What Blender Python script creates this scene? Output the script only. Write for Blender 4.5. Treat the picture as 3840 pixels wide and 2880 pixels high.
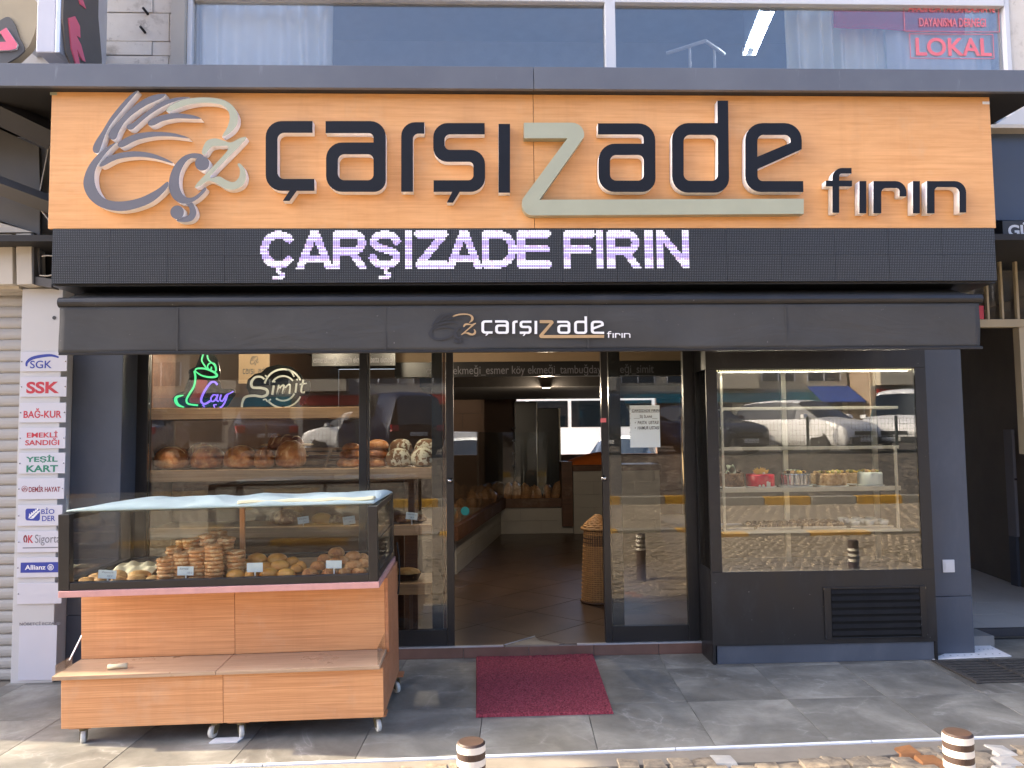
import bpy, bmesh, math, random
import numpy as np
from mathutils import Vector, Matrix
random.seed(7)
SC = bpy.context.scene
COL = SC.collection
for o in list(bpy.data.objects):
    bpy.data.objects.remove(o)

# ------------------------------------------------------------------ camera
FPX, EYE, DIST = 2950.0, 1.52, 5.27           # focal length in photo pixels, eye height, metres to the pillar plane
YAW, PITCH, ROLL = math.atan(.037), math.atan(.066), .0105
_f = Vector((math.sin(YAW)*math.cos(PITCH), math.cos(YAW)*math.cos(PITCH), math.sin(PITCH)))
_r = _f.cross(Vector((0, 0, 1))).normalized(); _u = _r.cross(_f)
CR = math.cos(ROLL)*_r - math.sin(ROLL)*_u
CU = math.sin(ROLL)*_r + math.cos(ROLL)*_u
CPOS = Vector((0, -DIST, EYE))
cam = bpy.data.cameras.new('camera'); cam_o = bpy.data.objects.new('camera', cam); COL.objects.link(cam_o)
M3 = Matrix((CR, CU, -_f)).transposed()
cam_o.matrix_world = Matrix.Translation(CPOS) @ M3.to_4x4()
cam.sensor_fit = 'HORIZONTAL'; cam.sensor_width = 36; cam.lens = FPX/3840*36
cam.clip_start = .05; cam.clip_end = 2000
SC.camera = cam_o

# ------------------------------------------------------------------ sky, sun, exposure
SUN_EL, SUN_BEHIND = math.radians(31), math.radians(8)      # low sun from the left, a little behind the shop fronts
world = bpy.data.worlds.new('World'); SC.world = world; world.use_nodes = True
wn = world.node_tree; wn.nodes.clear()
sky = wn.nodes.new('ShaderNodeTexSky'); sky.sky_type = 'NISHITA'; sky.sun_disc = False
sky.sun_elevation = SUN_EL; sky.sun_rotation = -(math.pi/2 - SUN_BEHIND)
sky.air_density = .55; sky.dust_density = 4.5; sky.ozone_density = 1.5
bg = wn.nodes.new('ShaderNodeBackground'); bg.inputs[1].default_value = .15
wo = wn.nodes.new('ShaderNodeOutputWorld')
wn.links.new(sky.outputs[0], bg.inputs[0]); wn.links.new(bg.outputs[0], wo.inputs[0])
sun = bpy.data.lights.new('sun', 'SUN'); sun.energy = 2.7; sun.angle = math.radians(.6); sun.color = (1, .83, .58)
sun_o = bpy.data.objects.new('sun', sun); COL.objects.link(sun_o)
_sd = Vector((-math.cos(SUN_EL)*math.cos(SUN_BEHIND), math.cos(SUN_EL)*math.sin(SUN_BEHIND), math.sin(SUN_EL)))
sun_o.rotation_euler = (-_sd).to_track_quat('-Z', 'Y').to_euler()
sun_o.location = (-20, 5, 20)
SC.view_settings.view_transform = 'Standard'; SC.view_settings.look = 'None'
SC.view_settings.gamma = 1; SC.view_settings.use_curve_mapping = False
SC.view_settings.exposure = 2.45
SC.render.engine = 'CYCLES'
SC.cycles.use_denoising = True
SC.cycles.max_bounces = 10; SC.cycles.transparent_max_bounces = 24
SC.cycles.diffuse_bounces = 4; SC.cycles.glossy_bounces = 5
SC.cycles.sample_clamp_indirect = 8

# ------------------------------------------------------------------ pixel -> place
def ray(u, v):
    return CR*((u-1920)/FPX) + CU*((1440-v)/FPX) + _f
def PY(u, v, Y):
    d = ray(u, v); return CPOS + d*((Y-CPOS.y)/d.y)
def PZ(u, v, Z=0.0):
    d = ray(u, v); return CPOS + d*((Z-CPOS.z)/d.z)
def crop(x0, y0, s):
    return lambda x, y: (x0+x*s, y0+y*s)
cA = crop(0, 0, .5877); cB = crop(900, 300, .6329); cC = crop(1900, 300, .877); cD = crop(2200, 0, .7414)
cE = crop(0, 1000, .6028); cF = crop(0, 1900, .7233); c1 = crop(500, 1280, .5425); c2 = crop(200, 1780, .5967)
c3 = crop(1450, 1280, .7054); c4 = crop(2200, 1280, .7052); c5 = crop(2600, 1280, .6148); c6 = crop(2600, 2050, .5606)
c7 = crop(1400, 2300, .5877); c8 = crop(3440, 300, .7233); cT = crop(0, 0, .18987); cV = crop(1580, 1140, .37071)

# ------------------------------------------------------------------ materials
def S(r, g, b):
    f = lambda c: ((c/255+.055)/1.055)**2.4 if c > 10 else c/255/12.92
    return (f(r), f(g), f(b), 1)
MATS = {}
def new_mat(name):
    m = bpy.data.materials.new(name); m.use_nodes = True; MATS[name] = m
    n = m.node_tree; b = n.nodes['Principled BSDF']
    return m, n, b
def N(n, t, **kw):
    x = n.nodes.new(t)
    for k, v in kw.items(): setattr(x, k, v)
    return x
def coords(n, scale=(1, 1, 1), rand=False):
    tc = N(n, 'ShaderNodeTexCoord'); mp = N(n, 'ShaderNodeMapping'); mp.inputs['Scale'].default_value = scale
    n.links.new(tc.outputs['Object'], mp.inputs['Vector'])
    if rand:
        oi = N(n, 'ShaderNodeObjectInfo'); mu = N(n, 'ShaderNodeMath', operation='MULTIPLY'); mu.inputs[1].default_value = 57.
        n.links.new(oi.outputs['Random'], mu.inputs[0]); n.links.new(mu.outputs[0], mp.inputs['Location'])
    return mp.outputs[0]
def noise(n, vec, scale, detail=5, rough=.55, dist=0):
    t = N(n, 'ShaderNodeTexNoise'); t.inputs['Scale'].default_value = scale; t.inputs['Detail'].default_value = detail
    t.inputs['Roughness'].default_value = rough; t.inputs['Distortion'].default_value = dist
    n.links.new(vec, t.inputs['Vector']); return t.outputs['Fac']
def ramp(n, fac, stops):
    r = N(n, 'ShaderNodeValToRGB'); e = r.color_ramp.elements
    while len(e) < len(stops): e.new(.5)
    for el, (p, c) in zip(e, stops): el.position = p; el.color = c
    n.links.new(fac, r.inputs[0]); return r.outputs[0]
def bump(n, b, h, strength=.2, dist=.005):
    k = N(n, 'ShaderNodeBump'); k.inputs['Strength'].default_value = strength; k.inputs['Distance'].default_value = dist
    n.links.new(h, k.inputs['Height']); n.links.new(k.outputs[0], b.inputs['Normal'])
def mixc(n, fac, a, b, mode='MIX'):
    m = N(n, 'ShaderNodeMix', data_type='RGBA', blend_type=mode)
    for s, v in ((m.inputs[0], fac), (m.inputs[6], a), (m.inputs[7], b)):
        if hasattr(v, 'is_output'): n.links.new(v, s)
        else: s.default_value = v
    return m.outputs[2]
def plain(name, c, rough=.5, metal=0, var=.12, scale=6, bs=0, bscale=60, spec=.5, rand=False):
    m, n, b = new_mat(name)
    v = coords(n, rand=rand)
    d = tuple(x*(1-var) for x in c[:3])+(1,); l = tuple(min(1, x*(1+var)) for x in c[:3])+(1,)
    n.links.new(ramp(n, noise(n, v, scale), [(.3, d), (.7, l)]), b.inputs['Base Color'])
    b.inputs['Roughness'].default_value = rough; b.inputs['Metallic'].default_value = metal
    b.inputs['Specular IOR Level'].default_value = spec
    if bs: bump(n, b, noise(n, v, bscale), bs)
    return m
def wood(name, dark, light, sc, rough=.45, axis='x', fine=1., var=.5, st=.06, streak=0):
    m, n, b = new_mat(name)
    s = (sc*st, sc, sc) if axis == 'x' else (sc, sc, sc*st)
    v = coords(n, s, rand=True)
    f1 = noise(n, v, 3., 6, .6, .6)
    s2 = (sc*st*.6, sc*3*fine, sc*3*fine) if axis == 'x' else (sc*3*fine, sc*3*fine, sc*st*.6)
    v2 = coords(n, s2, rand=True)
    f2 = noise(n, v2, 4., 3, .5)
    mx = N(n, 'ShaderNodeMath', operation='MULTIPLY_ADD'); mx.inputs[1].default_value = var; 
    n.links.new(f2, mx.inputs[0]); 
    k = N(n, 'ShaderNodeMath', operation='MULTIPLY'); k.inputs[1].default_value = 1-var
    n.links.new(f1, k.inputs[0]); n.links.new(k.outputs[0], mx.inputs[2])
    col = ramp(n, mx.outputs[0], [(.36, dark), (.64, light)])
    # thin dust, runs and handling marks
    d1 = noise(n, coords(n, (5, 5, .35), rand=True), 2.2, 5, .7)
    col = mixc(n, ramp(n, d1, [(.5, (0, 0, 0, 1)), (.85, (.22+streak, .22+streak, .22+streak, 1))]), col, tuple(x*.62 for x in dark[:3])+(1,))
    d2 = noise(n, coords(n, rand=True), 3.5, 6, .7)
    col = mixc(n, ramp(n, d2, [(.55, (0, 0, 0, 1)), (.8, (.25, .25, .25, 1))]), col, S(206, 190, 168))
    n.links.new(col, b.inputs['Base Color'])
    n.links.new(ramp(n, d2, [(.3, (rough*.8,)*3+(1,)), (.75, (min(1, rough*1.5),)*3+(1,))]), b.inputs['Roughness'])
    bump(n, b, f2, .05, .002)
    return m
def emit(name, c, s, base=(.02, .02, .02, 1)):
    m, n, b = new_mat(name)
    b.inputs['Base Color'].default_value = base
    b.inputs['Emission Color'].default_value = c; b.inputs['Emission Strength'].default_value = s
    return m
def glass(name, tint=(1, 1, 1, 1), k=1., c=.0, rough=.0, dirt=.0):
    """clear pane: transparent with a mirror coat that follows the angle of view"""
    m = bpy.data.materials.new(name); m.use_nodes = True; MATS[name] = m; n = m.node_tree; n.nodes.clear()
    out = N(n, 'ShaderNodeOutputMaterial'); mx = N(n, 'ShaderNodeMixShader'); tr = N(n, 'ShaderNodeBsdfTransparent'); gl = N(n, 'ShaderNodeBsdfGlossy')
    tr.inputs[0].default_value = tint; gl.inputs['Roughness'].default_value = rough
    fr = N(n, 'ShaderNodeFresnel'); fr.inputs[0].default_value = 1.45
    ma = N(n, 'ShaderNodeMath', operation='MULTIPLY_ADD'); ma.inputs[1].default_value = k; ma.inputs[2].default_value = c; ma.use_clamp = True
    n.links.new(fr.outputs[0], ma.inputs[0]); n.links.new(ma.outputs[0], mx.inputs[0])
    n.links.new(tr.outputs[0], mx.inputs[1]); n.links.new(gl.outputs[0], mx.inputs[2])
    last = mx.outputs[0]
    if dirt:
        df = N(n, 'ShaderNodeBsdfDiffuse'); df.inputs[0].default_value = (.5, .48, .44, 1)
        m2 = N(n, 'ShaderNodeMixShader'); v = coords(n)
        r = ramp(n, noise(n, v, 2.5, 6, .6), [(.35, (0, 0, 0, 1)), (.8, (dirt, dirt, dirt, 1))])
        n.links.new(r, m2.inputs[0]); n.links.new(last, m2.inputs[1]); n.links.new(df.outputs[0], m2.inputs[2]); last = m2.outputs[0]
    n.links.new(last, out.inputs[0])
    return m

# ------------------------------------------------------------------ objects
ORD = ['first', 'second', 'third', 'fourth', 'fifth', 'sixth', 'seventh', 'eighth', 'ninth', 'tenth', 'eleventh', 'twelfth', 'thirteenth', 'fourteenth', 'fifteenth']
def tag(o, label=None, cat=None, group=None, kind=None):
    if label: o['label'] = label
    if cat: o['category'] = cat
    if group: o['group'] = group
    if kind: o['kind'] = kind
    return o
LOC = {}
def thing(name, label, cat, loc=(0, 0, 0), group=None, rotz=0):
    o = bpy.data.objects.new(name, None); COL.objects.link(o); o.location = loc; o.rotation_euler = (0, 0, rotz)
    o.empty_display_size = .1
    return tag(o, label, cat, group)
def world_loc(p):
    v = Vector((0, 0, 0))
    while p is not None: v += Vector(p.location); p = p.parent
    return v
def link_mesh(name, me, mats, parent=None, local=False, smooth=False, bev=0, loc=None):
    o = bpy.data.objects.new(name, me); COL.objects.link(o)
    if not isinstance(mats, (list, tuple)): mats = [mats]
    if not me.materials:
        for m in mats: me.materials.append(MATS[m])
    if parent is not None: o.parent = parent
    if not local:
        w = world_loc(parent) if parent else Vector((0, 0, 0))
        # origin at the piece itself, so that textures and pivots belong to it
        if loc is None:
            c = Vector((0, 0, 0)); n = len(me.vertices)
            if n:
                a = np.empty(n*3); me.vertices.foreach_get('co', a); a = a.reshape(-1, 3)
                c = Vector(((a[:, 0].min()+a[:, 0].max())/2, (a[:, 1].min()+a[:, 1].max())/2, a[:, 2].min()))
            me.transform(Matrix.Translation(-c)); o.location = c - w
        else:
            o.location = Vector(loc) - w
    elif loc is not None: o.location = loc
    if smooth:
        for p in me.polygons: p.use_smooth = True
    if bev:
        b = o.modifiers.new('bevel', 'BEVEL'); b.width = bev; b.segments = 2; b.limit_method = 'ANGLE'; b.angle_limit = math.radians(40)
    return o
class MB:
    def __init__(s): s.v = []; s.f = []; s.m = []
    def quad(s, pts, mi=0):
        i = len(s.v); s.v += [tuple(p) for p in pts]; s.f.append(tuple(range(i, i+len(pts)))); s.m.append(mi); return s
    def box(s, x0, x1, y0, y1, z0, z1, mi=0):
        if x0 > x1: x0, x1 = x1, x0
        if y0 > y1: y0, y1 = y1, y0
        if z0 > z1: z0, z1 = z1, z0
        return s.hexa([(x0, y0, z0), (x1, y0, z0), (x1, y1, z0), (x0, y1, z0), (x0, y0, z1), (x1, y0, z1), (x1, y1, z1), (x0, y1, z1)], mi)
    def hexa(s, p, mi=0):
        i = len(s.v); s.v += [tuple(q) for q in p]
        for f in ((0, 3, 2, 1), (4, 5, 6, 7), (0, 1, 5, 4), (1, 2, 6, 5), (2, 3, 7, 6), (3, 0, 4, 7)):
            s.f.append(tuple(i+k for k in f)); s.m.append(mi)
        return s
    def prism(s, poly, a0, a1, axis='y', mi=0):
        """poly: 2-D outline, extruded along axis; axis y: (x,z), axis x: (y,z), axis z: (x,y)"""
        i = len(s.v); n = len(poly)
        mk = {'y': lambda p, a: (p[0], a, p[1]), 'x': lambda p, a: (a, p[0], p[1]), 'z': lambda p, a: (p[0], p[1], a)}[axis]
        s.v += [mk(p, a0) for p in poly] + [mk(p, a1) for p in poly]
        s.f.append(tuple(i+k for k in range(n))); s.f.append(tuple(i+n+k for k in reversed(range(n)))); s.m += [mi, mi]
        for k in range(n):
            s.f.append((i+k, i+n+k, i+n+(k+1) % n, i+(k+1) % n)); s.m.append(mi)
        return s
    def tube(s, path, r, n=8, mi=0, closed=False, cap=True):
        path = [Vector(p) for p in path]; L = len(path); i = len(s.v)
        rr = r if isinstance(r, (list, tuple)) else [r]*L
        up = None
        for k, p in enumerate(path):
            if closed: t = path[(k+1) % L]-path[k-1]
            else: t = path[min(k+1, L-1)]-path[max(k-1, 0)]
            t.normalize()
            if up is None: up = Vector((0, 0, 1)) if abs(t.z) < .9 else Vector((0, 1, 0))
            a = t.cross(up)
            if a.length < 1e-4: a = t.cross(Vector((1, 0, 0)))
            a.normalize(); b = a.cross(t); up = b
            for j in range(n):
                q = 2*math.pi*j/n; s.v.append(tuple(p+a*(math.cos(q)*rr[k])+b*(math.sin(q)*rr[k])))
        for k in range(L if closed else L-1):
            k2 = (k+1) % L
            for j in range(n):
                s.f.append((i+k*n+j, i+k*n+(j+1) % n, i+k2*n+(j+1) % n, i+k2*n+j)); s.m.append(mi)
        if cap and not closed:
            s.f.append(tuple(i+j for j in reversed(range(n)))); s.f.append(tuple(i+(L-1)*n+j for j in range(n))); s.m += [mi, mi]
        return s
    def lathe(s, prof, c=(0, 0, 0), n=24, mi=0, wob=None):
        """prof: (radius, z) from bottom to top"""
        i = len(s.v); L = len(prof)
        for k, (r, z) in enumerate(prof):
            for j in range(n):
                q = 2*math.pi*j/n; w = wob(q, k) if wob else 1
                s.v.append((c[0]+r*w*math.cos(q), c[1]+r*w*math.sin(q), c[2]+z))
        for k in range(L-1):
            for j in range(n):
                s.f.append((i+k*n+j, i+k*n+(j+1) % n, i+(k+1)*n+(j+1) % n, i+(k+1)*n+j)); s.m.append(mi)
        s.f.append(tuple(i+j for j in reversed(range(n)))); s.f.append(tuple(i+(L-1)*n+j for j in range(n))); s.m += [mi, mi]
        return s
    def grid(s, fn, nu, nv, mi=0):
        i = len(s.v)
        for a in range(nu+1):
            for b in range(nv+1): s.v.append(tuple(fn(a/nu, b/nv)))
        for a in range(nu):
            for b in range(nv):
                k = i+a*(nv+1)+b; s.f.append((k, k+nv+1, k+nv+2, k+1)); s.m.append(mi)
        return s
    def mesh(s, name='m', merge=False):
        me = bpy.data.meshes.new(name); me.from_pydata(s.v, [], s.f); me.update()
        me.polygons.foreach_set('material_index', s.m)
        bm = bmesh.new(); bm.from_mesh(me)
        if merge: bmesh.ops.remove_doubles(bm, verts=bm.verts, dist=1e-5)
        bmesh.ops.recalc_face_normals(bm, faces=bm.faces); bm.to_mesh(me); bm.free()
        return me
    def build(s, name, mats, parent=None, local=False, smooth=False, bev=0, loc=None, merge=False):
        return link_mesh(name, s.mesh(name, merge), mats, parent, local, smooth, bev, loc)
def box_part(name, mat, parent, x0, x1, y0, y1, z0, z1, bev=0):
    return MB().box(x0, x1, y0, y1, z0, z1).build(name, mat, parent, bev=bev)
def copy_tree(o, parent=None):
    c = o.copy(); COL.objects.link(c); c.parent = parent
    for ch in list(o.children): copy_tree(ch, c)
    return c

# ------------------------------------------------------------------ outlines and lettering
def rounded(pts, seg=7):
    """polygon with an optional third value: the corner radius"""
    out = []; n = len(pts)
    for i, p in enumerate(pts):
        r = p[2] if len(p) > 2 else 0; P = Vector(p[:2])
        if r <= 0: out.append((P.x, P.y)); continue
        a = Vector(pts[i-1][:2])-P; b = Vector(pts[(i+1) % n][:2])-P
        la, lb = a.length, b.length; a.normalize(); b.normalize()
        ang = math.acos(max(-1, min(1, a.dot(b)))); t = min(r/math.tan(ang/2), la*.98, lb*.98); r = t*math.tan(ang/2)
        c = P+(a+b).normalized()*(r/math.sin(ang/2)); s0 = P+a*t-c; s1 = P+b*t-c
        a0 = math.atan2(s0.y, s0.x); d = math.atan2(s1.y, s1.x)-a0
        while d > math.pi: d -= 2*math.pi
        while d < -math.pi: d += 2*math.pi
        for k in range(seg+1):
            q = a0+d*k/seg; out.append((c.x+r*math.cos(q), c.y+r*math.sin(q)))
    return out
def smooth_loop(pts, seg=5, closed=True):
    n = len(pts); out = []
    rng = range(n) if closed else range(n-1)
    for i in rng:
        g = (lambda k: pts[k % n]) if closed else (lambda k: pts[max(0, min(n-1, k))])
        p0, p1, p2, p3 = g(i-1), g(i), g(i+1), g(i+2)
        for k in range(seg):
            t = k/seg
            out.append(tuple(.5*((2*p1[j])+(-p0[j]+p2[j])*t+(2*p0[j]-5*p1[j]+4*p2[j]-p3[j])*t*t+(-p0[j]+3*p1[j]-3*p2[j]+p3[j])*t**3) for j in range(len(p1))))
    if not closed: out.append(tuple(pts[-1]))
    return out
def circle(cx, cy, r, n=24):
    return [(cx+r*math.cos(2*math.pi*k/n), cy+r*math.sin(2*math.pi*k/n)) for k in range(n)]
def outline_mesh(loops, y_front, depth, name='letter'):
    """loops in world (x, z); caps get material 0, sides material 1"""
    cu = bpy.data.curves.new(name, 'CURVE'); cu.dimensions = '2D'; cu.fill_mode = 'BOTH'; cu.extrude = depth/2
    for lp in loops:
        sp = cu.splines.new('POLY'); sp.points.add(len(lp)-1); sp.use_cyclic_u = True
        for q, p in zip(sp.points, lp): q.co = (p[0], p[1], 0, 1)
    ob = bpy.data.objects.new('tmp', cu); COL.objects.link(ob)
    dg = bpy.context.evaluated_depsgraph_get()
    me = bpy.data.meshes.new_from_object(ob.evaluated_get(dg)); bpy.data.objects.remove(ob); bpy.data.curves.remove(cu)
    me.materials.clear()
    n = len(me.vertices); a = np.empty(n*3); me.vertices.foreach_get('co', a); a = a.reshape(-1, 3)
    b = np.stack([a[:, 0], y_front+depth/2-a[:, 2], a[:, 1]], 1); me.vertices.foreach_set('co', b.ravel()); me.update()
    bm = bmesh.new(); bm.from_mesh(me); bmesh.ops.recalc_face_normals(bm, faces=bm.faces); bm.to_mesh(me); bm.free()
    for p in me.polygons: p.material_index = 0 if abs(p.normal.y) > .7 else 1
    return me
def px_loops(loops, fn, Y):
    out = []
    for lp in loops:
        q = []
        for p in lp:
            w = PY(*fn(*p), Y); q.append((w.x, w.z))
        out.append(q)
    return out
_TX = {}
def text_tris(s, bold=0., shear=0., space=1.0):
    key = (s, bold, shear, space)
    if key not in _TX:
        cu = bpy.data.curves.new('t', 'FONT'); cu.body = s; cu.size = 1; cu.offset = bold; cu.shear = shear; cu.space_character = space
        cu.resolution_u = 4
        ob = bpy.data.objects.new('t', cu); COL.objects.link(ob); dg = bpy.context.evaluated_depsgraph_get()
        me = bpy.data.meshes.new_from_object(ob.evaluated_get(dg)); bpy.data.objects.remove(ob); bpy.data.curves.remove(cu)
        me.calc_loop_triangles()
        v = np.empty(len(me.vertices)*3); me.vertices.foreach_get('co', v); v = v.reshape(-1, 3)[:, :2].copy()
        f = [tuple(p.vertices) for p in me.polygons]
        t = [tuple(p.vertices) for p in me.loop_triangles]
        bpy.data.meshes.remove(me); _TX[key] = (v, f, t)
    return _TX[key]
def text_on(s, box, Y, mat, parent, name='lettering', bold=0., shear=0., thick=.0015, space=1.0, bb=None):
    """lettering stretched to a pixel box (u0,v0,u1,v1) on the plane y=Y; bb: characters whose height the box gives"""
    v, f, t = text_tris(s, bold, shear, space)
    if len(v) == 0: return None
    p0 = PY(box[0], box[1], Y); p1 = PY(box[2], box[3], Y)
    x0, x1 = v[:, 0].min(), v[:, 0].max()
    if bb: w = text_tris(bb, bold, shear)[0]; y0, y1 = w[:, 1].min(), w[:, 1].max()
    else: y0, y1 = v[:, 1].min(), v[:, 1].max()
    sx = (p1.x-p0.x)/(x1-x0); sz = (p0.z-p1.z)/(y1-y0); slope = 0
    V = [(p0.x+(a-x0)*sx, Y, p1.z+(b-y0)*sz) for a, b in v]
    me = bpy.data.meshes.new(name); me.from_pydata(V, [], f); me.update()
    bm = bmesh.new(); bm.from_mesh(me); bmesh.ops.recalc_face_normals(bm, faces=bm.faces)
    if bm.faces and sum(q.normal.y for q in bm.faces) > 0: bmesh.ops.reverse_faces(bm, faces=bm.faces)
    bm.to_mesh(me); bm.free()
    o = link_mesh(name, me, mat, parent)
    if thick:
        k = o.modifiers.new('thick', 'SOLIDIFY'); k.thickness = thick; k.offset = 1
    return o

# ================================================================== materials
def setts():
    m, n, b = new_mat('setts')
    v = coords(n)
    vo = N(n, 'ShaderNodeTexVoronoi', feature='DISTANCE_TO_EDGE'); vo.inputs['Scale'].default_value = 6.5; n.links.new(v, vo.inputs['Vector'])
    vc = N(n, 'ShaderNodeTexVoronoi'); vc.inputs['Scale'].default_value = 6.5; n.links.new(v, vc.inputs['Vector'])
    col = mixc(n, ramp(n, vo.outputs['Distance'], [(.02, (1, 1, 1, 1)), (.10, (0, 0, 0, 1))]), ramp(n, vc.outputs['Color'], [(.2, S(70, 64, 56)), (.8, S(112, 102, 88))]), S(44, 40, 36))
    n.links.new(col, b.inputs['Base Color']); b.inputs['Roughness'].default_value = .85
    bump(n, b, vo.outputs['Distance'], .8, .03)
wood('sign_wood', S(214, 154, 92), S(230, 172, 112), 9, .4, st=.14)
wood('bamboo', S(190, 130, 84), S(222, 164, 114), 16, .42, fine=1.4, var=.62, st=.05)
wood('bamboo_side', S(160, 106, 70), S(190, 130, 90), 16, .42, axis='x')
wood('shelf_wood', S(146, 116, 86), S(184, 150, 114), 10, .5)
wood('brown_wood', S(70, 44, 30), S(104, 68, 46), 10, .45)
wood('dowel_wood', S(176, 112, 62), S(206, 146, 92), 14, .5, axis='z')
plain('black_paint', S(30, 30, 32), .38, 0, .10, 3)
plain('frame_black', S(30, 30, 32), .32, 0, .08, 5)
plain('slate', S(74, 80, 91), .45, 0, .07, 2, .05, 25)
plain('slate_dark', S(52, 53, 58), .5, 0, .08, 2)
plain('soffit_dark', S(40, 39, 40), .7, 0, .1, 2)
plain('shutter_grey', S(166, 162, 156), .5, 0, .06, 3); plain('beige', S(190, 182, 168), .55, 0, .07, 3)
plain('grey_panel', S(92, 90, 88), .6, 0, .1, 1.5)
plain('white_wall', S(194, 193, 192), .6, 0, .04, 1.2, .05, 40)
plain('white_plastic', S(212, 212, 213), .35, 0, .02, 3)
plain('plaque_white', S(200, 200, 208), .3, 0, .03, 4)
plain('letter_white', S(240, 238, 238), .45, 0, .05, 6)
plain('letter_navy', S(18, 20, 27), .5, 0, .2, 7, spec=.3)
plain('letter_gold', S(172, 172, 146), .38, .25, .05, 5)
plain('letter_grey', S(102, 101, 107), .45, 0, .06, 5)
plain('ink_blue', S(44, 60, 150), .5, 0, .03); plain('ink_red', S(186, 50, 64), .5, 0, .06); plain('ink_green', S(40, 124, 100), .5, 0, .05)
plain('ink_maroon', S(130, 44, 56), .5, 0, .03); plain('ink_grey', S(120, 120, 128), .5, 0, .05); plain('ink_white', S(230, 230, 232), .5, 0, .02)
plain('ink_dark', S(60, 62, 66), .6, 0, .05); plain('ink_tan', S(176, 146, 106), .6, 0, .06); plain('ink_charcoal', S(44, 45, 50), .7, 0, .05)
plain('ink_pink', S(236, 120, 128), .4, 0, .04); plain('hot_pink', S(236, 108, 132), .4, 0, .05)
plain('steel', S(168, 168, 168), .28, .9, .06, 8); plain('chrome', S(200, 200, 202), .12, 1, .02); plain('alu', S(196, 198, 204), .35, .7, .05, 10)
plain('case_rail', S(176, 172, 160), .35, .5, .05, 10)
plain('edge_white', S(226, 228, 232), .3, 0, .05, 10); plain('zinc', S(104, 94, 66), .5, .3, .2, 30); plain('caster_white', S(196, 194, 186), .5, 0, .1, 30)
plain('curtain_white', S(240, 244, 244), .85, 0, .05, 3); plain('curtain_cream', S(238, 238, 226), .85, 0, .05, 3)
plain('red_cloth', S(206, 46, 78), .8, 0, .08, 4); plain('office_wall', S(150, 166, 184), .8, 0, .05); plain('office_dark', S(128, 144, 166), .8, 0, .08)
plain('cream_tile', S(168, 164, 156), .35, 0, .05, 3, rand=True); plain('brown_tile', S(112, 84, 74), .45, 0, .2, 5, .05, rand=True)
plain('grout', S(130, 128, 124), .85, 0, .1); plain('dark_grout', S(64, 60, 56), .85, 0, .1)
plain('ceiling_dark', S(34, 31, 30), .7, 0, .1); plain('wall_brown', S(92, 66, 48), .6, 0, .12, 2); plain('wall_cream', S(150, 128, 100), .6, 0, .08, 2)
plain('orange_cloth', S(206, 104, 30), .8, 0, .1, 8); plain('paper_white', S(214, 226, 230), .6, 0, .02); plain('price_card', S(206, 220, 224), .5, 0, .02)
plain('ink_pen', S(60, 74, 104), .6, 0, .02)
plain('vent_black', S(30, 30, 32), .8, 0, .2, 20, spec=.15); plain('concrete', S(130, 122, 110), .85, 0, .16, 5, .2, 60); plain('asphalt', S(66, 63, 60), .9, 0, .15, 1.2, .25, 60); setts()
plain('kerb_grey', S(150, 144, 132), .85, 0, .12, 6, .2, 50); plain('kerb_yellow', S(196, 148, 44), .75, 0, .2, 7, .2, 50)
plain('painted_orange', S(152, 104, 64), .7, 0, .2, 14, .2, 70); plain('painted_white', S(180, 175, 166), .7, 0, .12, 14, .2, 70)
plain('tyre', S(26, 26, 27), .8, 0, .1); plain('car_trim', S(22, 22, 24), .5, 0, .1); plain('car_white', S(226, 226, 226), .22, 0, .02)
plain('car_silver', S(150, 154, 160), .25, .5, .03); plain('car_grey', S(70, 76, 88), .22, .4, .03); plain('car_navy', S(22, 30, 50), .18, .1, .03)
plain('car_black', S(16, 17, 20), .16, 0, .03); plain('lamp_red', S(170, 14, 20), .2, 0, .05); plain('lamp_clear', S(200, 206, 210), .1, .4, .03)
plain('car_glass', S(20, 26, 30), .05, 0, .02, spec=.8); plain('plate', S(210, 210, 206), .5, 0, .02)
plain('render_cream', S(186, 176, 156), .85, 0, .06, .8, .1, 20); plain('render_grey', S(150, 150, 146), .85, 0, .06, .8, .1, 20); plain('render_tan', S(160, 140, 118), .85, 0, .06, .8)
plain('far_glass', S(40, 48, 56), .08, 0, .1, spec=.8); plain('blue_awning', S(30, 70, 150), .7, 0, .08); plain('teal_awning', S(20, 120, 140), .7, 0, .08); plain('red_board', S(150, 40, 30), .6, 0, .08)
plain('fence_green', S(70, 78, 76), .5, .3, .08); plain('leaf_dark', S(52, 74, 40), .6, 0, .3, 3); plain('bark', S(84, 70, 56), .9, 0, .2, 10, .4, 40)
plain('bollard_brown', S(62, 45, 37), .55, 0, .25, 18, .15, 60); plain('bollard_white', S(224, 218, 206), .55, 0, .06, 18, .1, 60)
plain('wicker', S(176, 132, 82), .6, 0, .25, 30); plain('wicker_dark', S(86, 60, 42), .6, 0, .2, 30)
plain('hall_grey', S(120, 121, 128), .6, 0, .06, 2); plain('hall_dark', S(104, 97, 90), .75, 0, .15, 2); plain('hall_tile', S(186, 182, 176), .5, 0, .05, 3, rand=True)
plain('hall_beige', S(172, 158, 130), .6, 0, .08, 4); plain('blue_board', S(76, 88, 108), .5, 0, .06, 2)
plain('bag_clear', S(170, 128, 92), .15, 0, .3, 40, .5, 30); plain('bag_bread', S(122, 74, 40), .5, 0, .3, 20); plain('label_teal', S(30, 140, 160), .5, 0, .05)
plain('drain_metal', S(84, 80, 76), .6, .4, .2, 20, .2, 80); plain('black_hole', S(10, 10, 10), .9, 0, .05)
plain('pan_dark', S(40, 38, 38), .4, .6, .1); plain('choc', S(62, 36, 26), .4, 0, .2, 20, .2, 60); plain('cake_red', S(206, 22, 58), .3, 0, .06, 6)
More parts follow.
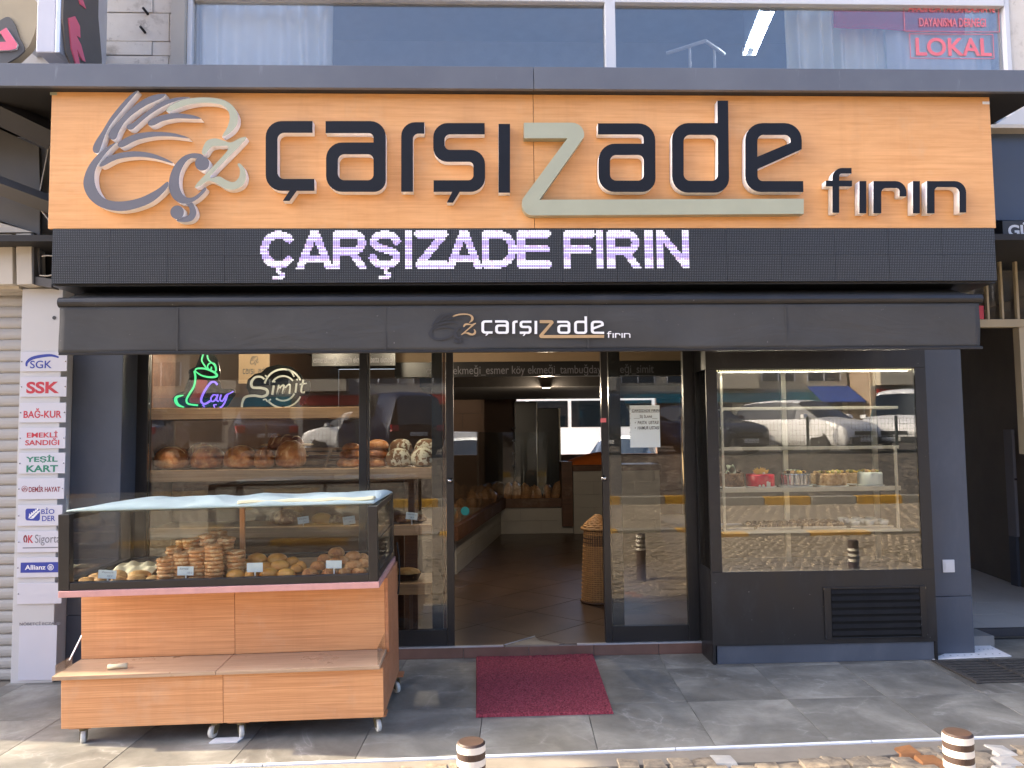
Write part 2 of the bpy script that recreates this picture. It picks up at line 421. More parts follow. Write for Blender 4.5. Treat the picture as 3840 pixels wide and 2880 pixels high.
plain('cake_white', S(222, 226, 216), .5, 0, .03, 6); plain('cream_white', S(232, 226, 210), .5, 0, .03); plain('choc_leaf', S(206, 216, 180), .4, 0, .1); plain('fruit_yellow', S(224, 186, 84), .4, 0, .15, 30); plain('pistachio', S(142, 134, 52), .5, 0, .25, 60)
plain('cup_foil', S(190, 190, 192), .25, .8, .1, 20); plain('paper_cup', S(224, 222, 214), .6, 0, .03)
glass('clear_glass', (.97, .985, .98, 1), .55, .0, dirt=.012)
glass('window_glass', (.97, .985, .975, 1), 1.0, .034, dirt=.006)
glass('upper_glass', (.985, .99, .995, 1), 1.0, .085, dirt=.05)
glass('case_glass', (.97, .985, .975, 1), 1.0, .06, dirt=.008)
glass('far_pane', (.8, .85, .85, 1), 1.0, .02)
emit('led_white', (.90, .84, 1, 1), .34); emit('led_lilac', (.62, .48, 1, 1), .27); emit('led_pink', (.92, .66, 1, 1), .27); emit('led_dim', (.5, .55, .6, 1), .0, (.22, .23, .24, 1))
emit('neon_green', (.10, 1, .34, 1), .2); emit('neon_violet', (.28, .16, 1, 1), .28)
emit('tube_white', (.86, .95, 1, 1), 14); emit('strip_led', (1, .84, .42, 1), .6); emit('spot_warm', (1, .8, .5, 1), 4)
emit('neon_white', (.9, 1, .92, 1), .012, S(176, 178, 170)); plain('tea_red', S(120, 40, 44), .5, 0, .05); plain('acrylic_black', S(14, 16, 16), .2, 0, .05)  # neon_white: pale sign lines with a faint glow put into the colour

def worn(name, c, rough, chip, spec=.5, amt=.3):
    m, n, b = new_mat(name)
    v = coords(n)
    col = ramp(n, noise(n, v, 2, 6, .6), [(.3, tuple(x*.88 for x in c[:3])+(1,)), (.7, tuple(x*1.12 for x in c[:3])+(1,))])
    sm = noise(n, coords(n, (1.2, 1.2, .5)), 3.2, 7, .72, .3)
    col = mixc(n, ramp(n, sm, [(.52, (0, 0, 0, 1)), (.8, (amt, amt, amt, 1))]), col, chip)
    sp = noise(n, v, 60, 2, .5)
    col = mixc(n, ramp(n, sp, [(.755, (0, 0, 0, 1)), (.785, (.8, .8, .8, 1))]), col, chip)
    n.links.new(col, b.inputs['Base Color'])
    n.links.new(ramp(n, sm, [(.3, (rough*.8,)*3+(1,)), (.8, (min(1, rough*1.6),)*3+(1,))]), b.inputs['Roughness'])
    b.inputs['Specular IOR Level'].default_value = spec
    bump(n, b, noise(n, v, 5, 3), .05, .01)
worn('slate', S(74, 80, 91), .42, S(136, 138, 144), amt=.16)
worn('black_paint', S(30, 30, 32), .36, S(110, 108, 106), amt=.12)
def marble():
    m, n, b = new_mat('paving')
    v = coords(n, rand=True)
    f = noise(n, v, 2.2, 8, .62, .4)
    base = ramp(n, f, [(.3, S(88, 86, 81)), (.52, S(122, 120, 113)), (.72, S(158, 155, 146))])
    w = noise(n, v, 1.3, 5, .55, 1.0)
    a = N(n, 'ShaderNodeMath', operation='SUBTRACT'); a.inputs[1].default_value = .5; n.links.new(w, a.inputs[0])
    ab = N(n, 'ShaderNodeMath', operation='ABSOLUTE'); n.links.new(a.outputs[0], ab.inputs[0])
    vein = ramp(n, ab.outputs[0], [(0, (.42, .42, .42, 1)), (.005, (.16, .16, .16, 1)), (.028, (0, 0, 0, 1))])
    g = noise(n, v, 4, 3)
    vm = mixc(n, 1., vein, ramp(n, g, [(.4, (.1, .1, .1, 1)), (.62, (1, 1, 1, 1))]), 'MULTIPLY')
    col = mixc(n, vm, base, S(190, 188, 182))
    d = noise(n, coords(n, (1, 1, 1), rand=True), 14, 6, .7)
    col = mixc(n, ramp(n, d, [(.5, (0, 0, 0, 1)), (.8, (.35, .35, .35, 1))]), col, S(146, 138, 126))
    n.links.new(col, b.inputs['Base Color'])
    n.links.new(ramp(n, d, [(.3, (.34, .34, .34, 1)), (.7, (.6, .6, .6, 1))]), b.inputs['Roughness'])
    bump(n, b, noise(n, v, 30, 6), .08, .004)
marble()
def cobble():
    m, n, b = new_mat('cobble')
    v = coords(n, rand=True)
    oi = N(n, 'ShaderNodeObjectInfo')
    f = noise(n, v, 14, 6, .65)
    n.links.new(ramp(n, f, [(.28, S(92, 84, 74)), (.5, S(142, 128, 108)), (.75, S(176, 160, 134))]), b.inputs['Base Color'])
    b.inputs['Roughness'].default_value = .85
    bump(n, b, noise(n, v, 40, 6), .5, .01)
cobble()
def old_wall():
    m, n, b = new_mat('old_wall')
    v = coords(n, rand=True)
    f = noise(n, v, 3.5, 8, .7, .2)
    col = ramp(n, f, [(.3, S(168, 158, 144)), (.45, S(214, 206, 194)), (.7, S(222, 215, 204))])
    st = noise(n, v, 9, 6, .75)
    col = mixc(n, ramp(n, st, [(.58, (0, 0, 0, 1)), (.72, (.7, .7, .7, 1))]), col, S(118, 106, 96))
    n.links.new(col, b.inputs['Base Color']); b.inputs['Roughness'].default_value = .85
    bump(n, b, f, .3, .01)
old_wall()
def fabric():
    m, n, b = new_mat('awning_fabric')
    v = coords(n)
    f = noise(n, v, 1.6, 6, .6, .5)
    col = ramp(n, f, [(.3, S(54, 54, 54)), (.7, S(66, 66, 66))])
    d = noise(n, v, 55, 2, .5)
    col = mixc(n, ramp(n, d, [(.74, (0, 0, 0, 1)), (.78, (.5, .5, .5, 1))]), col, S(130, 128, 126))
    n.links.new(col, b.inputs['Base Color']); b.inputs['Roughness'].default_value = .8
    bump(n, b, noise(n, coords(n, (.6, 1, 1.4)), 3.5, 3, .5, 1.2), .35, .03)
fabric()
def fascia():
    m, n, b = new_mat('fascia_paint')
    v = coords(n)
    f = noise(n, v, 1.2, 5, .6)
    col = ramp(n, f, [(.3, S(88, 92, 102)), (.7, S(104, 108, 116))])
    w = noise(n, coords(n, (9, 1, 1.6)), 2, 5, .7)
    col = mixc(n, ramp(n, w, [(.62, (0, 0, 0, 1)), (.78, (.35, .35, .35, 1))]), col, S(160, 164, 172))
    n.links.new(col, b.inputs['Base Color']); b.inputs['Roughness'].default_value = .42
fascia()
def crust(name, dark, mid, light, scale=7, sp=None, cut=.55, rough=.5):
    m, n, b = new_mat(name)
    v = coords(n, rand=True)
    f = noise(n, v, scale, 6, .6, .3)
    col = ramp(n, f, [(.3, dark), (.5, mid), (.72, light)])
    if sp:
        s = noise(n, v, scale*2.2, 5, .65, .4)
        col = mixc(n, ramp(n, s, [(cut, (0, 0, 0, 1)), (cut+.05, (1, 1, 1, 1))]), col, sp)
    n.links.new(col, b.inputs['Base Color']); b.inputs['Roughness'].default_value = rough
    bump(n, b, noise(n, v, scale*6, 5), .3, .006)
crust('crust', S(126, 66, 28), S(182, 112, 54), S(220, 168, 108), 15, S(226, 190, 140), .66)
crust('crust_dark', S(104, 52, 24), S(152, 86, 40), S(206, 146, 88), 16, S(220, 180, 130), .68)
crust('crust_cut', S(214, 170, 112), S(228, 190, 136), S(236, 206, 160), 12)
crust('flour_bread', S(88, 62, 44), S(112, 82, 58), S(132, 100, 72), 9, S(196, 194, 176), .5, .8)
crust('simit', S(150, 92, 42), S(188, 130, 76), S(206, 156, 104), 18, S(212, 176, 126), .52, .7)
crust('bun', S(176, 106, 36), S(208, 142, 58), S(224, 168, 84), 9, None, .5, .42)
crust('bun_crumb', S(136, 76, 34), S(186, 120, 62), S(220, 176, 120), 16, S(150, 88, 40), .55, .6)
crust('borek', S(150, 96, 44), S(196, 148, 84), S(216, 178, 116), 14, S(112, 70, 36), .62, .6)
crust('swirl', S(84, 48, 28), S(120, 76, 46), S(200, 166, 120), 30, S(206, 170, 124), .6, .6)
crust('nut_cake', S(150, 108, 66), S(188, 150, 104), S(212, 180, 136), 40, S(120, 80, 46), .62, .8)
crust('dark_nut', S(52, 34, 24), S(84, 56, 36), S(120, 88, 56), 30, S(160, 130, 84), .62, .8)
def mat_red():
    m, n, b = new_mat('mat_red')
    v = coords(n)
    f = noise(n, v, 90, 4, .7)
    n.links.new(ramp(n, f, [(.35, S(84, 20, 32)), (.5, S(138, 48, 60)), (.68, S(164, 78, 88))]), b.inputs['Base Color'])
    b.inputs['Roughness'].default_value = .9
    bump(n, b, f, .6, .01)
mat_red()
def towel():
    m, n, b = new_mat('towel')
    v = coords(n)
    n.links.new(ramp(n, noise(n, v, 3, 5), [(.3, S(164, 184, 186)), (.7, S(190, 206, 206))]), b.inputs['Base Color'])
    b.inputs['Roughness'].default_value = .95
    bump(n, b, noise(n, v, 260, 3), .5, .004)
towel()
plain('towel_hem', S(226, 214, 176), .95, 0, .06, 8, .3, 200)
def floor_mat():
    m, n, b = new_mat('shop_floor')
    v = coords(n, rand=True)
    n.links.new(ramp(n, noise(n, v, 3, 6, .6), [(.3, S(70, 54, 44)), (.7, S(96, 76, 62))]), b.inputs['Base Color'])
    b.inputs['Roughness'].default_value = .36
floor_mat()

# ================================================================== ground
Y_DOOR, Y_RP, Y_LP, Y_CASE, Y_SIGN = .27, .10, .05, -.03, -.67
def strip_y(x): return -1.409 + .0305*(x-.0)
g = MB().box(-300, 300, -300, 300, -1.2, -.16).build('ground', 'asphalt'); tag(g, kind='structure')
# pavement slab with the single tiles laid on it
pav = MB()
pav.prism([(-3.02, strip_y(-3.02)), (4.9, strip_y(4.9)), (4.9, .8), (-3.02, .8)], -.158, -.016, 'z')
pav = pav.build('pavement', 'dark_grout'); tag(pav, kind='structure')
PITX, PITY = .58, .64
def colx(k, y): return -.02+k*PITX+.045*(y+.9)
for r in range(3):
    y1 = -.085-.64*(r-1) if r else .555; y0 = y1-PITY
    for k in range(-6, 9):
        a, b_ = k, k+1
        def yy(x, y): return y+.013*(x-1)
        if r == 2:
            f0 = strip_y(colx(a, -1.37))+.002; f1 = strip_y(colx(b_, -1.37))+.002
        else: f0 = yy(colx(a, y0), y0)+.0016; f1 = yy(colx(b_, y0), y0)+.0016
        t0 = yy(colx(a, y1), y1)-.0016; t1 = yy(colx(b_, y1), y1)-.0016
        xs = [max(-3.0, colx(a, y0)+.0016), max(-3.0, colx(b_, y0)-.0016), max(-3.0, colx(b_, y1)-.0016), max(-3.0, colx(a, y1)+.0016)]
        if xs[1]-xs[0] < .05: continue
        if r == 0:      # back row stops at the step, the pillars and the case
            t0 = t1 = .254
            if k*PITX > 2.9: t0 = t1 = .45
        dz = random.uniform(-.0008, .0008)
        MB().prism([(xs[0], f0), (xs[1], f1), (xs[2], t1), (xs[3], t0)], -.0155, dz, 'z').build('paving_tile', 'paving', pav, bev=.0012)
# white metal edging along the pavement
e = MB()
for k in range(8):
    x0, x1 = -3.0+k*.98, -3.0+k*.98+.975
    e.hexa([(x0, strip_y(x0)-.011, -.05), (x1, strip_y(x1)-.011, -.05), (x1, strip_y(x1), -.05), (x0, strip_y(x0), -.05),
            (x0, strip_y(x0)-.011, .001), (x1, strip_y(x1)-.011, .001), (x1, strip_y(x1), .005), (x0, strip_y(x0), .005)])
e = e.build('edge_strip', 'edge_white'); tag(e, kind='structure')
# pavement further left and right, in front of the neighbours
nb = MB().prism([(-9, -1.50), (-3.03, -1.50), (-3.03, .5), (-9, .5)], -.158, -.02, 'z').build('neighbour_pavement', 'concrete'); tag(nb, kind='structure')
nb = MB().prism([(4.91, -1.28), (14, -1.0), (14, .6), (4.91, .6)], -.158, -.01, 'z').build('neighbour_pavement', 'concrete'); tag(nb, kind='structure')
# concrete gutter between the edging and the cobbles
def gut_y(x): return strip_y(x)-.085-.015*math.sin(x*2.1)-.012*math.sin(x*5.3)-max(0, .045-.03*abs(x-1.7))
xs = [-9+i*.25 for i in range(80)]
gm = MB().prism([(x, gut_y(x)-.05) for x in xs]+[(x, strip_y(x)-.0165) for x in reversed(xs)], -.158, -.005, 'z').build('gutter', 'concrete'); tag(gm, kind='structure')

# cobbled street: the stones nearest the pavement one by one, the rest as one part
street = MB().box(-14, 14, -7.4, -1.4, -.157, -.024).build('street', 'concrete'); tag(street, kind='structure')
def stone(x, y, w, d, h, z=-.04, rnd=None):
    j = lambda s: random.uniform(-s, s)
    zt = z+h
    p = [(x-w/2+j(.008), y-d/2+j(.008), z), (x+w/2+j(.008), y-d/2+j(.008), z), (x+w/2+j(.008), y+d/2+j(.008), z), (x-w/2+j(.008), y+d/2+j(.008), z)]
    q = [(a[0]+(x-a[0])*.10, a[1]+(y-a[1])*.10, zt+j(.006)) for a in p]
    m_ = [(a[0], a[1], zt-.014) for a in p]
    return p, m_, q, (x+j(.01), y+j(.01), zt+.004)
def add_stone(mb, *a, mi=0):
    p, m_, q, c = stone(*a); i = len(mb.v); mb.v += p+m_+q+[c]
    for k in range(4):
        k2 = (k+1) % 4
        mb.f += [(i+k, i+k2, i+4+k2, i+4+k), (i+4+k, i+4+k2, i+8+k2, i+8+k), (i+8+k, i+8+k2, i+12)]; mb.m += [mi]*3
rest = MB(); rows = 52; n_single = 0
for r in range(rows):
    y = -1.535-r*.108
    for k in range(-62, 63):
        x = k*.112 + (.056 if r % 2 else 0) + random.uniform(-.012, .012)
        yy = y + .0305*x + .05*math.cos((x % 1.7)/1.7*2*math.pi)*.5
        if yy > gut_y(x)-.01: continue
        w, d = .107*random.uniform(.9, 1.04), .104*random.uniform(.92, 1.06)
        painted = None
        if r < 5:
            for cx, sl, mt in ((1.13, .35, 'painted_white'), (1.47, .3, 'painted_orange'), (2.05, -.7, 'painted_orange'), (2.42, .1, 'painted_white')):
                if abs(x-(cx-sl*(y+1.6)*-1)) < .055: painted = mt
        if r < 4 and -2.2 < x < 3.4 and n_single < 215:
            mb = MB(); add_stone(mb, x, yy, w, d, .034+random.uniform(-.006, .008))
            mb.build('cobble', painted or 'cobble', street); n_single += 1
        elif abs(x) < 6.5:
            add_stone(rest, x, yy, w, d, .034+random.uniform(-.006, .008))
o = rest.build('cobbles', 'cobble', street); tag(o, kind='stuff')

# ================================================================== the shop's building
def X(u, v, Y): return PY(u, v, Y).x
def Z(u, v, Y): return PY(u, v, Y).z
XL0, XL1 = X(262, 1800, Y_LP), X(452, 1800, Y_LP)          # left pillar
XR0, XR1 = X(3480, 1900, Y_RP), X(3630, 1900, Y_RP)        # right pillar
bld = thing('bakery_building', 'grey building front with slate pillars around the bakery and office windows above', 'building', (0, .3, 0))
zj = Z(350, 2306, Y_LP)
box_part('pillar', 'slate', bld, XL0, XL1, Y_LP, .62, .001, zj-.002, .003)
box_part('pillar', 'slate', bld, XL0, XL1, Y_LP, .62, zj+.002, 2.75, .003)
zj = Z(3590, 2236, Y_RP)
box_part('pillar', 'slate', bld, XR0-.05, XR1, Y_RP, .9, .001, zj-.0015, .003)
box_part('pillar', 'slate', bld, XR0-.05, XR1, Y_RP, .9, zj+.0015, 2.75, .003)
box_part('lintel', 'soffit_dark', bld, XL1+.002, XR0-.052, .22, .62, 2.36, 2.75)
# shaded underside between the shop windows and the signboard
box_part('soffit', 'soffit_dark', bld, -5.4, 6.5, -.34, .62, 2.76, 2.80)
# upper storey: wall round the office window
ZB = Z(1900, 262, .1)-.35; Y_UP = .10
XW0, XW1 = X(703, 120, Y_UP), X(3788, 130, Y_UP)
ZT = 6.2
box_part('wall', 'old_wall', bld, -5.4, X(300, 120, Y_UP), Y_UP, .5, 2.81, ZT)
box_part('wall', 'old_wall', bld, XW1, 5.4, Y_UP, .5, 2.81, ZT)
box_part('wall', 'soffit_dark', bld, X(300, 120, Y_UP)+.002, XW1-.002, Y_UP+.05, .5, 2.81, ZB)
box_part('wall', 'old_wall', bld, -5.4, 5.4, Y_UP, .5, ZT+.002, 8.6)
for k in range(4):
    box_part('upper_window', 'far_glass', bld, -4.6+k*2.5, -2.9+k*2.5, Y_UP-.02, Y_UP+.1, 6.6, 8.0)
# rendered blocks left of the office window, each with its own joints
wx0, wx1 = X(300, 120, Y_UP), X(640, 120, Y_UP)
lv = [470, 262, 210, 157, 50, -70, -200]
for i in range(len(lv)-1):
    za, zb = Z(470, lv[i], Y_UP), Z(470, lv[i+1], Y_UP)
    cut = wx0+(wx1-wx0)*(.985 if i % 2 else .80)
    box_part('wall_block', 'old_wall', bld, wx0+.002, cut, Y_UP-.012+.004*(i % 2), .4, za+.003, zb-.002, .003)
    box_part('wall_block', 'old_wall', bld, cut+.003, wx1+.02, Y_UP-.006, .4, za+.003, zb-.002, .003)
box_part('window_jamb', 'beige', bld, wx1+.022, XW0-.002, Y_UP-.05, .4, ZB+.002, ZT)
def peg(u, v):
    p = PY(u, v, Y_UP-.012); q = p+Vector((-.015, -.05, .02))
    MB().tube([p, q], .009, 8).build('pipe_stub', 'car_trim', bld)
peg(*cA(945, 92)); peg(*cA(928, 210))
# office window
def frame_bar(u0, u1, w0=None, w1=None, **k): pass
xm0, xm1 = X(2268, 130, Y_UP), X(2307, 130, Y_UP)
ztr = Z(1900, 8, Y_UP)
win = thing('office_window', 'wide office window with white mullion above the grey canopy', 'window', (0, Y_UP, ZB))
box_part('mullion', 'white_plastic', win, xm0, xm1, Y_UP-.02, Y_UP+.07, ZB, ztr-.001, .004)
box_part('frame', 'white_plastic', win, XW0, XW0+.035, Y_UP-.01, Y_UP+.07, ZB, ZT-.01, .004)
box_part('frame', 'white_plastic', win, XW1-.04, XW1-.003, Y_UP-.01, Y_UP+.07, ZB, ZT-.01, .004)
box_part('transom', 'white_plastic', win, XW0+.037, XW1-.042, Y_UP-.015, Y_UP+.07, ztr, ztr+.07, .004)
for a, b_ in ((XW0+.036, xm0-.001), (xm1+.001, XW1-.041)):
    box_part('pane', 'upper_glass', win, a, b_, Y_UP+.03, Y_UP+.036, ZB, ztr-.001)
box_part('pane', 'upper_glass', win, XW0+.036, XW1-.041, Y_UP+.03, Y_UP+.036, ztr+.071, ZT-.01)
# red notice stuck to the pane
nt = thing('window_notice', 'pale red lettering stuck on the office window pane in thin frames', 'sign', (X(3650, 100, Y_UP+.028), Y_UP+.028, Z(3650, 220, Y_UP+.028)))
yn = Y_UP+.0275
text_on('LOKAL', (*cD(1662, 190), *cD(2050, 285)), yn, 'ink_pink', nt, bold=.02)
text_on('ARASINDA YARDIMLASMA ve', (*cD(1625, 18), *cD(2065, 65)), yn, 'ink_pink', nt, bold=.015)
text_on('DAYANISMA DERNEGI', (*cD(1682, 90), *cD(2020, 137)), yn, 'ink_pink', nt, bold=.015)
for (a, b_, c, d) in ((1600, -20, 2090, 163), (1632, 170, 2062, 298)):
    p = PY(*cD(a, b_), yn); q = PY(*cD(c, d), yn); t = .0035
    for nm, bx in (('b', (p.x, q.x, q.z, q.z+t)), ('t', (p.x, q.x, p.z-t, p.z)), ('l', (p.x, p.x+t, q.z+t, p.z-t)), ('r', (q.x-t, q.x, q.z+t, p.z-t))):
        box_part('border', 'ink_pink', nt, bx[0], bx[1], yn-.0015, yn, bx[2], bx[3])
# the office room behind it
room = MB()
room.box(-3.2, 4.6, 3.6, 3.7, 3.2, 6.1); room.box(-3.3, -3.2, .5, 3.6, 3.2, 6.1); room.box(4.6, 4.7, .5, 3.6, 3.2, 6.1)
room.build('office_wall', 'office_dark', bld)
box_part('office_ceiling', 'office_wall', bld, -3.3, 4.7, .5, 3.7, 6.1, 6.19)
box_part('office_floor', 'office_dark', bld, -3.3, 4.7, .5, 3.7, 3.1, 3.19)
def curtain(name, label, mat, u0, u1, Y, v1, amp=.035, waves=9, v0=-160, grp=None, ph=0):
    x0, x1 = X(u0, 100, Y), X(u1, 100, Y); z0 = ZB-.02; z1 = Z(u0, v0, Y)
    def fn(a, b):
        x = x0+(x1-x0)*a
        w = amp*math.sin(a*waves*2*math.pi+ph+.8*math.sin(a*7))*(.55+.45*(1-b))+amp*.35*math.sin(a*waves*5.3+ph)
        return (x+.006*math.sin(b*5+a*9), Y+w, z0+(z1-z0)*b)
    o = MB().grid(fn, 120, 8).build(name, mat, smooth=True)
    s = o.modifiers.new('thick', 'SOLIDIFY'); s.thickness = .003
    tag(o, label, 'curtain', grp)
curtain('curtain', 'white pleated curtain at the left end of the office window', 'curtain_white', 722, 1248, .30, 0, .055, 7)
curtain('curtain', 'cream pleated curtain right of the fluorescent lamp in the office', 'curtain_cream', 2946, 3128, .30, 0, .05, 3)
curtain('curtain', 'cream pleated curtain hanging partly behind the red cloth', 'curtain_cream', 3122, 3330, .42, 0, .03, 4, ph=1)
curtain('curtain', 'pale curtain behind the red window lettering', 'curtain_white', 3326, 3770, .34, 0, .03, 5, ph=2)
p0 = PY(*cD(1250, 20), .29); 
def rc(a, b):
    top = 20-30*0; u = 1248+(1915-1248)*a; v = -60+b*(200+ (30*a))
    q = PY(*cD(u, v), .285); return (q.x, q.y+.008*math.sin(a*14), q.z)
o = MB().grid(rc, 40, 6).build('red_cloth', 'red_cloth', smooth=True); tag(o, 'plain dark pink cloth hung across the office curtains', 'cloth')
o.modifiers.new('thick', 'SOLIDIFY').thickness = .003
# fluorescent lamp on the office ceiling
a = PY(*cD(920, 30), 1.05); d_ = (a-CPOS); sc2 = 1613/1439.
q = ray(*cD(822, 265)); b_ = CPOS+q*((a.z-CPOS.z)/q.z)
lamp = thing('fluorescent_lamp', 'twin fluorescent tube lamp glowing inside the upper office', 'lamp', tuple(a))
for s in (-1, 1):
    off = Vector((.045*s, 0, -.02)); MB().tube([a+off, b_+off], .013, 10).build('tube', 'tube_white', lamp)
for e_ in (a, b_): box_part('tube_holder', 'car_trim', lamp, e_.x-.07, e_.x+.07, e_.y-.015, e_.y+.015, a.z-.04, a.z+.06)
MB().hexa([tuple(a+Vector((-.05, .02, .03))), tuple(a+Vector((.05, .02, .03))), tuple(b_+Vector((.05, -.02, .03))), tuple(b_+Vector((-.05, -.02, .03))),
           tuple(a+Vector((-.05, .02, 6.09-a.z))), tuple(a+Vector((.05, .02, 6.09-a.z))), tuple(b_+Vector((.05, -.02, 6.09-a.z))), tuple(b_+Vector((-.05, -.02, 6.09-a.z)))]).build('lamp_housing', 'office_wall', lamp)
# white tube frame seen through the pane
fr = thing('tube_frame', 'white bent tube frame standing behind the office window', 'frame', tuple(PY(*cD(560, 345), .9)))
pa, pb, pc = PY(*cD(405, 270), .95), PY(*cD(600, 207), .75), PY(*cD(695, 275), 1.0)
MB().tube([pa, pb, pc], .016, 8).build('top_rail', 'white_plastic', fr)
for u, yv in ((520, .85), (645, .9)):
    t = PY(*cD(u, 245), yv); MB().tube([t, (t.x, t.y, 3.2)], .011, 8).build('post', 'white_plastic', fr)

# ------------------------------------------------------------------ canopy band over the sign
Y_CAN = Y_SIGN-.085
zc1, zc0 = Z(1900, 249, Y_CAN), Z(1900, 333, Y_CAN)
can = thing('canopy', 'long slate grey canopy band running above the wooden signboard', 'canopy', (0, Y_CAN, zc0))
xsm = X(2002, 290, Y_CAN)
box_part('fascia_panel', 'fascia_paint', can, -5.4, xsm-.0015, Y_CAN, Y_CAN+.03, zc0, zc1, .003)
box_part('fascia_panel', 'fascia_paint', can, xsm+.0015, 6.5, Y_CAN, Y_CAN+.03, zc0, zc1, .003)
_r1, _r2 = PZ(3722, 468, zc0), PZ(3840, 402, zc0); _r3 = _r2+(_r2-_r1)*.4
_pl = [(-5.4, Y_CAN+.031), (6.5, Y_CAN+.031), (6.5, Y_CAN+.10), (_r3.x, max(_r3.y, Y_CAN+.1)), (_r1.x, min(_r1.y, Y_UP-.06)), (_r1.x-.02, Y_UP-.06), (-5.4, Y_UP-.06)]
MB().prism(_pl, zc1-.03, zc1-.004, 'z').build('top_sheet', 'fascia_paint', can)
MB().prism(_pl, zc0+.006, zc0+.022, 'z').build('soffit_board', 'soffit_dark', can)

# ------------------------------------------------------------------ signboard
sx0, sx1 = X(187, 600, Y_SIGN), X(3722, 600, Y_SIGN)
zs1, zs0 = zc0+.004, Z(1900, 856, Y_SIGN)
sign = thing('signboard', 'large orange wood signboard with raised dark shop name and gold z', 'signboard', (0, Y_SIGN, zs0))
xs_ = X(2002, 600, Y_SIGN)
box_part('wood_panel', 'sign_wood', sign, sx0, xs_-.0015, Y_SIGN, Y_SIGN+.02, zs0, zs1, .0015)
box_part('wood_panel', 'sign_wood', sign, xs_+.0015, sx1, Y_SIGN, Y_SIGN+.02, zs0, zs1, .0015)
box_part('back_box', 'soffit_dark', sign, sx0+.01, sx1-.01, Y_SIGN+.021, -.35, zs0, zs1)
YF, DEP = Y_SIGN-.062, .058
LET = {  # outlines read off the photograph; third value = corner radius
 'c': (cB, [[(430, 243), (152, 243, 95), (152, 657, 95), (293, 657), (253, 717), (293, 717), (336, 657), (441, 657), (441, 586), (222, 586, 40), (222, 313, 40), (430, 313)]]),
 'a': (cB, [[(507, 243), (864, 243, 92), (864, 663, 70), (510, 663, 95), (510, 370, 95), (791, 370), (791, 315, 28), (507, 315)],
            [(580, 440, 38), (791, 440, 34), (791, 594, 34), (580, 594, 38)]]),
 'r': (cB, [[(955, 662), (955, 250, 82), (1092, 250), (1092, 318), (1025, 318, 32), (1025, 662)]]),
 's': (cB, [[(1450, 255), (1145, 255, 85), (1145, 485, 85), (1383, 485, 26), (1383, 594, 30), (1147, 594), (1147, 663), (1257, 663), (1225, 727), (1262, 727), (1302, 663), (1452, 663, 85), (1452, 414, 85), (1212, 414, 32), (1212, 322, 32), (1450, 322)]]),
 'i': (cB, [[(1532, 260), (1600, 260), (1600, 668), (1532, 668)]]),
 'a2': (cC, [[(390, 185), (635, 185, 72), (637, 479, 58), (393, 479, 70), (393, 272, 70), (585, 272), (585, 233, 18), (390, 233)],
             [(442, 321, 26), (586, 321, 24), (586, 430, 24), (442, 430, 26)]]),
 'd': (cC, [[(901, 88), (947, 88), (952, 482, 62), (707, 482, 70), (707, 184, 70), (902, 184)],
            [(757, 235, 26), (903, 235, 24), (903, 431, 26), (757, 431, 28)]]),
 'e': (cC, [[(1268, 432), (1269, 479), (1020, 479, 68), (1020, 184, 74), (1262, 184, 74), (1262, 296), (1073, 381), (1073, 432, 22)],
            [(1072, 235, 26), (1214, 235, 24), (1214, 268), (1072, 328)]]),
 'f': (cC, [[(1475, 376), (1393, 376, 42), (1393, 430), (1365, 430), (1365, 455), (1393, 455), (1393, 568), (1422, 568), (1422, 455), (1477, 455), (1477, 430), (1422, 430), (1422, 400, 10), (1475, 400)]]),
 'i2': (cC, [[(1508, 432), (1538, 432), (1538, 570), (1508, 570)]]),
 'r2': (cC, [[(1568, 432), (1710, 432, 48), (1710, 498), (1680, 498), (1680, 462, 14), (1602, 462, 20), (1602, 570), (1568, 570)]]),
 'i3': (cC, [[(1737, 432), (1767, 432), (1767, 570), (1737, 570)]]),
 'n': (cC, [[(1797, 432), (1965, 432, 50), (1965, 567), (1936, 567), (1936, 458, 26), (1830, 458, 15), (1830, 570), (1797, 570)]]),
}
ZGOLD = [[(1965, 460), (2191, 460, 46), (2191, 512, 22), (2023, 749), (3014, 745), (3014, 802), (1958, 808, 40), (1958, 748, 24), (2128, 518), (1965, 518)]]
ident = lambda x, y: (x, y)
for k, (fn, loops) in LET.items():
    me = outline_mesh(px_loops([rounded(l) for l in loops], fn, YF), YF, DEP)
    link_mesh('letter', me, ['letter_navy', 'letter_white'], sign)
me = outline_mesh(px_loops([rounded(l) for l in ZGOLD], ident, YF), YF, DEP)
link_mesh('letter', me, ['letter_gold', 'letter_gold'], sign)
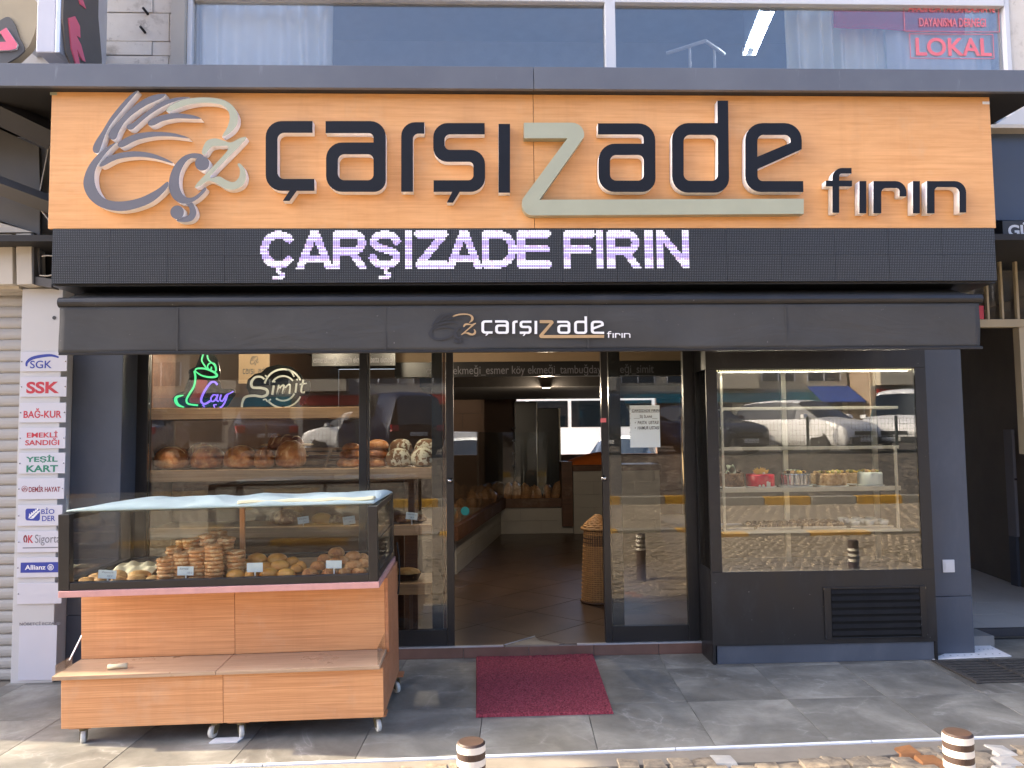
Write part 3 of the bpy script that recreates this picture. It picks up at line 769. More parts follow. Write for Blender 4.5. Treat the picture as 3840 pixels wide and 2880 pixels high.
EMB = [  # wheat-ear emblem, crop A
 ('g', [(880, 578), (830, 608), (765, 675), (702, 755), (650, 840), (610, 900), (592, 945), (600, 972), (628, 975), (645, 935), (668, 870), (702, 800), (770, 712), (830, 640)]),
 ('g', [(1058, 600), (985, 604), (905, 640), (825, 700), (760, 770), (705, 830), (692, 862), (706, 888), (738, 884), (762, 830), (802, 770), (872, 710), (945, 665), (1020, 632)]),
 ('g', [(1207, 620), (1120, 622), (1020, 655), (920, 722), (850, 780), (810, 800), (812, 822), (842, 825), (872, 800), (952, 732), (1050, 672), (1130, 642)]),
 ('g', [(1282, 757), (1230, 735), (1125, 723), (1030, 735), (960, 765), (943, 785), (950, 800), (985, 798), (1040, 772), (1130, 756), (1220, 758)]),
 ('g', [(1207, 882), (1120, 852), (1000, 840), (880, 850), (790, 885), (750, 920), (765, 940), (800, 930), (870, 895), (980, 872), (1090, 870)]),
 ('g', [(1102, 1042), (1050, 1008), (950, 974), (840, 964), (740, 980), (668, 1012), (632, 1058), (660, 1058), (740, 1018), (860, 1000), (980, 1010)]),
 ('g', [(742, 908), (680, 940), (610, 1000), (560, 1070), (533, 1150), (540, 1212), (575, 1272), (640, 1320), (730, 1345), (830, 1340), (950, 1300), (1030, 1240), (1072, 1188), (1066, 1160), (1000, 1210), (900, 1260), (800, 1283), (720, 1283), (660, 1262), (620, 1212), (603, 1150), (610, 1080), (650, 1010), (700, 950)]),
 ('g', [(1300, 1000), (1280, 982), (1225, 978), (1165, 1000), (1110, 1060), (1080, 1140), (1080, 1210), (1105, 1265), (1155, 1297), (1210, 1295), (1265, 1265), (1312, 1215), (1305, 1195), (1260, 1240), (1215, 1262), (1175, 1250), (1150, 1210), (1142, 1160), (1150, 1100), (1180, 1040), (1215, 1010), (1258, 1010)]),
 ('g', [(1178, 1292), (1225, 1292), (1248, 1335), (1250, 1372), (1225, 1405), (1180, 1417), (1125, 1408), (1150, 1388), (1188, 1380), (1208, 1360), (1206, 1325)]),
 ('o', circle(1290, 1043, 46)), ('o', circle(1130, 1354, 44)),
 ('y', [(1060, 700), (1090, 670), (1180, 632), (1300, 620), (1410, 632), (1480, 670), (1515, 730), (1512, 790), (1475, 840), (1416, 872), (1450, 810), (1465, 750), (1450, 700), (1400, 665), (1300, 655), (1200, 668), (1120, 695), (1072, 712)]),
 ('y', [(1288, 975), (1300, 930), (1325, 895), (1375, 883), (1430, 898), (1475, 908), (1540, 878), (1560, 898), (1345, 1120), (1400, 1125), (1445, 1150), (1490, 1162), (1525, 1130), (1530, 1080), (1515, 1050), (1530, 1043), (1558, 1075), (1570, 1130), (1550, 1180), (1500, 1208), (1440, 1206), (1380, 1170), (1330, 1155), (1268, 1190), (1255, 1172), (1455, 955), (1400, 932), (1345, 940), (1310, 985)]),
]
for i, (k, pts) in enumerate(EMB):
    lp = pts if k == 'o' else smooth_loop(pts, 4)
    me = outline_mesh(px_loops([lp], cA, YF), YF+.0012*(i % 3), DEP-.0012*(i % 3)-.001)
    link_mesh('emblem_stroke', me, ['letter_gold' if k == 'y' else 'letter_grey', 'letter_white'], sign)
box_part('sticker', 'letter_gold', sign, X(188, 352, Y_SIGN), X(214, 352, Y_SIGN), Y_SIGN-.002, Y_SIGN, Z(190, 357, Y_SIGN), Z(190, 346, Y_SIGN))
box_part('sticker', 'ink_white', sign, X(3684, 386, Y_SIGN), X(3710, 386, Y_SIGN), Y_SIGN-.002, Y_SIGN, Z(3690, 391, Y_SIGN), Z(3690, 381, Y_SIGN))

# ------------------------------------------------------------------ LED display
zl1, zl0 = zs0-.003, Z(1900, 1062, Y_SIGN)
lx0, lx1 = X(197, 960, Y_SIGN), X(3731, 960, Y_SIGN)
led = thing('led_display', 'black dot matrix LED display showing the shop name in violet white capitals', 'LED display', (0, Y_SIGN, zl0))
NX = 17; mw = (lx1-lx0)/NX; zmid = (zl0+zl1)/2+.002
for i in range(NX):
    for (a, b_) in ((zl0+.004, zmid), (zmid, zl1)):
        box_part('led_module', 'frame_black', led, lx0+i*mw+.0007, lx0+(i+1)*mw-.0007, Y_SIGN-.006+random.uniform(-.001, .001), Y_SIGN+.02, a+.0006, b_-.0006)
box_part('case', 'frame_black', led, lx0-.006, lx1+.006, Y_SIGN+.0205, -.35, zl0-.006, zl1)
nxd, nzd = NX*32, 32; px_ = (lx1-lx0)/nxd; pz_ = (zl1-zl0-.006)/nzd
u0, u1 = X(979, 940, Y_SIGN), X(2588, 940, Y_SIGN); zt, zb = Z(1780, 866, Y_SIGN), Z(1780, 1007, Y_SIGN)
gx = lx0+(np.arange(nxd)+.5)*px_; gz = zl0+.005+(np.arange(nzd)+.5)*pz_
GX, GZ = np.meshgrid(gx, gz, indexing='ij'); lit = np.zeros(GX.shape, bool)
# bold sans capitals as strokes in a box one cap-height high: (advance width, polylines)
_arc = lambda cx, cy, rx, ry, a0, a1, n=14: [(cx+rx*math.cos(math.radians(a0+(a1-a0)*i/n)), cy+ry*math.sin(math.radians(a0+(a1-a0)*i/n))) for i in range(n+1)]
LEDG = {
 'C': (1.0, [_arc(.50, .5, .40, .40, 42, 318, 20)]), 'A': (1.0, [[(.09, 0), (.5, 1.0), (.91, 0)], [(.25, .26), (.75, .26)]]),
 'R': (1.0, [[(.11, 0), (.11, .905), (.60, .905)], [(.11, .46), (.58, .46)], _arc(.60, .682, .22, .222, 90, -90), [(.52, .46), (.86, 0)]]),
 'S': (.93, [[(.80, .72)]+_arc(.46, .70, .31, .205, 25, 200)+[(.30, .56), (.60, .46)]+_arc(.46, .30, .33, .205, 35, -170)+[(.12, .28)]]),
 'I': (.40, [[(.2, 0), (.2, 1)]]), 'Z': (.86, [[(.06, .905), (.80, .905), (.08, .095), (.82, .095)]]),
 'D': (1.0, [[(.48, .905), (.11, .905), (.11, .095), (.48, .095)], _arc(.46, .5, .41, .405, -90, 90, 16)]),
 'E': (.93, [[(.86, .905), (.11, .905), (.11, .095), (.88, .095)], [(.11, .51), (.82, .51)]]),
 'F': (.85, [[(.82, .905), (.11, .905), (.11, 0)], [(.11, .49), (.72, .49)]]), 'N': (1.0, [[(.11, 0), (.11, 1)], [(.11, .95), (.87, .05)], [(.87, 0), (.87, 1)]]),
 ' ': (.38, [])}
cap = zt-zb; adv = sum(LEDG[c][0] for c in 'CARSIZADE FIRIN'); wsc = (u1-u0)/adv; pen = u0
def seg_dist(ax, az, bx, bz):
    dx, dz = bx-ax, bz-az; l2 = dx*dx+dz*dz or 1e-9
    tt = np.clip(((GX-ax)*dx+(GZ-az)*dz)/l2, 0, 1); return np.hypot(GX-ax-tt*dx, GZ-az-tt*dz)
for ci, c in enumerate('CARSIZADE FIRIN'):
    for pl in LEDG[c][1]:
        w_ = [(pen+p[0]*wsc, zb+p[1]*cap) for p in pl]
        for p, q in zip(w_[:-1], w_[1:]):
            lit |= (seg_dist(*p, *q) < .098*cap) & (GZ > zb) & (GZ < zt)
    if ci in (0, 3):          # the cedillas
        cxm = pen+.5*wsc*LEDG[c][0]
        for p, q in (((.0, -.06), (.02, -.12)), ((.02, -.12), (.12, -.16)), ((.12, -.16), (.08, -.25)), ((.08, -.25), (-.12, -.25))):
            lit |= seg_dist(cxm+p[0]*cap, zb+p[1]*cap, cxm+q[0]*cap, zb+q[1]*cap) < .05*cap
    pen += LEDG[c][0]*wsc
on, off, on2, on3 = MB(), MB(), MB(), MB()
rowk = [random.choice((0, 0, 1, 1, 2)) for _ in range(nzd)]
for i in range(nxd):
    for j in range(nzd):
        x, z = gx[i], gz[j]
        if lit[i, j]:
            h = .0040; (on3 if random.random() < .03 else (on, on2, on3)[rowk[j]] if 2 < i % 7 or rowk[j] != 2 else on).quad([(x-h, Y_SIGN-.0085, z-h), (x+h, Y_SIGN-.0085, z-h), (x+h, Y_SIGN-.0085, z+h), (x-h, Y_SIGN-.0085, z+h)])
        else:
            h = .0015; off.quad([(x-h, Y_SIGN-.0085, z-h), (x+h, Y_SIGN-.0085, z-h), (x+h, Y_SIGN-.0085, z+h), (x-h, Y_SIGN-.0085, z+h)])
def flat_mesh(mb, name):
    me = bpy.data.meshes.new(name); me.from_pydata(mb.v, [], mb.f); me.update(); return me
o = link_mesh('lit_dots', flat_mesh(on, 'on'), 'led_white', led); tag(o, kind='stuff')
o = link_mesh('lit_dots', flat_mesh(on2, 'on'), 'led_lilac', led); tag(o, kind='stuff')
o = link_mesh('lit_dots', flat_mesh(on3, 'on'), 'led_pink', led); tag(o, kind='stuff')
o = link_mesh('dark_dots', flat_mesh(off, 'off'), 'led_dim', led); tag(o, kind='stuff')

# ------------------------------------------------------------------ awning
Y_AW = -.71
aw = thing('awning', 'retracted charcoal fabric awning with printed shop name on its valance', 'awning', (0, Y_AW, Z(1900, 1310, Y_AW)))
ax0, ax1 = X(222, 1240, Y_AW), X(3675, 1240, Y_AW)
zb_, zt_ = Z(1900, 1312, Y_AW), Z(1900, 1145, Y_AW); zbar = Z(1900, 1110, Y_AW)
n_ = 160
def vfn(a, b):
    x = ax0+(ax1-ax0)*a
    y = Y_AW+.006*math.sin(x*3.1+b*2)*(1-b)+.004*math.sin(x*9+b*5)*(1-b)+.005*(1-b)
    return (x, y, zb_+(zt_-zb_)*b)
o = MB().grid(vfn, n_, 12).build('valance', 'awning_fabric', aw, smooth=True); m_ = o.modifiers.new('thick', 'SOLIDIFY'); m_.thickness = .002; m_.offset = 1
box_part('hem', 'frame_black', aw, ax0, ax1+.01, Y_AW-.004, Y_AW+.012, zb_-.014, zb_+.004, .003)
seams = [X(u, 1240, Y_AW) for u in (665, 1445, 2205, 2948)]
for s in seams: box_part('seam', 'awning_fabric', aw, s-.004, s+.004, Y_AW-.0035, Y_AW-.001, zb_+.006, zt_-.004)
# front bar
o = MB().tube([(ax0-.008, Y_AW+.012, (zt_+zbar)/2), (ax1+.02, Y_AW+.012, (zt_+zbar)/2)], (zbar-zt_)/2+.003, 16).build('front_bar', 'black_paint', aw, smooth=False)
rb = PY(281, 1082, -.5)
o = MB().hexa([(ax0+.0, Y_AW+.02, zbar-.006), (ax1-.0, Y_AW+.02, zbar-.006), (ax1-.0, Y_AW+.03, zbar-.02), (ax0, Y_AW+.03, zbar-.02),
               (ax0+.01, -.45, 2.415), (ax1-.01, -.45, 2.415), (ax1-.01, -.44, 2.39), (ax0+.01, -.44, 2.39)]).build('canopy_fabric', 'awning_fabric', aw)
MB().tube([(ax0, -.43, 2.36), (ax1, -.43, 2.36)], .045, 14).build('roller', 'black_paint', aw)
for xk in (-1.75, .25, 2.3):
    MB().tube([(xk, -.43, 2.31), (xk+.35, -.60, 2.29), (xk+.05, Y_AW+.02, zt_+.012)], .016, 8).build('folding_arm', 'black_paint', aw)
MB().box(ax0+.2, ax1-.2, -.40, -.36, 2.30, 2.415).build('mounting_rail', 'soffit_dark', aw)
# printed name on the valance
YP = Y_AW-.0075
def vmap(fn, src, dst):
    """affine from sign pixels to valance pixels"""
    (a0, b0, a1, b1), (c0, d0, c1, d1) = src, dst
    def g_(x, y):
        u, w = fn(x, y); return (c0+(u-a0)*(c1-c0)/(a1-a0), d0+(w-b0)*(d1-d0)/(b1-b0))
    return g_
srcN = (997, 454, 3014, 717); dstN = (*cV(608, 165), *cV(1850, 300))
for k, (fn, loops) in LET.items():
    if k in ('f', 'i2', 'r2', 'i3', 'n'):
        m_ = vmap(fn, (3097, 630, 3623, 800), (*cV(1878, 275), *cV(2115, 342)))
    else: m_ = vmap(fn, srcN, dstN)
    dz = 0
    me = outline_mesh(px_loops([rounded(l, 4) for l in loops], m_, YP), YP, .0012); link_mesh('printed_letter', me, ['ink_white', 'ink_white'], aw)
me = outline_mesh(px_loops([rounded(l, 4) for l in ZGOLD], vmap(ident, (1965, 460, 3014, 802), (*cV(1198, 163), *cV(1850, 342))), YP), YP, .0012); link_mesh('printed_letter', me, ['ink_tan', 'ink_tan'], aw)
for i, (k, pts) in enumerate(EMB):
    if k == 'o': lp = pts
    else: lp = smooth_loop(pts, 3)
    m_ = vmap(cA, (*cA(533, 578), *cA(1575, 1417)), (*cV(72, 80), *cV(556, 395)))
    me = outline_mesh(px_loops([lp], m_, YP), YP-.0003*(i % 3), .0012); link_mesh('printed_emblem', me, ['ink_tan' if k == 'y' else 'ink_charcoal']*2, aw)

# ================================================================== shop front: step, windows, doors
FZ = .078                                     # shop floor level
stp = MB().box(XL1+.003, 1.52, .256, .62, -.02, FZ-.014).build('door_step', 'grout'); tag(stp, kind='structure')
jx = [XL1+.003]+[X(u, 2440, .25) for u in (1493, 1738, 1983, 2227, 2470)]+[1.52]
jx = [XL1+.003, jx[1]-.94, jx[1]-.47]+jx[1:]
for a, b_ in zip(jx[:-1], jx[1:]): box_part('riser_tile', 'brown_tile', stp, a+.002, b_-.002, .246, .2555, .001, FZ-.006, .0015)
for u0, u1 in ((1440, 1888), (2165, 2640)):
    box_part('edge_trim', 'alu', stp, X(u0, 2420, .25), X(u1, 2420, .25), .244, .275, FZ-.0055, FZ+.004, .001)
# broken corner of the threshold filled with mortar
pp = [PZ(*c7(x, y), FZ) for x, y in ((838, 205), (1030, 150), (1068, 180), (1185, 195), (1190, 208), (845, 211))]
MB().prism([(p.x, max(p.y, .247)) for p in pp], FZ-.012, FZ+.0035, 'z').build('mortar_patch', 'concrete', stp)
a, b_ = PZ(*c7(838, 205), FZ), PZ(*c7(1030, 150), FZ)
MB().tube([(a.x, max(a.y, .25), FZ+.004), (b_.x, b_.y, FZ+.004)], .005, 6).build('edge_trim', 'alu', stp)

YD = Y_DOOR
def vbar(name, parent, u0, u1, v, y0, y1, z0, z1, mat='frame_black', bev=.002):
    return box_part(name, mat, parent, X(u0, v, y0), X(u1, v, y0), y0, y1, z0, z1, bev)
ZH = 2.36
# left display window
dw = thing('shop_window', 'large fixed shop window left of the entrance in black frame', 'window', (-1.6, YD, FZ))
vbar('frame', dw, 505, 552, 1600, YD, YD+.06, .001, ZH-.002)
box_part('frame', 'black_paint', dw, XL1+.002, X(505, 1600, YD)-.001, YD-.002, YD+.06, .001, ZH-.002, .002)
vbar('mullion', dw, 1346, 1376, 1600, YD, YD+.06, FZ+.1, ZH-.002)
xw0, xw1 = X(552, 1600, YD)+.001, X(1346, 1600, YD)-.001
box_part('bottom_rail', 'frame_black', dw, xw0, xw1+.05, YD, YD+.06, FZ, FZ+.098, .002)
box_part('pane', 'window_glass', dw, xw0, xw1, YD+.02, YD+.028, FZ+.1, ZH-.004)
# left sliding door
d1 = thing('sliding_door', 'black framed glass sliding door left of the doorway beside the cart', 'door', (X(1540, 2400, YD), YD, FZ))
xa, xb = X(1378, 1800, YD), X(1702, 1900, YD)
dz0 = Z(1600, 2363, YD)
vbar('stile', d1, 1675, 1702, 1900, YD-.005, YD+.04, FZ+.006, ZH-.004)
box_part('stile', 'frame_black', d1, xa, xa+.012, YD-.002, YD+.04, FZ+.006, ZH-.004, .002)
xs1 = X(1675, 1900, YD-.005)
box_part('bottom_rail', 'frame_black', d1, xa+.013, xs1-.001, YD-.003, YD+.04, FZ+.006, dz0, .002)
box_part('pane', 'window_glass', d1, xa+.013, xs1-.001, YD+.015, YD+.022, dz0+.001, ZH-.004)
def knob(u, v, parent, name='knob'):
    p = PY(u, v, YD-.005)
    o = MB().lathe([(.004, 0), (.019, 0), (.021, .004), (.018, .010), (.010, .013), (.010, .022), (.013, .026), (.013, .036), (.006, .040)], n=20)
    me = o.mesh(name); me.transform(Matrix.Rotation(math.pi/2, 4, 'X')); me.transform(Matrix.Translation(p))
    link_mesh(name, me, 'chrome', parent, smooth=True)
knob(*c3(337, 740), d1)
# second leaf standing just behind it
d3 = thing('inner_door_leaf', 'narrow dark frame of the pushed back leaf behind the left sliding door', 'door', (X(1640, 2300, YD+.1), YD+.1, FZ))
vbar('stile', d3, 1620, 1660, 1900, YD+.09, YD+.13, FZ+.004, ZH-.006)
vbar('stile', d3, 1662, 1672, 1900, YD+.088, YD+.13, FZ+.004, ZH-.006, 'brown_wood')
# right sliding door
d4 = thing('inner_door_leaf', 'narrow dark frame of the pushed back leaf behind the right sliding door', 'door', (X(2310, 2300, YD+.1), YD+.1, FZ))
vbar('stile', d4, 2290, 2334, 1900, YD+.09, YD+.13, FZ+.004, ZH-.006)
d2 = thing('sliding_door', 'black framed glass sliding door with paper notice beside the cake case', 'door', (X(2440, 2400, YD), YD, FZ))
vbar('stile', d2, 2262, 2287, 1900, YD-.005, YD+.04, FZ+.006, ZH-.004)
vbar('stile', d2, 2573, 2612, 1900, YD-.005, YD+.04, FZ+.006, ZH-.004)
xs0, xs1 = X(2287, 1900, YD-.005)+.001, X(2573, 1900, YD-.005)-.001
dz0 = Z(2430, 2346, YD)
box_part('bottom_rail', 'frame_black', d2, xs0, xs1, YD-.003, YD+.04, FZ+.006, dz0, .002)
box_part('pane', 'window_glass', d2, xs0, xs1, YD+.015, YD+.022, dz0+.001, ZH-.004)
knob(*c4(92, 728), d2)
MB().box(X(2252, 1576, YD-.006), X(2273, 1576, YD-.006), YD-.0075, YD-.0055, Z(2260, 1584, YD), Z(2260, 1568, YD)).build('sticker', 'ink_pink', d2)
box_part('jamb_post', 'black_paint', bld, X(2613, 1900, YD)+.001, 1.575, YD+.003, .62, .079, ZH-.001, .002)
# paper notice in its clear pocket, hung inside the right door
nt = thing('paper_notice', 'printed job notice in a clear sleeve on the right glass door', 'notice', tuple(PY(*c4(312, 565), YD+.008)))
yn = YD+.0065
p, q = PY(*c4(228, 341), yn), PY(*c4(392, 563), yn)
box_part('sheet', 'paper_white', nt, p.x, q.x, yn, yn+.0015, q.z, p.z)
text_on('ÇARŞIZADE FIRIN', (*c4(240, 361), *c4(386, 378)), yn-.0006, 'ink_dark', nt, bold=.012, thick=.0004)
text_on('İŞ İLANI', (*c4(282, 390), *c4(347, 410)), yn-.0006, 'ink_dark', nt, bold=.012, thick=.0004)
text_on('•  PASTA  USTASI', (*c4(256, 424), *c4(383, 440)), yn-.0006, 'ink_dark', nt, bold=.012, thick=.0004, shear=.2)
text_on('•  HAMUR USTASI', (*c4(256, 452), *c4(386, 468)), yn-.0006, 'ink_dark', nt, bold=.012, thick=.0004, shear=.2)
for (a, b_, y_) in ((238, 386, 377.5), (250, 282, 410), (347, 376, 410)):
    p1, p2 = PY(*c4(a, y_), yn-.0006), PY(*c4(b_, y_), yn-.0006)
    box_part('underline', 'ink_dark', nt, p1.x, p2.x, yn-.001, yn-.0004, p1.z-.002, p1.z)
for k in range(8):
    c = PY(*c4(230.5, 360+k*25), yn-.0003)
    box_part('punch_hole', 'ink_dark', nt, c.x-.0025, c.x+.0025, yn-.0008, yn-.0001, c.z-.0025, c.z+.0025)

# ================================================================== shop interior
Y_BK = 9.0
shop = thing('shop_interior', 'dark brown walls and ceiling of the bakery seen through the open door', 'room', (0, .7, FZ))
fl = MB().box(-2.6, 3.6, .275, Y_BK+.1, -.02, FZ-.006).build('shop_floor', 'grout'); tag(fl, kind='structure')
# floor tiles laid on the diagonal
TS = .60; c45 = math.cos(math.pi/4)
fo = PZ(*c3(785, 1575), FZ)
tm = None; tcount = 0
for i in range(-9, 18):
    for j in range(-9, 18):
        cx, cy = fo.x+(i-j)*TS*c45+.02, fo.y+(i+j)*TS*c45+TS*c45*1.0
        r = TS*c45-.004
        poly = [(cx-r, cy), (cx, cy-r), (cx+r, cy), (cx, cy+r)]
        # clip to the room
        def clip(poly, f):
            out = []
            for a, b_ in zip(poly, poly[1:]+poly[:1]):
                fa, fb = f(a), f(b_)
                if fa >= 0: out.append(a)
                if (fa >= 0) != (fb >= 0):
                    t_ = fa/(fa-fb); out.append((a[0]+(b_[0]-a[0])*t_, a[1]+(b_[1]-a[1])*t_))
            return out
        for f_ in (lambda p: p[1]-.278, lambda p: p[0]+1.3, lambda p: 3.0-p[0], lambda p: Y_BK-p[1]):
            if poly: poly = clip(poly, f_)
        if len(poly) < 3: continue
        if max(p[1] for p in poly) < 3.6: MB().prism(poly, FZ-.0055, FZ+random.uniform(-.0006, .0006), 'z').build('floor_tile', 'shop_floor', fl)
        else:
            tm = tm or MB(); tm.prism(poly, FZ-.0055, FZ, 'z')
o = tm.build('floor_tiles', 'shop_floor', fl); tag(o, kind='stuff')
box_part('side_wall', 'wall_brown', shop, -2.7, -2.6, .63, Y_BK, 0, 2.9)
box_part('side_wall', 'wall_cream', shop, 3.6, 3.7, .92, Y_BK, 0, 2.9)
box_part('ceiling', 'ceiling_dark', shop, -2.6, 3.6, .63, Y_BK, 2.755, 2.85)
# back wall with the opening to the yard behind
ox0, ox1 = X(*c3(690, 290), Y_BK), X(2460, 1500, Y_BK); oz1, oz0 = Z(*c3(800, 285), Y_BK), Z(*c3(1050, 600), Y_BK)
bw = [( -2.6, ox0, 0, 2.75), (ox1, 3.6, 0, 2.75), (ox0, ox1, 0, oz0), (ox0, ox1, oz1, 2.75)]
for a, b_, c, d in bw: box_part('back_wall', 'wall_brown', shop, a+.001, b_-.001, Y_BK, Y_BK+.12, c, d)
# lettered beam
YB = 1.6
zb0, zb1 = Z(*c3(700, 186), YB), Z(*c3(700, 108), YB)
bm_ = thing('menu_beam', 'black ceiling beam with a row of grey bread names', 'sign', (X(2000, 1390, YB), YB, zb0))
box_part('board', 'frame_black', bm_, X(1480, 1390, YB), X(2560, 1390, YB), YB, YB+.06, zb0, zb1)
text_on('çavdar ekmeği_esmer köy ekmeği_tambuğday ekmeği_simit', (1598, 1374, 2452, 1398), YB-.001, 'ink_grey', bm_, bb='ekme')
box_part('valance_wall', 'wall_cream', shop, X(1480, 1340, YB), X(2560, 1340, YB), YB+.005, YB+.055, zb1+.002, 2.754)
YB2 = 2.2
box_part('ceiling_drop', 'ceiling_dark', shop, -.6, 2.8, YB2, YB2+2.6, Z(*c3(800, 240), YB2), 2.754)
# side beam over the bread shelves
bm2 = thing('menu_beam', 'black beam with bread names above the window shelves', 'sign', (-.9, .95, 2.3))
pA, pB = PY(*c1(1235, 100), 1.15), PY(*c1(1810, 150), 1.15)
box_part('board', 'frame_black', bm2, pA.x, pB.x, 1.15, 1.2, pB.z-.02, pA.z+.2)
text_on('esmerekmeği_hüseyin ekmek_cabatta ekmeği', (*c1(1245, 100), *c1(1795, 160)), 1.149, 'ink_grey', bm2)
# hanging panel with the shop's mark behind the neon signs
hp = thing('hanging_panel', 'tan hanging panel with small dark emblem behind the neon signs', 'sign', tuple(PY(*c1(835, 280), 1.1)))
p, q = PY(*c1(730, 60), 1.1), PY(*c1(938, 290), 1.1)
box_part('panel', 'wall_cream', hp, p.x, q.x, 1.1, 1.12, q.z, p.z)
for k, (fn, loops) in LET.items():
    if k in ('f', 'i2', 'r2', 'i3', 'n'): continue
    m_ = vmap(fn, srcN, (*c1(757, 190), *c1(930, 225)))
    me = outline_mesh(px_loops([rounded(l, 3) for l in loops], m_, 1.098), 1.098, .0015); link_mesh('printed_letter', me, ['ink_dark']*2, hp)
for i, (k, pts) in enumerate(EMB):
    m_ = vmap(cA, (*cA(533, 578), *cA(1575, 1417)), (*c1(806, 100), *c1(865, 165)))
    me = outline_mesh(px_loops([pts if k == 'o' else smooth_loop(pts, 2)], m_, 1.098), 1.098-.0004*(i % 3), .0015); link_mesh('printed_emblem', me, ['ink_dark']*2, hp)

# tiled counters inside: left run, back run, right counter
def tile_wall(parent, p0, p1, z0, z1, th, tw=.6, hh=.19, flip=1):
    """cream wall tiles between two floor points, as single pieces"""
    p0, p1 = Vector((p0[0], p0[1], 0)), Vector((p1[0], p1[1], 0)); L = (p1-p0).length; d = (p1-p0)/L; nrm = Vector((d.y, -d.x, 0))*flip
    r = 0; z = z0
    while z < z1-.01:
        zt = min(z+hh, z1); s = -tw/2*(r % 2)
        while s < L-.01:
            a, b_ = max(s, 0)+.002, min(s+tw, L)-.002
            if b_-a > .02:
                q = [p0+d*a, p0+d*b_, p0+d*b_+nrm*th, p0+d*a+nrm*th]
                MB().hexa([(w.x, w.y, z+.002) for w in q]+[(w.x, w.y, zt-.002) for w in q]).build('wall_tile', 'cream_tile', parent)
            s += tw
        z = zt; r += 1
A = PZ(*c3(365, 1240), FZ); B_ = PZ(*c3(605, 1025), FZ); Cc = PZ(*c3(935, 1025), FZ); Dd = PZ(*c3(1160, 1025), FZ)
YC = B_.y
cnt = thing('bread_counter', 'tiled corner counter holding bagged loaves along the left of the shop', 'counter', (A.x, A.y, FZ))
ztop = Z(*c3(605, 885), YC)
tile_wall(cnt, (A.x, A.y), (B_.x, B_.y), FZ, ztop, .012)
tile_wall(cnt, (B_.x, YC), (Dd.x-.05, YC), FZ, ztop, .012)
o = MB().prism([(A.x, A.y+.001), (B_.x, YC+.001), (Cc.x, YC+.001), (Cc.x, Y_BK-.05), (A.x-.4, Y_BK-.05), (-1.2, A.y-.3)], FZ+.001, ztop-.002, 'z').build('counter_base', 'grout', cnt)
# wooden fronts of the bread trough
dv = Vector((B_.x-A.x, B_.y-A.y, 0)).normalized(); nv = Vector((dv.y, -dv.x, 0))
za, zb2 = ztop+.002, ztop+.17
a = Vector((A.x, A.y, 0))-dv*.3; b_ = Vector((B_.x, B_.y, 0))
q = [a+nv*.09, b_+nv*.09-dv*.05, b_+nv*.02-dv*.05, a+nv*.02]
MB().hexa([(w.x, w.y, za) for w in q]+[(w.x, w.y, zb2-.02) for w in q]).build('trough_front', 'brown_wood', cnt)
box_part('trough_front', 'brown_wood', cnt, B_.x+.05, Cc.x, YC-.06, YC+.01, za, za+.13)
box_part('corner_post', 'brown_wood', cnt, Cc.x+.002, Cc.x+.16, YC-.1, YC+.3, Z(*c3(950, 985), YC-.1), Z(*c3(950, 640), YC-.1))
# glass screen over the trough
g0, g1 = PY(*c3(590, 485), YC+.1), PY(*c3(925, 485), YC+.1)
box_part('screen', 'clear_glass', cnt, g0.x, g1.x, YC-.02, YC-.014, zb2+.02, g0.z)
q = [a+nv*.05, b_+nv*.05, b_+nv*.043, a+nv*.043]
MB().hexa([(w.x, w.y, zb2) for w in q]+[(w.x, w.y, g0.z) for w in q]).build('screen', 'clear_glass', cnt)
# bagged loaves standing in the trough
def bag_mesh(seed):
    rnd = random.Random(seed)
    def fn(a_, b2):
        q = 2*math.pi*a_; z = b2
        r = (1-.35*max(0, b2-.75)/.25) if b2 > .75 else 1
        cr = 1+.10*math.sin(q*5+seed)+.06*math.sin(q*9+b2*12+seed)
        if b2 > .97: r *= .1
        return (.055*r*cr*math.cos(q)*1.3, .05*r*cr*math.sin(q), z*.36+.008*math.sin(q*6+seed)*b2)
    mb = MB().grid(fn, 14, 8); return mb.mesh('bag', merge=True)
bags = [bag_mesh(i) for i in range(4)]
def place(name, me, mats, loc, rot=(0, 0, 0), sc_=(1, 1, 1), label=None, cat=None, grp=None, smooth=True):
    o = bpy.data.objects.new(name, me); COL.objects.link(o)
    if not me.materials:
        for m_ in (mats if isinstance(mats, list) else [mats]): me.materials.append(MATS[m_])
        if smooth:
            for p in me.polygons: p.use_smooth = True
    o.location = loc; o.rotation_euler = rot; o.scale = sc_
    tag(o, label, cat, grp); return o
Ldir = (b_-a).length
for k in range(15):
    w = a+dv*(.12+k*(Ldir-.25)/15)-nv*(.06+.05*(k % 2))
    place('bagged_loaf', bags[k % 4], 'bag_clear', (w.x, w.y, ztop), (random.uniform(-.2, .1), random.uniform(-.25, .25), random.uniform(0, 6)), (1, 1, random.uniform(.8, 1.05)),
          ORD[k]+' bagged loaf from the doorway end of the slanting trough', 'bread', 'bagged loaves in the left trough')
for k in range(12):
    x = B_.x+.1+k*(Cc.x-B_.x-.15)/12
    place('bagged_loaf', bags[(k+1) % 4], 'bag_clear', (x, YC+.13+.1*(k % 2), ztop), (random.uniform(-.1, .2), random.uniform(-.3, .3), random.uniform(0, 6)), (1, 1, random.uniform(.8, 1.15)),
          ORD[k]+' bagged loaf from the left behind the back glass screen', 'bread', 'bagged loaves at the back counter')
p = PY(*c3(417, 902), A.y-.05)
me = MB().lathe([(.001, 0), (.045, 0), (.045, .004), (.001, .004)], n=20).mesh('label'); me.transform(Matrix.Rotation(math.pi/2, 4, 'X'))
o = place('bag_label', me, 'label_teal', (p.x, p.y, p.z), label='round teal label on the front bagged loaf', cat='label', smooth=False)
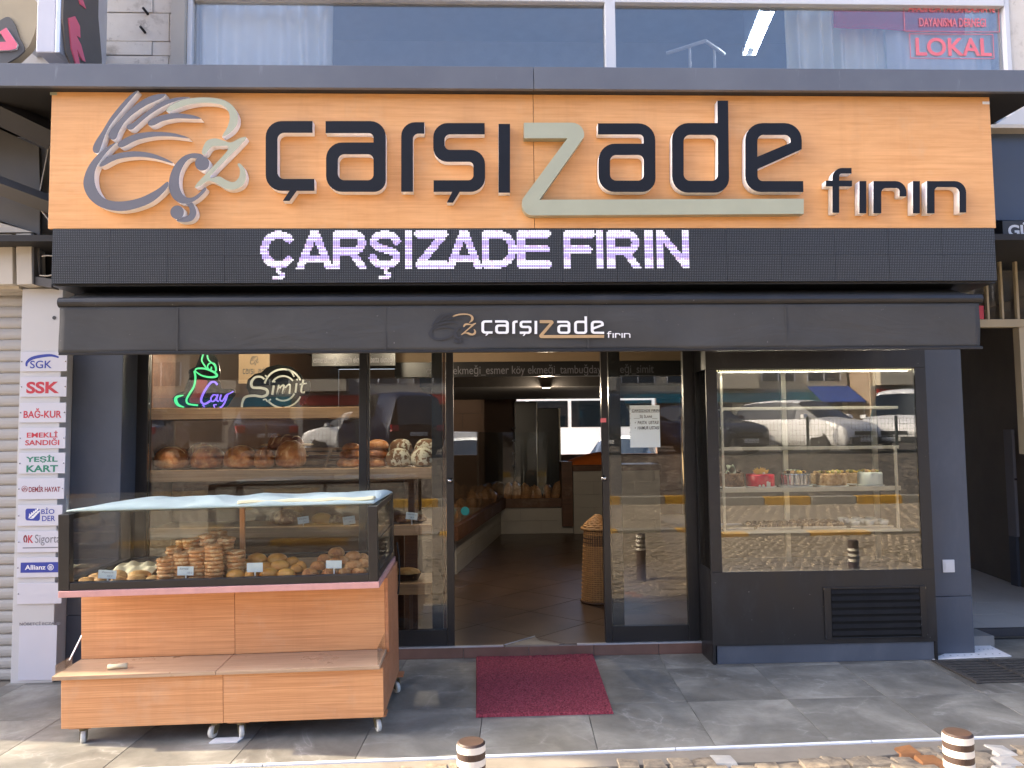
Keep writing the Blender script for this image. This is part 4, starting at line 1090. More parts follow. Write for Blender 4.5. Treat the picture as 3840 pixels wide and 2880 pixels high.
# right counter with cloth on top
rc_ = thing('service_counter', 'cream tiled service counter at the back right of the shop', 'counter', (Dd.x, YC-.1, FZ))
zr = Z(*c3(1050, 690), YC-.1)
tile_wall(rc_, (Cc.x+.17, YC-.1), (2.6, YC-.1), FZ, zr, .012, .6, .19)
box_part('counter_base', 'grout', rc_, Cc.x+.17, 2.6, YC-.099, YC+.5, FZ+.001, zr-.002)
box_part('counter_top', 'brown_wood', rc_, Cc.x+.165, 2.62, YC-.14, YC+.55, zr+.001, zr+.09, .004)
p = PY(*c3(945, 650), YC+.05)
def oc(a_, b2):
    x = p.x+.0+.62*a_; h = (.03+.14*min(1, a_*1.8)*(1+.1*math.sin(a_*9)))*math.sin(math.pi*min(1, max(0, b2)))**.5
    return (x, YC-.1+.45*b2, zr+.092+h)
o = MB().grid(oc, 24, 14).build('orange_cloth', 'orange_cloth', smooth=True); tag(o, 'crumpled orange cloth heaped on the service counter', 'cloth')
# tall dark rack and posts silhouetted against the back opening
rk = thing('oven_rack', 'tall black rack standing before the bright back opening', 'rack', (X(*c3(740, 500), 8.2), 8.2, FZ))
p, q = PY(*c3(680, 320), 8.2), PY(*c3(795, 500), 8.2)
box_part('body', 'frame_black', rk, p.x, q.x, 8.2, 8.7, FZ, p.z)
for k in range(4): box_part('tray', 'pan_dark', rk, p.x-.03, p.x+.02, 8.18, 8.68, FZ+.9+k*.22, FZ+.93+k*.22)
p2, q2 = PY(*c3(797, 355), 8.3), PY(*c3(925, 520), 8.3)
fr2 = thing('fridge', 'tall black refrigerator with pale edge at the back of the shop', 'refrigerator', ((p2.x+q2.x)/2, 8.3, FZ))
box_part('body', 'frame_black', fr2, p2.x+.01, q2.x-.03, 8.3, 8.8, FZ, p2.z, .01)
box_part('door_edge', 'case_rail', fr2, q2.x-.028, q2.x, 8.3, 8.36, FZ+.2, p2.z)
box_part('door_edge', 'case_rail', fr2, p2.x-.003, p2.x+.008, 8.29, 8.35, FZ+.2, p2.z+.1)
# wall column with large brown tiles left of it
tw = thing('tiled_column', 'brown tiled column between the doorway and the back room', 'column', (X(*c3(440, 500), 7.0), 7.0, FZ))
p, q = PY(*c3(300, 185), 7.0), PY(*c3(520, 490), 7.0)
box_part('core', 'dark_grout', tw, p.x, q.x, 7.005, 7.5, FZ, 2.75)
zz = FZ
r = 0
while zz < 2.7:
    xx = p.x-.3*(r % 2)
    while xx < q.x:
        a_, b2 = max(xx, p.x)+.002, min(xx+.6, q.x)-.002
        if b2-a_ > .03: box_part('wall_tile', 'wall_brown', tw, a_, b2, 6.99, 7.004, zz+.002, min(zz+.3, 2.75)-.002)
        xx += .6
    zz += .3; r += 1
# small ceiling spots: one shows through the door, others added to light the bread
def spot(p, label, power, flip=1):
    sp = thing('ceiling_spot', label, 'lamp', tuple(p), 'ceiling spots of the shop')
    MB().lathe([(.05, 0), (.052, .006), (.045, .014)], (p[0], p[1], p[2]), 20).build('housing', 'frame_black', sp)
    MB().lathe([(.036, -.003), (.036, -.0005)], (p[0], p[1], p[2]), 20).build('bulb', 'spot_warm', sp)
    li = bpy.data.lights.new('spot_light', 'POINT'); li.energy = power; li.color = (1, .82, .6); li.shadow_soft_size = .05
    lo = bpy.data.objects.new('spot_light', li); COL.objects.link(lo); lo.parent = sp; lo.location = (0, 0, -.06)
zdrop = Z(*c3(800, 240), YB2)
p = PZ(*c3(848, 247), zdrop-.015); spot((p.x, p.y, zdrop-.015), 'small warm spot lamp glowing under the dark ceiling', 9)
spot((-.75, 4.3, 2.74), 'unseen warm spot added to light the slanting bread trough', 13)  # lamp out of view, added to brighten the trough and counter
for k, x in enumerate((-1.95, -1.35, -.75)):
    spot((x, .36, 2.345), ['left', 'middle', 'right'][k]+' unseen warm spot added to light the bread window', 4.5)  # hidden lamps added to brighten the shelves and loaves

# wicker basket with loaves' storage by the right door
bk_c = PZ(*c3(1128, 1385), FZ)
zk = lambda v: Z(*c3(1150, v), bk_c.y)
bk = thing('wicker_basket', 'tall wicker basket with lid and dark band inside the right door', 'basket', (bk_c.x, bk_c.y, FZ))
Hh = zk(1000)-FZ
k_w = bk_c.y+DIST; rad = lambda px: px*.7054*k_w/FPX
prof = lambda t_: rad(87)-(rad(87)-rad(70))*t_**1.2
wv = MB()
nh, nvt = 34, 36
for k in range(nh):
    t_ = (k+.5)/nh; z = FZ+.012+t_*(Hh-.02); r = prof(t_)
    path = [(bk_c.x+(r+.005*math.cos((j*18+k*(1))*math.pi))*math.cos(2*math.pi*j/nvt), bk_c.y+(r+.005*math.cos(j*math.pi+k*math.pi))*math.sin(2*math.pi*j/nvt), z) for j in range(nvt)]
    wv.tube(path, .0065, 5, closed=True, mi=1 if .80 < t_ < .93 else 0)
wv.build('woven_side', ['wicker', 'wicker_dark'], bk, smooth=True)
st_ = MB()
for j in range(nvt):
    q = 2*math.pi*(j+.5)/nvt
    st_.tube([(bk_c.x+prof(t_)*math.cos(q), bk_c.y+prof(t_)*math.sin(q), FZ+t_*Hh) for t_ in (0, .5, 1)], .005, 5)
st_.build('stake_ring', 'wicker', bk)
MB().lathe([(prof(0)*.94, 0), (prof(.5)*.94, Hh*.5), (prof(1)*.94, Hh)], (bk_c.x, bk_c.y, FZ), 24).build('lining', 'wicker_dark', bk)
MB().tube([(bk_c.x+(prof(0)+.006)*math.cos(2*math.pi*j/28), bk_c.y+(prof(0)+.006)*math.sin(2*math.pi*j/28), FZ+.014) for j in range(28)], .012, 6, closed=True).build('base_ring', 'wicker_dark', bk, smooth=True)
ld = MB(); hz = zk(950)-FZ-Hh
for k in range(9):
    t_ = k/8; r = (prof(1)+.02)*(1-t_*.85); z = FZ+Hh+.012+hz*1.3*t_**.8
    ld.tube([(bk_c.x+r*math.cos(2*math.pi*j/26), bk_c.y+r*math.sin(2*math.pi*j/26), z+.003*(-1)**(j+k)) for j in range(26)], .012 if k else .014, 5, closed=True)
ld.build('lid', 'wicker', bk, smooth=True)

# ================================================================== bread shelves behind the left window
YS = .42                                       # front edge of the boards
SHV = [(1528, 1570), (1760, 1803), (1976, 2016), (2196, 2240)]
xsl, xsr = X(560, 1780, YS), X(1618, 1790, YS)
shelf = thing('bread_shelf', 'open wooden shelf unit with thick boards behind the left shop window', 'shelf', ((xsl+xsr)/2, YS, FZ))
stop = []
for i, (va, vb) in enumerate(SHV):
    zt, zb = Z(1000, va, YS), Z(1000, vb, YS); stop.append(zt)
    xr = X(1352, 1550, YS) if i == 0 else xsr
    box_part('board', 'shelf_wood', shelf, xsl, xr, YS, YS+.42, zb, zt, .003)
box_part('side_panel', 'brown_wood', shelf, xsl-.03, xsl-.001, YS+.02, YS+.44, FZ, 2.3)
box_part('side_panel', 'brown_wood', shelf, xsr-.20, xsr-.165, YS+.05, YS+.43, FZ, stop[3]-.09)
for za, zb in ((FZ, stop[3]-.1), (stop[3]+.002, stop[2]-.1), (stop[2]+.002, stop[1]-.1)):
    box_part('upright', 'brown_wood', shelf, xsr-.23, xsr-.13, YS+.36, YS+.40, za, zb)
box_part('back_panel', 'brown_wood', shelf, xsl, xsr-.24, YS+.421, YS+.44, FZ, stop[1]-.08)
for v_ in (745, 775, 805, 840):
    p = PY(*c1(1300, v_), YS+.44); box_part('slat', 'shelf_wood', shelf, xsl+.01, X(*c1(1580, v_), YS+.44), YS+.435, YS+.447, p.z-.012, p.z+.012)
a_, b_ = PY(*c1(1320, 870), YS+.42), PY(*c1(1370, 745), YS+.43)
MB().tube([a_, b_], .012, 6).build('slat', 'shelf_wood', shelf)

def loaf(name, u, v, w, h, Y, mats, label, grp, base=None, dscale=1., cuts=0, rotz=0, tilt=0, crp=c1, flat=.42, seed=0, cat='bread'):
    """domed loaf; u,v = pixel centre of its front, w,h = width and height in crop pixels"""
    s = {c1: .5425, c2: .5967, c5: .6148}[crp]
    c = PY(*crp(u, v), Y); k = (Y+DIST)/FPX*s; W, H_ = w*k, h*k
    zb = base if base is not None else c.z-H_/2
    rnd = random.Random(seed+int(u)); ph = rnd.random()*6
    def fn(a, b):
        q = 2*math.pi*a; t_ = b
        phi = -math.pi/2+math.pi*t_
        r = math.cos(phi)**.8 if math.cos(phi) > 0 else 0
        zz = math.sin(phi); zz = zz if zz > 0 else zz*flat
        lump = 1+.05*math.sin(3*q+ph)*r+.03*math.sin(5*q+ph*2)
        x, y = W/2*r*math.cos(q)*lump, W/2*dscale*r*math.sin(q)*lump
        z = (zz+flat)/(1+flat)*H_
        return (x, y, z)
    me = MB().grid(fn, 26, 16).mesh(name, merge=True)
    o = place(name, me, mats, (c.x, Y, zb), (tilt, 0, rotz), label=label, cat=cat, grp=grp)
    if cuts:
        for i in range(cuts):
            off = (i-(cuts-1)/2)*W*.26
            path = []
            for j in range(9):
                tt = -1+2*j/8; x = off+tt*W*.14; y = tt*W/2*dscale*.8
                rr = min(.98, math.hypot(x/(W/2), y/(W/2*dscale))); zz = math.sqrt(max(0, 1-rr**2.2)); path.append((x, y, (zz+flat)/(1+flat)*H_-.004))
            cm = MB().tube(path, [W*.012+W*.030*math.sin(math.pi*j/8) for j in range(9)], 6).build('score', 'crust_cut', o, local=True, smooth=True)
    return o
GW = 'loaves on the window shelf'
B0 = stop[1]
YL = YS+.14
loaf('round_loaf', 470, 735, 190, 170, YS+.32, 'crust', 'round scored loaf standing behind the two leftmost loaves', GW, B0, cuts=3, rotz=.6, seed=1)
loaf('round_loaf', 270, 805, 245, 155, YL, 'crust', 'large brown round loaf at the left end of the window shelf', GW, B0, cuts=2, rotz=1.9, seed=2)
loaf('round_loaf', 515, 805, 235, 160, YL, 'crust_dark', 'large dark round loaf second from left on the window shelf', GW, B0, cuts=1, rotz=1.2, seed=3)
loaf('round_loaf', 745, 805, 222, 160, YL, 'crust', 'round loaf third from left on the window shelf', GW, B0, cuts=2, rotz=2.2, seed=4)
loaf('long_loaf', 905, 815, 150, 145, YL+.02, 'crust', 'narrow loaf standing end on beside the tall pile', GW, B0, dscale=1.3, cuts=3, rotz=.2, seed=5)
loaf('long_loaf', 1090, 795, 205, 190, YL+.02, 'crust', 'high scored loaf at the middle of the window shelf', GW, B0, dscale=1.3, cuts=4, rotz=.15, seed=6)
k1 = loaf('long_loaf', 1065, 700, 250, 110, YL+.2, 'crust_dark', 'long scored loaf lying on top of the tall pile', GW, Z(*c1(1065, 760), YL+.2), dscale=.6, cuts=5, rotz=.1, seed=7)
loaf('long_loaf', 985, 760, 130, 230, YL+.22, 'crust', 'scored loaf leaning behind the tall pile', GW, B0, cuts=2, seed=8)
loaf('flat_loaf', 1490, 830, 165, 75, YL, 'crust', 'lowest flat loaf of the stack beside the black mullion', GW, B0, seed=9)
loaf('flat_loaf', 1495, 780, 150, 70, YL, 'crust_dark', 'middle flat loaf of the stack beside the black mullion', GW, B0+.062, seed=10)
loaf('flat_loaf', 1508, 725, 120, 55, YL+.02, 'crust', 'small split loaf topping the stack beside the mullion', GW, B0+.122, cuts=1, rotz=1.5, seed=11)
loaf('flat_loaf', 1680, 830, 160, 75, YL, 'crust', 'lowest pale loaf right of the black mullion', GW, B0, seed=12)
loaf('flat_loaf', 1685, 770, 160, 75, YL, 'crust_dark', 'second dark loaf stacked right of the mullion', GW, B0+.062, seed=13)
loaf('flat_loaf', 1690, 720, 155, 75, YL+.01, 'crust', 'top round loaf stacked right of the mullion', GW, B0+.124, seed=14)
loaf('floured_loaf', 1835, 800, 182, 130, YL-.02, 'flour_bread', 'dark floured round loaf at the lower left of four', GW, B0, seed=15)
loaf('floured_loaf', 2005, 800, 176, 135, YL-.02, 'flour_bread', 'dark floured round loaf at the lower right of four', GW, B0, seed=16)
loaf('floured_loaf', 1852, 725, 165, 110, YL+.16, 'flour_bread', 'dark floured round loaf at the upper left of four', GW, B0+.085, seed=17)
loaf('floured_loaf', 2025, 718, 165, 110, YL+.16, 'flour_bread', 'dark floured round loaf at the upper right of four', GW, B0+.085, seed=18)
for u_, lab in ((1852, 'dark loaf hidden under the upper left floured loaf'), (2025, 'dark loaf hidden under the upper right floured loaf')):
    loaf('floured_loaf', u_, 790, 150, 105, YL+.18, 'flour_bread', lab, GW, B0, seed=19)

# pastries on the third and lowest board
B2 = stop[2]
G3 = 'pastries on the third board'
loaf('swirl_pastry', 1460, 290, 190, 95, YS+.12, 'swirl', 'chocolate swirl pastry heap on the board behind the cart', G3, B2, crp=c2, seed=20, cat='pastry')
loaf('flaky_pastry', 1510, 245, 130, 60, YS+.2, 'borek', 'pale flaky pastry lying on the chocolate swirls', G3, B2+.075, crp=c2, seed=21, cat='pastry')
loaf('round_pastry', 1685, 275, 130, 70, YS+.14, 'bun', 'flat golden pastry between two price cards on the board', G3, B2, crp=c2, seed=22, cat='pastry')
loaf('swirl_pastry', 1780, 290, 120, 55, YS+.16, 'swirl', 'dark swirl pastry behind the second price card', G3, B2, crp=c2, seed=23, cat='pastry')
loaf('swirl_pastry', 2190, 290, 110, 55, YS+.12, 'swirl', 'dark swirl pastry beside the doorway end of the board', G3, B2, crp=c2, seed=24, cat='pastry')
loaf('swirl_pastry', 2300, 290, 100, 50, YS+.18, 'swirl', 'second dark swirl pastry at the doorway end of the board', G3, B2, crp=c2, seed=25, cat='pastry')
def card(u0, v0, u1, v1, Y, rot, label, lines, base):
    """handwritten price card on a peg"""
    p, q = PY(u0, v0, Y), PY(u1, v1, Y); cx, cz = (p.x+q.x)/2, (p.z+q.z)/2; w, h = q.x-p.x, p.z-q.z
    t_ = thing('price_card', label, 'price card', (cx, Y, base), 'handwritten price cards')
    ca, sa = math.cos(rot), math.sin(rot)
    R_ = lambda x, z, y: (cx+x*ca-z*sa, y, cz+x*sa+z*ca)
    MB().hexa([R_(-w/2, -h/2, Y), R_(w/2, -h/2, Y), R_(w/2, -h/2, Y+.002), R_(-w/2, -h/2, Y+.002), R_(-w/2, h/2, Y), R_(w/2, h/2, Y), R_(w/2, h/2, Y+.002), R_(-w/2, h/2, Y+.002)]).build('card', 'price_card', t_)
    for s_, x0, z0, x1, z1 in lines:
        v_, f_, _ = text_tris(s_, 0, .25)
        a0, a1, b0, b1 = v_[:, 0].min(), v_[:, 0].max(), v_[:, 1].min(), v_[:, 1].max()
        V = [R_(w*(x0+(x1-x0)*(x-a0)/(a1-a0)), h*(z0+(z1-z0)*(y-b0)/(b1-b0)), Y-.0007) for x, y in v_]
        me = bpy.data.meshes.new('ink'); me.from_pydata(V, [], f_); me.update(); link_mesh('handwriting', me, 'ink_pen', t_)
    MB().tube([(cx, Y+.005, base), (cx, Y+.005, cz-h*.3)], .004, 6).build('peg', 'ink_white', t_)
    box_part('clip', 'clear_glass', t_, cx-.008, cx+.008, Y-.003, Y+.008, cz-h/2-.018, cz-h/2+.004)
card(*c2(1535, 264), *c2(1606, 308), YS+.015, .14, 'price card standing beside the chocolate swirl pastries', [('Muzlu', -.35, .12, .3, .3), ('200 tl', -.05, -.25, .3, -.1)], B2)
card(*c2(1820, 263), *c2(1896, 312), YS+.015, .14, 'price card at the mullion end of the board behind the cart', [('Tahinli Çörek', -.4, .12, .4, .3), ('200 tl', -.05, -.25, .3, -.1)], B2)
card(1522, 1922, 1566, 1948, YS+.012, -.12, 'bluish price card behind the left sliding door glass', [('Tahinli Çörek', -.4, .1, .4, .3), ('80 tl', -.1, -.28, .2, -.1)], B2)
B3 = stop[3]
for i, (u_, lab) in enumerate(((1525, 'dark round pan with crumbly pastry near the doorway end'), (1420, 'dark round pan of pastry standing behind the cart corner'))):
    c = PY(u_, 2190, YS+.15)
    t_ = thing('baking_pan', lab, 'pan', (c.x, c.y, B3))
    MB().lathe([(.085, 0), (.11, .05), (.115, .052), (.108, .05), (.084, .006)], (c.x, c.y, B3+.001), 24).build('pan', 'pan_dark', t_, smooth=True)
    MB().lathe([(.09, .02), (.10, .045), (.08, .07), (.03, .082), (.005, .08)], (c.x, c.y, B3+.002), 20, wob=lambda q, k: 1+.08*math.sin(q*5+k)).build('pastry_heap', 'borek', t_, smooth=True)

# ------------------------------------------------------------------ neon signs on the top board
def flat_stroke(pts, w, fn, Y, th=.006):
    """band of constant or varying width along a smooth line"""
    sp = smooth_loop(pts, 6, closed=False); n = len(sp); L_, R2 = [], []
    for i in range(n):
        a, b_ = sp[max(0, i-1)], sp[min(n-1, i+1)]; dx, dy = b_[0]-a[0], b_[1]-a[1]; l = math.hypot(dx, dy) or 1
        ww = w if not callable(w) else w(i/(n-1))
        L_.append((sp[i][0]-dy/l*ww/2, sp[i][1]+dx/l*ww/2)); R2.append((sp[i][0]+dy/l*ww/2, sp[i][1]-dx/l*ww/2))
    return outline_mesh(px_loops([L_+R2[::-1]], fn, Y), Y, th)
YN = YS+.02; bn = stop[0]
neon = thing('neon_sign', 'glowing green tea glass neon sign with violet word on the top board', 'neon sign', tuple(Vector((X(*c1(500, 458), YN), YN, bn))))
bk_ = [(270, 395), (300, 360), (350, 345), (385, 250), (380, 200), (430, 175), (460, 100), (455, 60), (540, 60), (590, 140), (600, 220), (590, 250), (560, 270), (600, 275), (610, 330), (700, 330), (705, 370), (660, 440), (640, 460), (330, 460), (290, 440)]
link_mesh('backing', outline_mesh(px_loops([rounded([(*p, 16) for p in bk_], 3)], c1, YN+.012), YN+.012, .006), ['acrylic_black']*2, neon)
for pts, w in (([(420, 205), (428, 250), (418, 310), (385, 365), (366, 405), (380, 432), (445, 442)], 12),
               ([(345, 372), (300, 385), (292, 410), (310, 440), (350, 456)], lambda t_: 6+16*math.sin(math.pi*t_)),
               ([(425, 205), (470, 235), (530, 248), (575, 240), (560, 215), (500, 190), (440, 188), (425, 205)], lambda t_: 7+8*math.sin(math.pi*t_)),
               ([(484, 85), (472, 130), (490, 165), (510, 195)], 9), ([(510, 95), (520, 130), (560, 165), (572, 205)], 9),
               ([(560, 215), (572, 190), (560, 155), (530, 150), (512, 170), (520, 192), (538, 190), (538, 175)], 8)):
    link_mesh('neon_line', flat_stroke(pts, w, c1, YN), ['neon_green']*2, neon)
link_mesh('tea', outline_mesh(px_loops([rounded([(440, 262, 10), (515, 268, 10), (500, 330, 10), (470, 380), (462, 432), (390, 425, 12), (385, 400, 10), (425, 340, 20)], 4)], c1, YN+.006), YN+.006, .004), ['tea_red']*2, neon)
for pts, w in (([(580, 300), (562, 282), (535, 285), (500, 330), (472, 385), (470, 420), (495, 432), (530, 412)], 13), ([(478, 440), (490, 452), (480, 460)], 8),
               ([(578, 374), (552, 370), (535, 395), (542, 415), (562, 408), (580, 378)], 9), ([(584, 366), (574, 404), (590, 415)], 10),
               ([(606, 368), (598, 402), (616, 412), (640, 372)], 10), ([(652, 362), (634, 415), (612, 450), (596, 456)], 10), ([(640, 372), (672, 356), (690, 345)], 7), ([(575, 438), (555, 440), (562, 458)], 8)):
    link_mesh('neon_line', flat_stroke(pts, w, c1, YN-.001), ['neon_violet']*2, neon)
sim = thing('simit_sign', 'faintly glowing white outlined simit ring sign on black acrylic', 'sign', (X(*c1(985, 458), YN), YN, bn))
bk_ = [(745, 460), (745, 420), (770, 380), (810, 370), (780, 320), (790, 265), (840, 225), (885, 215), (920, 180), (1000, 160), (1090, 175), (1150, 220), (1180, 270), (1220, 270), (1225, 320), (1210, 380), (1180, 420), (1150, 460)]
link_mesh('backing', outline_mesh(px_loops([rounded([(*p, 18) for p in bk_], 3)], c1, YN+.012), YN+.012, .006), ['acrylic_black']*2, sim)
arc = lambda cx, cy, r, a0, a1, n=14: [(cx+r*math.cos(math.radians(a0+(a1-a0)*i/n)), cy+r*math.sin(math.radians(a0+(a1-a0)*i/n))) for i in range(n+1)]
for pts, w in ((arc(1035, 325, 132, -165, -25), 12), (arc(1035, 325, 85, -150, -38), 11), (arc(1035, 325, 132, 25, 85), 10), (arc(1035, 325, 135, 95, 142), 12), (arc(1035, 325, 85, 25, 125), 11),
               ([(910, 235), (925, 250), (915, 262), (950, 275)], 9), ([(895, 405), (915, 400), (925, 415), (950, 400)], 9), ([(1060, 195), (1090, 210), (1112, 245)], 9)):
    link_mesh('outline', flat_stroke(pts, w, c1, YN), ['neon_white']*2, sim)
for pts, w in (([(905, 262), (880, 245), (840, 250), (815, 285), (825, 318), (880, 322), (920, 335), (925, 365), (890, 382), (830, 375), (775, 385), (755, 415), (748, 455)], lambda t_: 12+6*math.sin(t_*3)),
               ([(970, 305), (960, 370)], 14), ([(1005, 300), (995, 365), (1015, 318), (1040, 305), (1032, 360), (1055, 315), (1082, 300), (1078, 362)], 11), ([(1128, 290), (1120, 355)], 12),
               ([(1175, 265), (1160, 345), (1185, 352)], 12), ([(1150, 298), (1198, 290)], 9), ([(972, 282), (980, 275)], 11), ([(1128, 268), (1136, 262)], 11)):
    link_mesh('letter_stroke', flat_stroke(pts, w, c1, YN-.0015), ['neon_white']*2, sim)

# ================================================================== cake display case
yc = Y_CASE
cx0, cx1 = X(2660, 1900, yc), X(3494, 1900, yc)
zk0 = Z(3000, 2416, yc)
case = thing('cake_case', 'black built out display case with lit glass window of cakes', 'display case', ((cx0+cx1)/2, yc, 0))
wx0, wx1 = X(2699, 1770, yc), X(3445, 1770, yc); wz1, wz0 = Z(3060, 1382, yc), Z(3060, 2141, yc)
TZ = 2.40
box_part('front_panel', 'black_paint', case, cx0, cx1, yc, yc+.02, zk0, wz0-.001, .002)
box_part('front_panel', 'black_paint', case, cx0, cx1, yc, yc+.02, wz1+.001, TZ, .002)
box_part('front_panel', 'black_paint', case, cx0, wx0-.001, yc, yc+.02, wz0, wz1, .002)
box_part('front_panel', 'black_paint', case, wx1+.001, cx1, yc, yc+.02, wz0, wz1, .002)
box_part('pane', 'case_glass', case, wx0, wx1, yc+.008, yc+.014, wz0, wz1)
box_part('plinth', 'slate', case, cx0+.03, cx1-.02, yc+.012, .25, .001, zk0-.002, .002)
for a in (cx0, cx1-.019): box_part('plinth_corner', 'black_paint', case, a, a+.019, yc+.004, yc+.03, .001, zk0-.001, .001)
# left side of the case with its own pane
zs0_ = Z(*c5(85, 1395), yc)
box_part('side_panel', 'black_paint', case, cx0, cx0+.02, yc+.021, YD+.0, .002, zs0_, .001)
box_part('side_panel', 'black_paint', case, cx0, cx0+.02, yc+.021, YD+.0, wz1+.001, TZ, .001)
box_part('side_pane', 'window_glass', case, cx0+.004, cx0+.01, yc+.03, YD-.03, zs0_+.001, wz1)
box_part('side_post', 'black_paint', case, cx0+.001, cx0+.02, YD-.03, YD, zs0_+.001, wz1, .001)
YI = .62
box_part('right_lining', 'slate_dark', case, cx1-.02, cx1-.002, yc+.021, YI, .002, TZ)
box_part('back_panel', 'hall_dark', case, cx0+.03, cx1-.021, YI, YI+.02, .002, TZ)
box_part('floor', 'hall_grey', case, cx0+.022, cx1-.021, yc+.022, YI-.001, wz0-.03, wz0-.01)
box_part('top', 'slate_dark', case, cx0+.022, cx1-.021, yc+.022, YI-.001, wz1+.03, wz1+.06)
box_part('top', 'black_paint', case, cx0+.022, cx1-.021, yc+.022, YI-.001, TZ-.02, TZ)
# strip of little lamps along the top of the window
sl = MB()
n_l = 74
for k in range(n_l):
    x = wx0+.01+(wx1-wx0-.02)*k/(n_l-1); sl.box(x-.003, x+.003, yc+.024, yc+.03, wz1-.012, wz1-.006)
sl.build('led_strip', 'strip_led', case)
li = bpy.data.lights.new('strip_light', 'AREA'); li.shape = 'RECTANGLE'; li.size = wx1-wx0-.05; li.size_y = .02; li.energy = 3.6; li.color = (1, .9, .72)
lo = bpy.data.objects.new('strip_light', li); COL.objects.link(lo); lo.parent = case; lo.location = Vector(((wx0+wx1)/2, yc+.045, wz1-.02))-Vector(case.location); lo.rotation_euler = (math.radians(-28), 0, 0)
box_part('led_rail', 'frame_black', case, wx0, wx1, yc+.0305, yc+.04, wz1-.018, wz1+.0)
# metal shelf frame
yf = yc+.10
rails = [(165, 1250, 398, 418), (172, 1255, 640, 662), (180, 1267, 888, 918), (188, 1277, 1143, 1170)]
cz = []
for i, (ua, ub, va, vb) in enumerate(rails):
    zt, zb = Z(*c5(700, va+1), yf), Z(*c5(700, vb-1), yf); xa, xb = X(*c5(ua, va), yf), X(*c5(ub, va), yf); cz.append((xa, xb, zt))
    box_part('shelf_rail', 'case_rail', case, xa, xb, yf, yf+.018, zb, zt, .002)
    box_part('glass_shelf', 'clear_glass', case, xa+.005, xb-.005, yf+.019, yf+.34, zt-.010, zt-.002)
    for xx in (xa+.004, xb-.02): box_part('bracket', 'case_rail', case, xx, xx+.014, yf+.019, yf+.34, zb, zt-.011)
for u, vt, vb in ((188, 190, 1165), (1246, 640, 1135)):
    xx = X(*c5(u, 900), yf-.02); box_part('post', 'case_rail', case, xx-.008, xx+.008, yf-.018, yf-.002, Z(*c5(u, vb), yf), Z(*c5(u, vt), yf), .001)
for u, yy in ((570, yf+.36), (1120, yf+.36)):
    xx = X(*c5(u, 900), yy); box_part('post', 'case_rail', case, xx-.018, xx+.018, yy, yy+.02, wz0-.009, wz1+.02, .001)
# louvred vent
vn = thing('vent_grille', 'black louvred vent with seven slats low on the cake case', 'vent', tuple(PY(*c6(1212, 605), yc)))
P1, P2 = PY(*c6(868, 272), yc), PY(*c6(1562, 603), yc)
I1, I2 = PY(*c6(914, 284), yc), PY(*c6(1522, 596), yc)
yv = yc-.012
box_part('frame', 'frame_black', vn, P1.x, I1.x, yv, yc-.001, P2.z, P1.z, .002); box_part('frame', 'frame_black', vn, I2.x, P2.x, yv, yc-.001, P2.z, P1.z, .002)
box_part('frame', 'frame_black', vn, I1.x+.001, I2.x-.001, yv, yc-.001, I1.z, P1.z, .002); box_part('frame', 'frame_black', vn, I1.x+.001, I2.x-.001, yv, yc-.001, P2.z, I2.z, .002)
box_part('dark_opening', 'black_hole', vn, I1.x+.001, I2.x-.001, yc-.003, yc-.0008, I2.z+.001, I1.z-.001)
for k in range(7):
    zc_ = I1.z-(k+.35)*(I1.z-I2.z)/7; hh = (I1.z-I2.z)/7
    MB().hexa([(I1.x+.002, yv-.004, zc_-hh*.30), (I2.x-.002, yv-.004, zc_-hh*.30), (I2.x-.002, yv-.001, zc_-hh*.32), (I1.x+.002, yv-.001, zc_-hh*.32),
               (I1.x+.002, yv+.005, zc_+hh*.27), (I2.x-.002, yv+.005, zc_+hh*.27), (I2.x-.002, yv+.008, zc_+hh*.25), (I1.x+.002, yv+.008, zc_+hh*.25)]).build('slat', 'vent_black', vn)
for (u, v_) in ((872, 283), (1553, 275), (885, 602), (1566, 587), (868, 400), (1522, 468), (1525, 520)):
    c = PY(*c6(u, v_), yv); box_part('screw', 'chrome', vn, c.x-.002, c.x+.002, yv-.0025, yv-.0003, c.z-.002, c.z+.002)

# cakes
ck_z = cz[2][2]-.001
def cake(u0, u1, v0, v1, Y, mat, label, top, mats_top, side=None):
    a, b_ = PY(*c5(u0, v0), Y), PY(*c5(u1, v1), Y); r = (b_.x-a.x)/2; h = (a.z-b_.z); cx = (a.x+b_.x)/2
    t_ = thing('cake', label, 'cake', (cx, Y+r, ck_z), 'cakes in the display case')
    MB().lathe([(r*1.12, 0), (r*1.12, .004)], (cx, Y+r, ck_z), 28).build('cake_board', 'paper_cup', t_)
    n = 48
    wob = (lambda q, k: 1+(.025 if int(q/(2*math.pi)*n+.5) % 2 else -.01)) if side == 'pleat' else None
    MB().lathe([(r*.96, .0045), (r, .012), (r, h-.01), (r*.97, h-.002), (r*.9, h)], (cx, Y+r, ck_z), n if side == 'pleat' else 36, wob=wob).build('body', mat, t_, smooth=side != 'pleat')
    rnd = random.Random(int(u0))
    for i in range(top):
        q = rnd.random()*6.28; rr = r*.75*math.sqrt(rnd.random()); s_ = rnd.uniform(.010, .017)
        x, y = cx+rr*math.cos(q), Y+r+rr*math.sin(q)
        me = MB().lathe([(s_*.3, 0), (s_, s_*.5), (s_*.8, s_*1.1), (s_*.2, s_*1.4)], n=7).mesh('topping')
        me.transform(Matrix.Rotation(rnd.uniform(-.9, .9), 4, 'X')); me.transform(Matrix.Translation((x, y, ck_z+h+.001)))
        link_mesh('topping', me, mats_top[i % len(mats_top)], t_, smooth=True)
    return t_, cx, Y+r, r, h
yk = yf+.05
t_, cx, cy, r, h = cake(165, 335, 797, 880, yk, 'dark_nut', 'dark chocolate cake with pale leaves at the left of the case', 4, ['choc'])
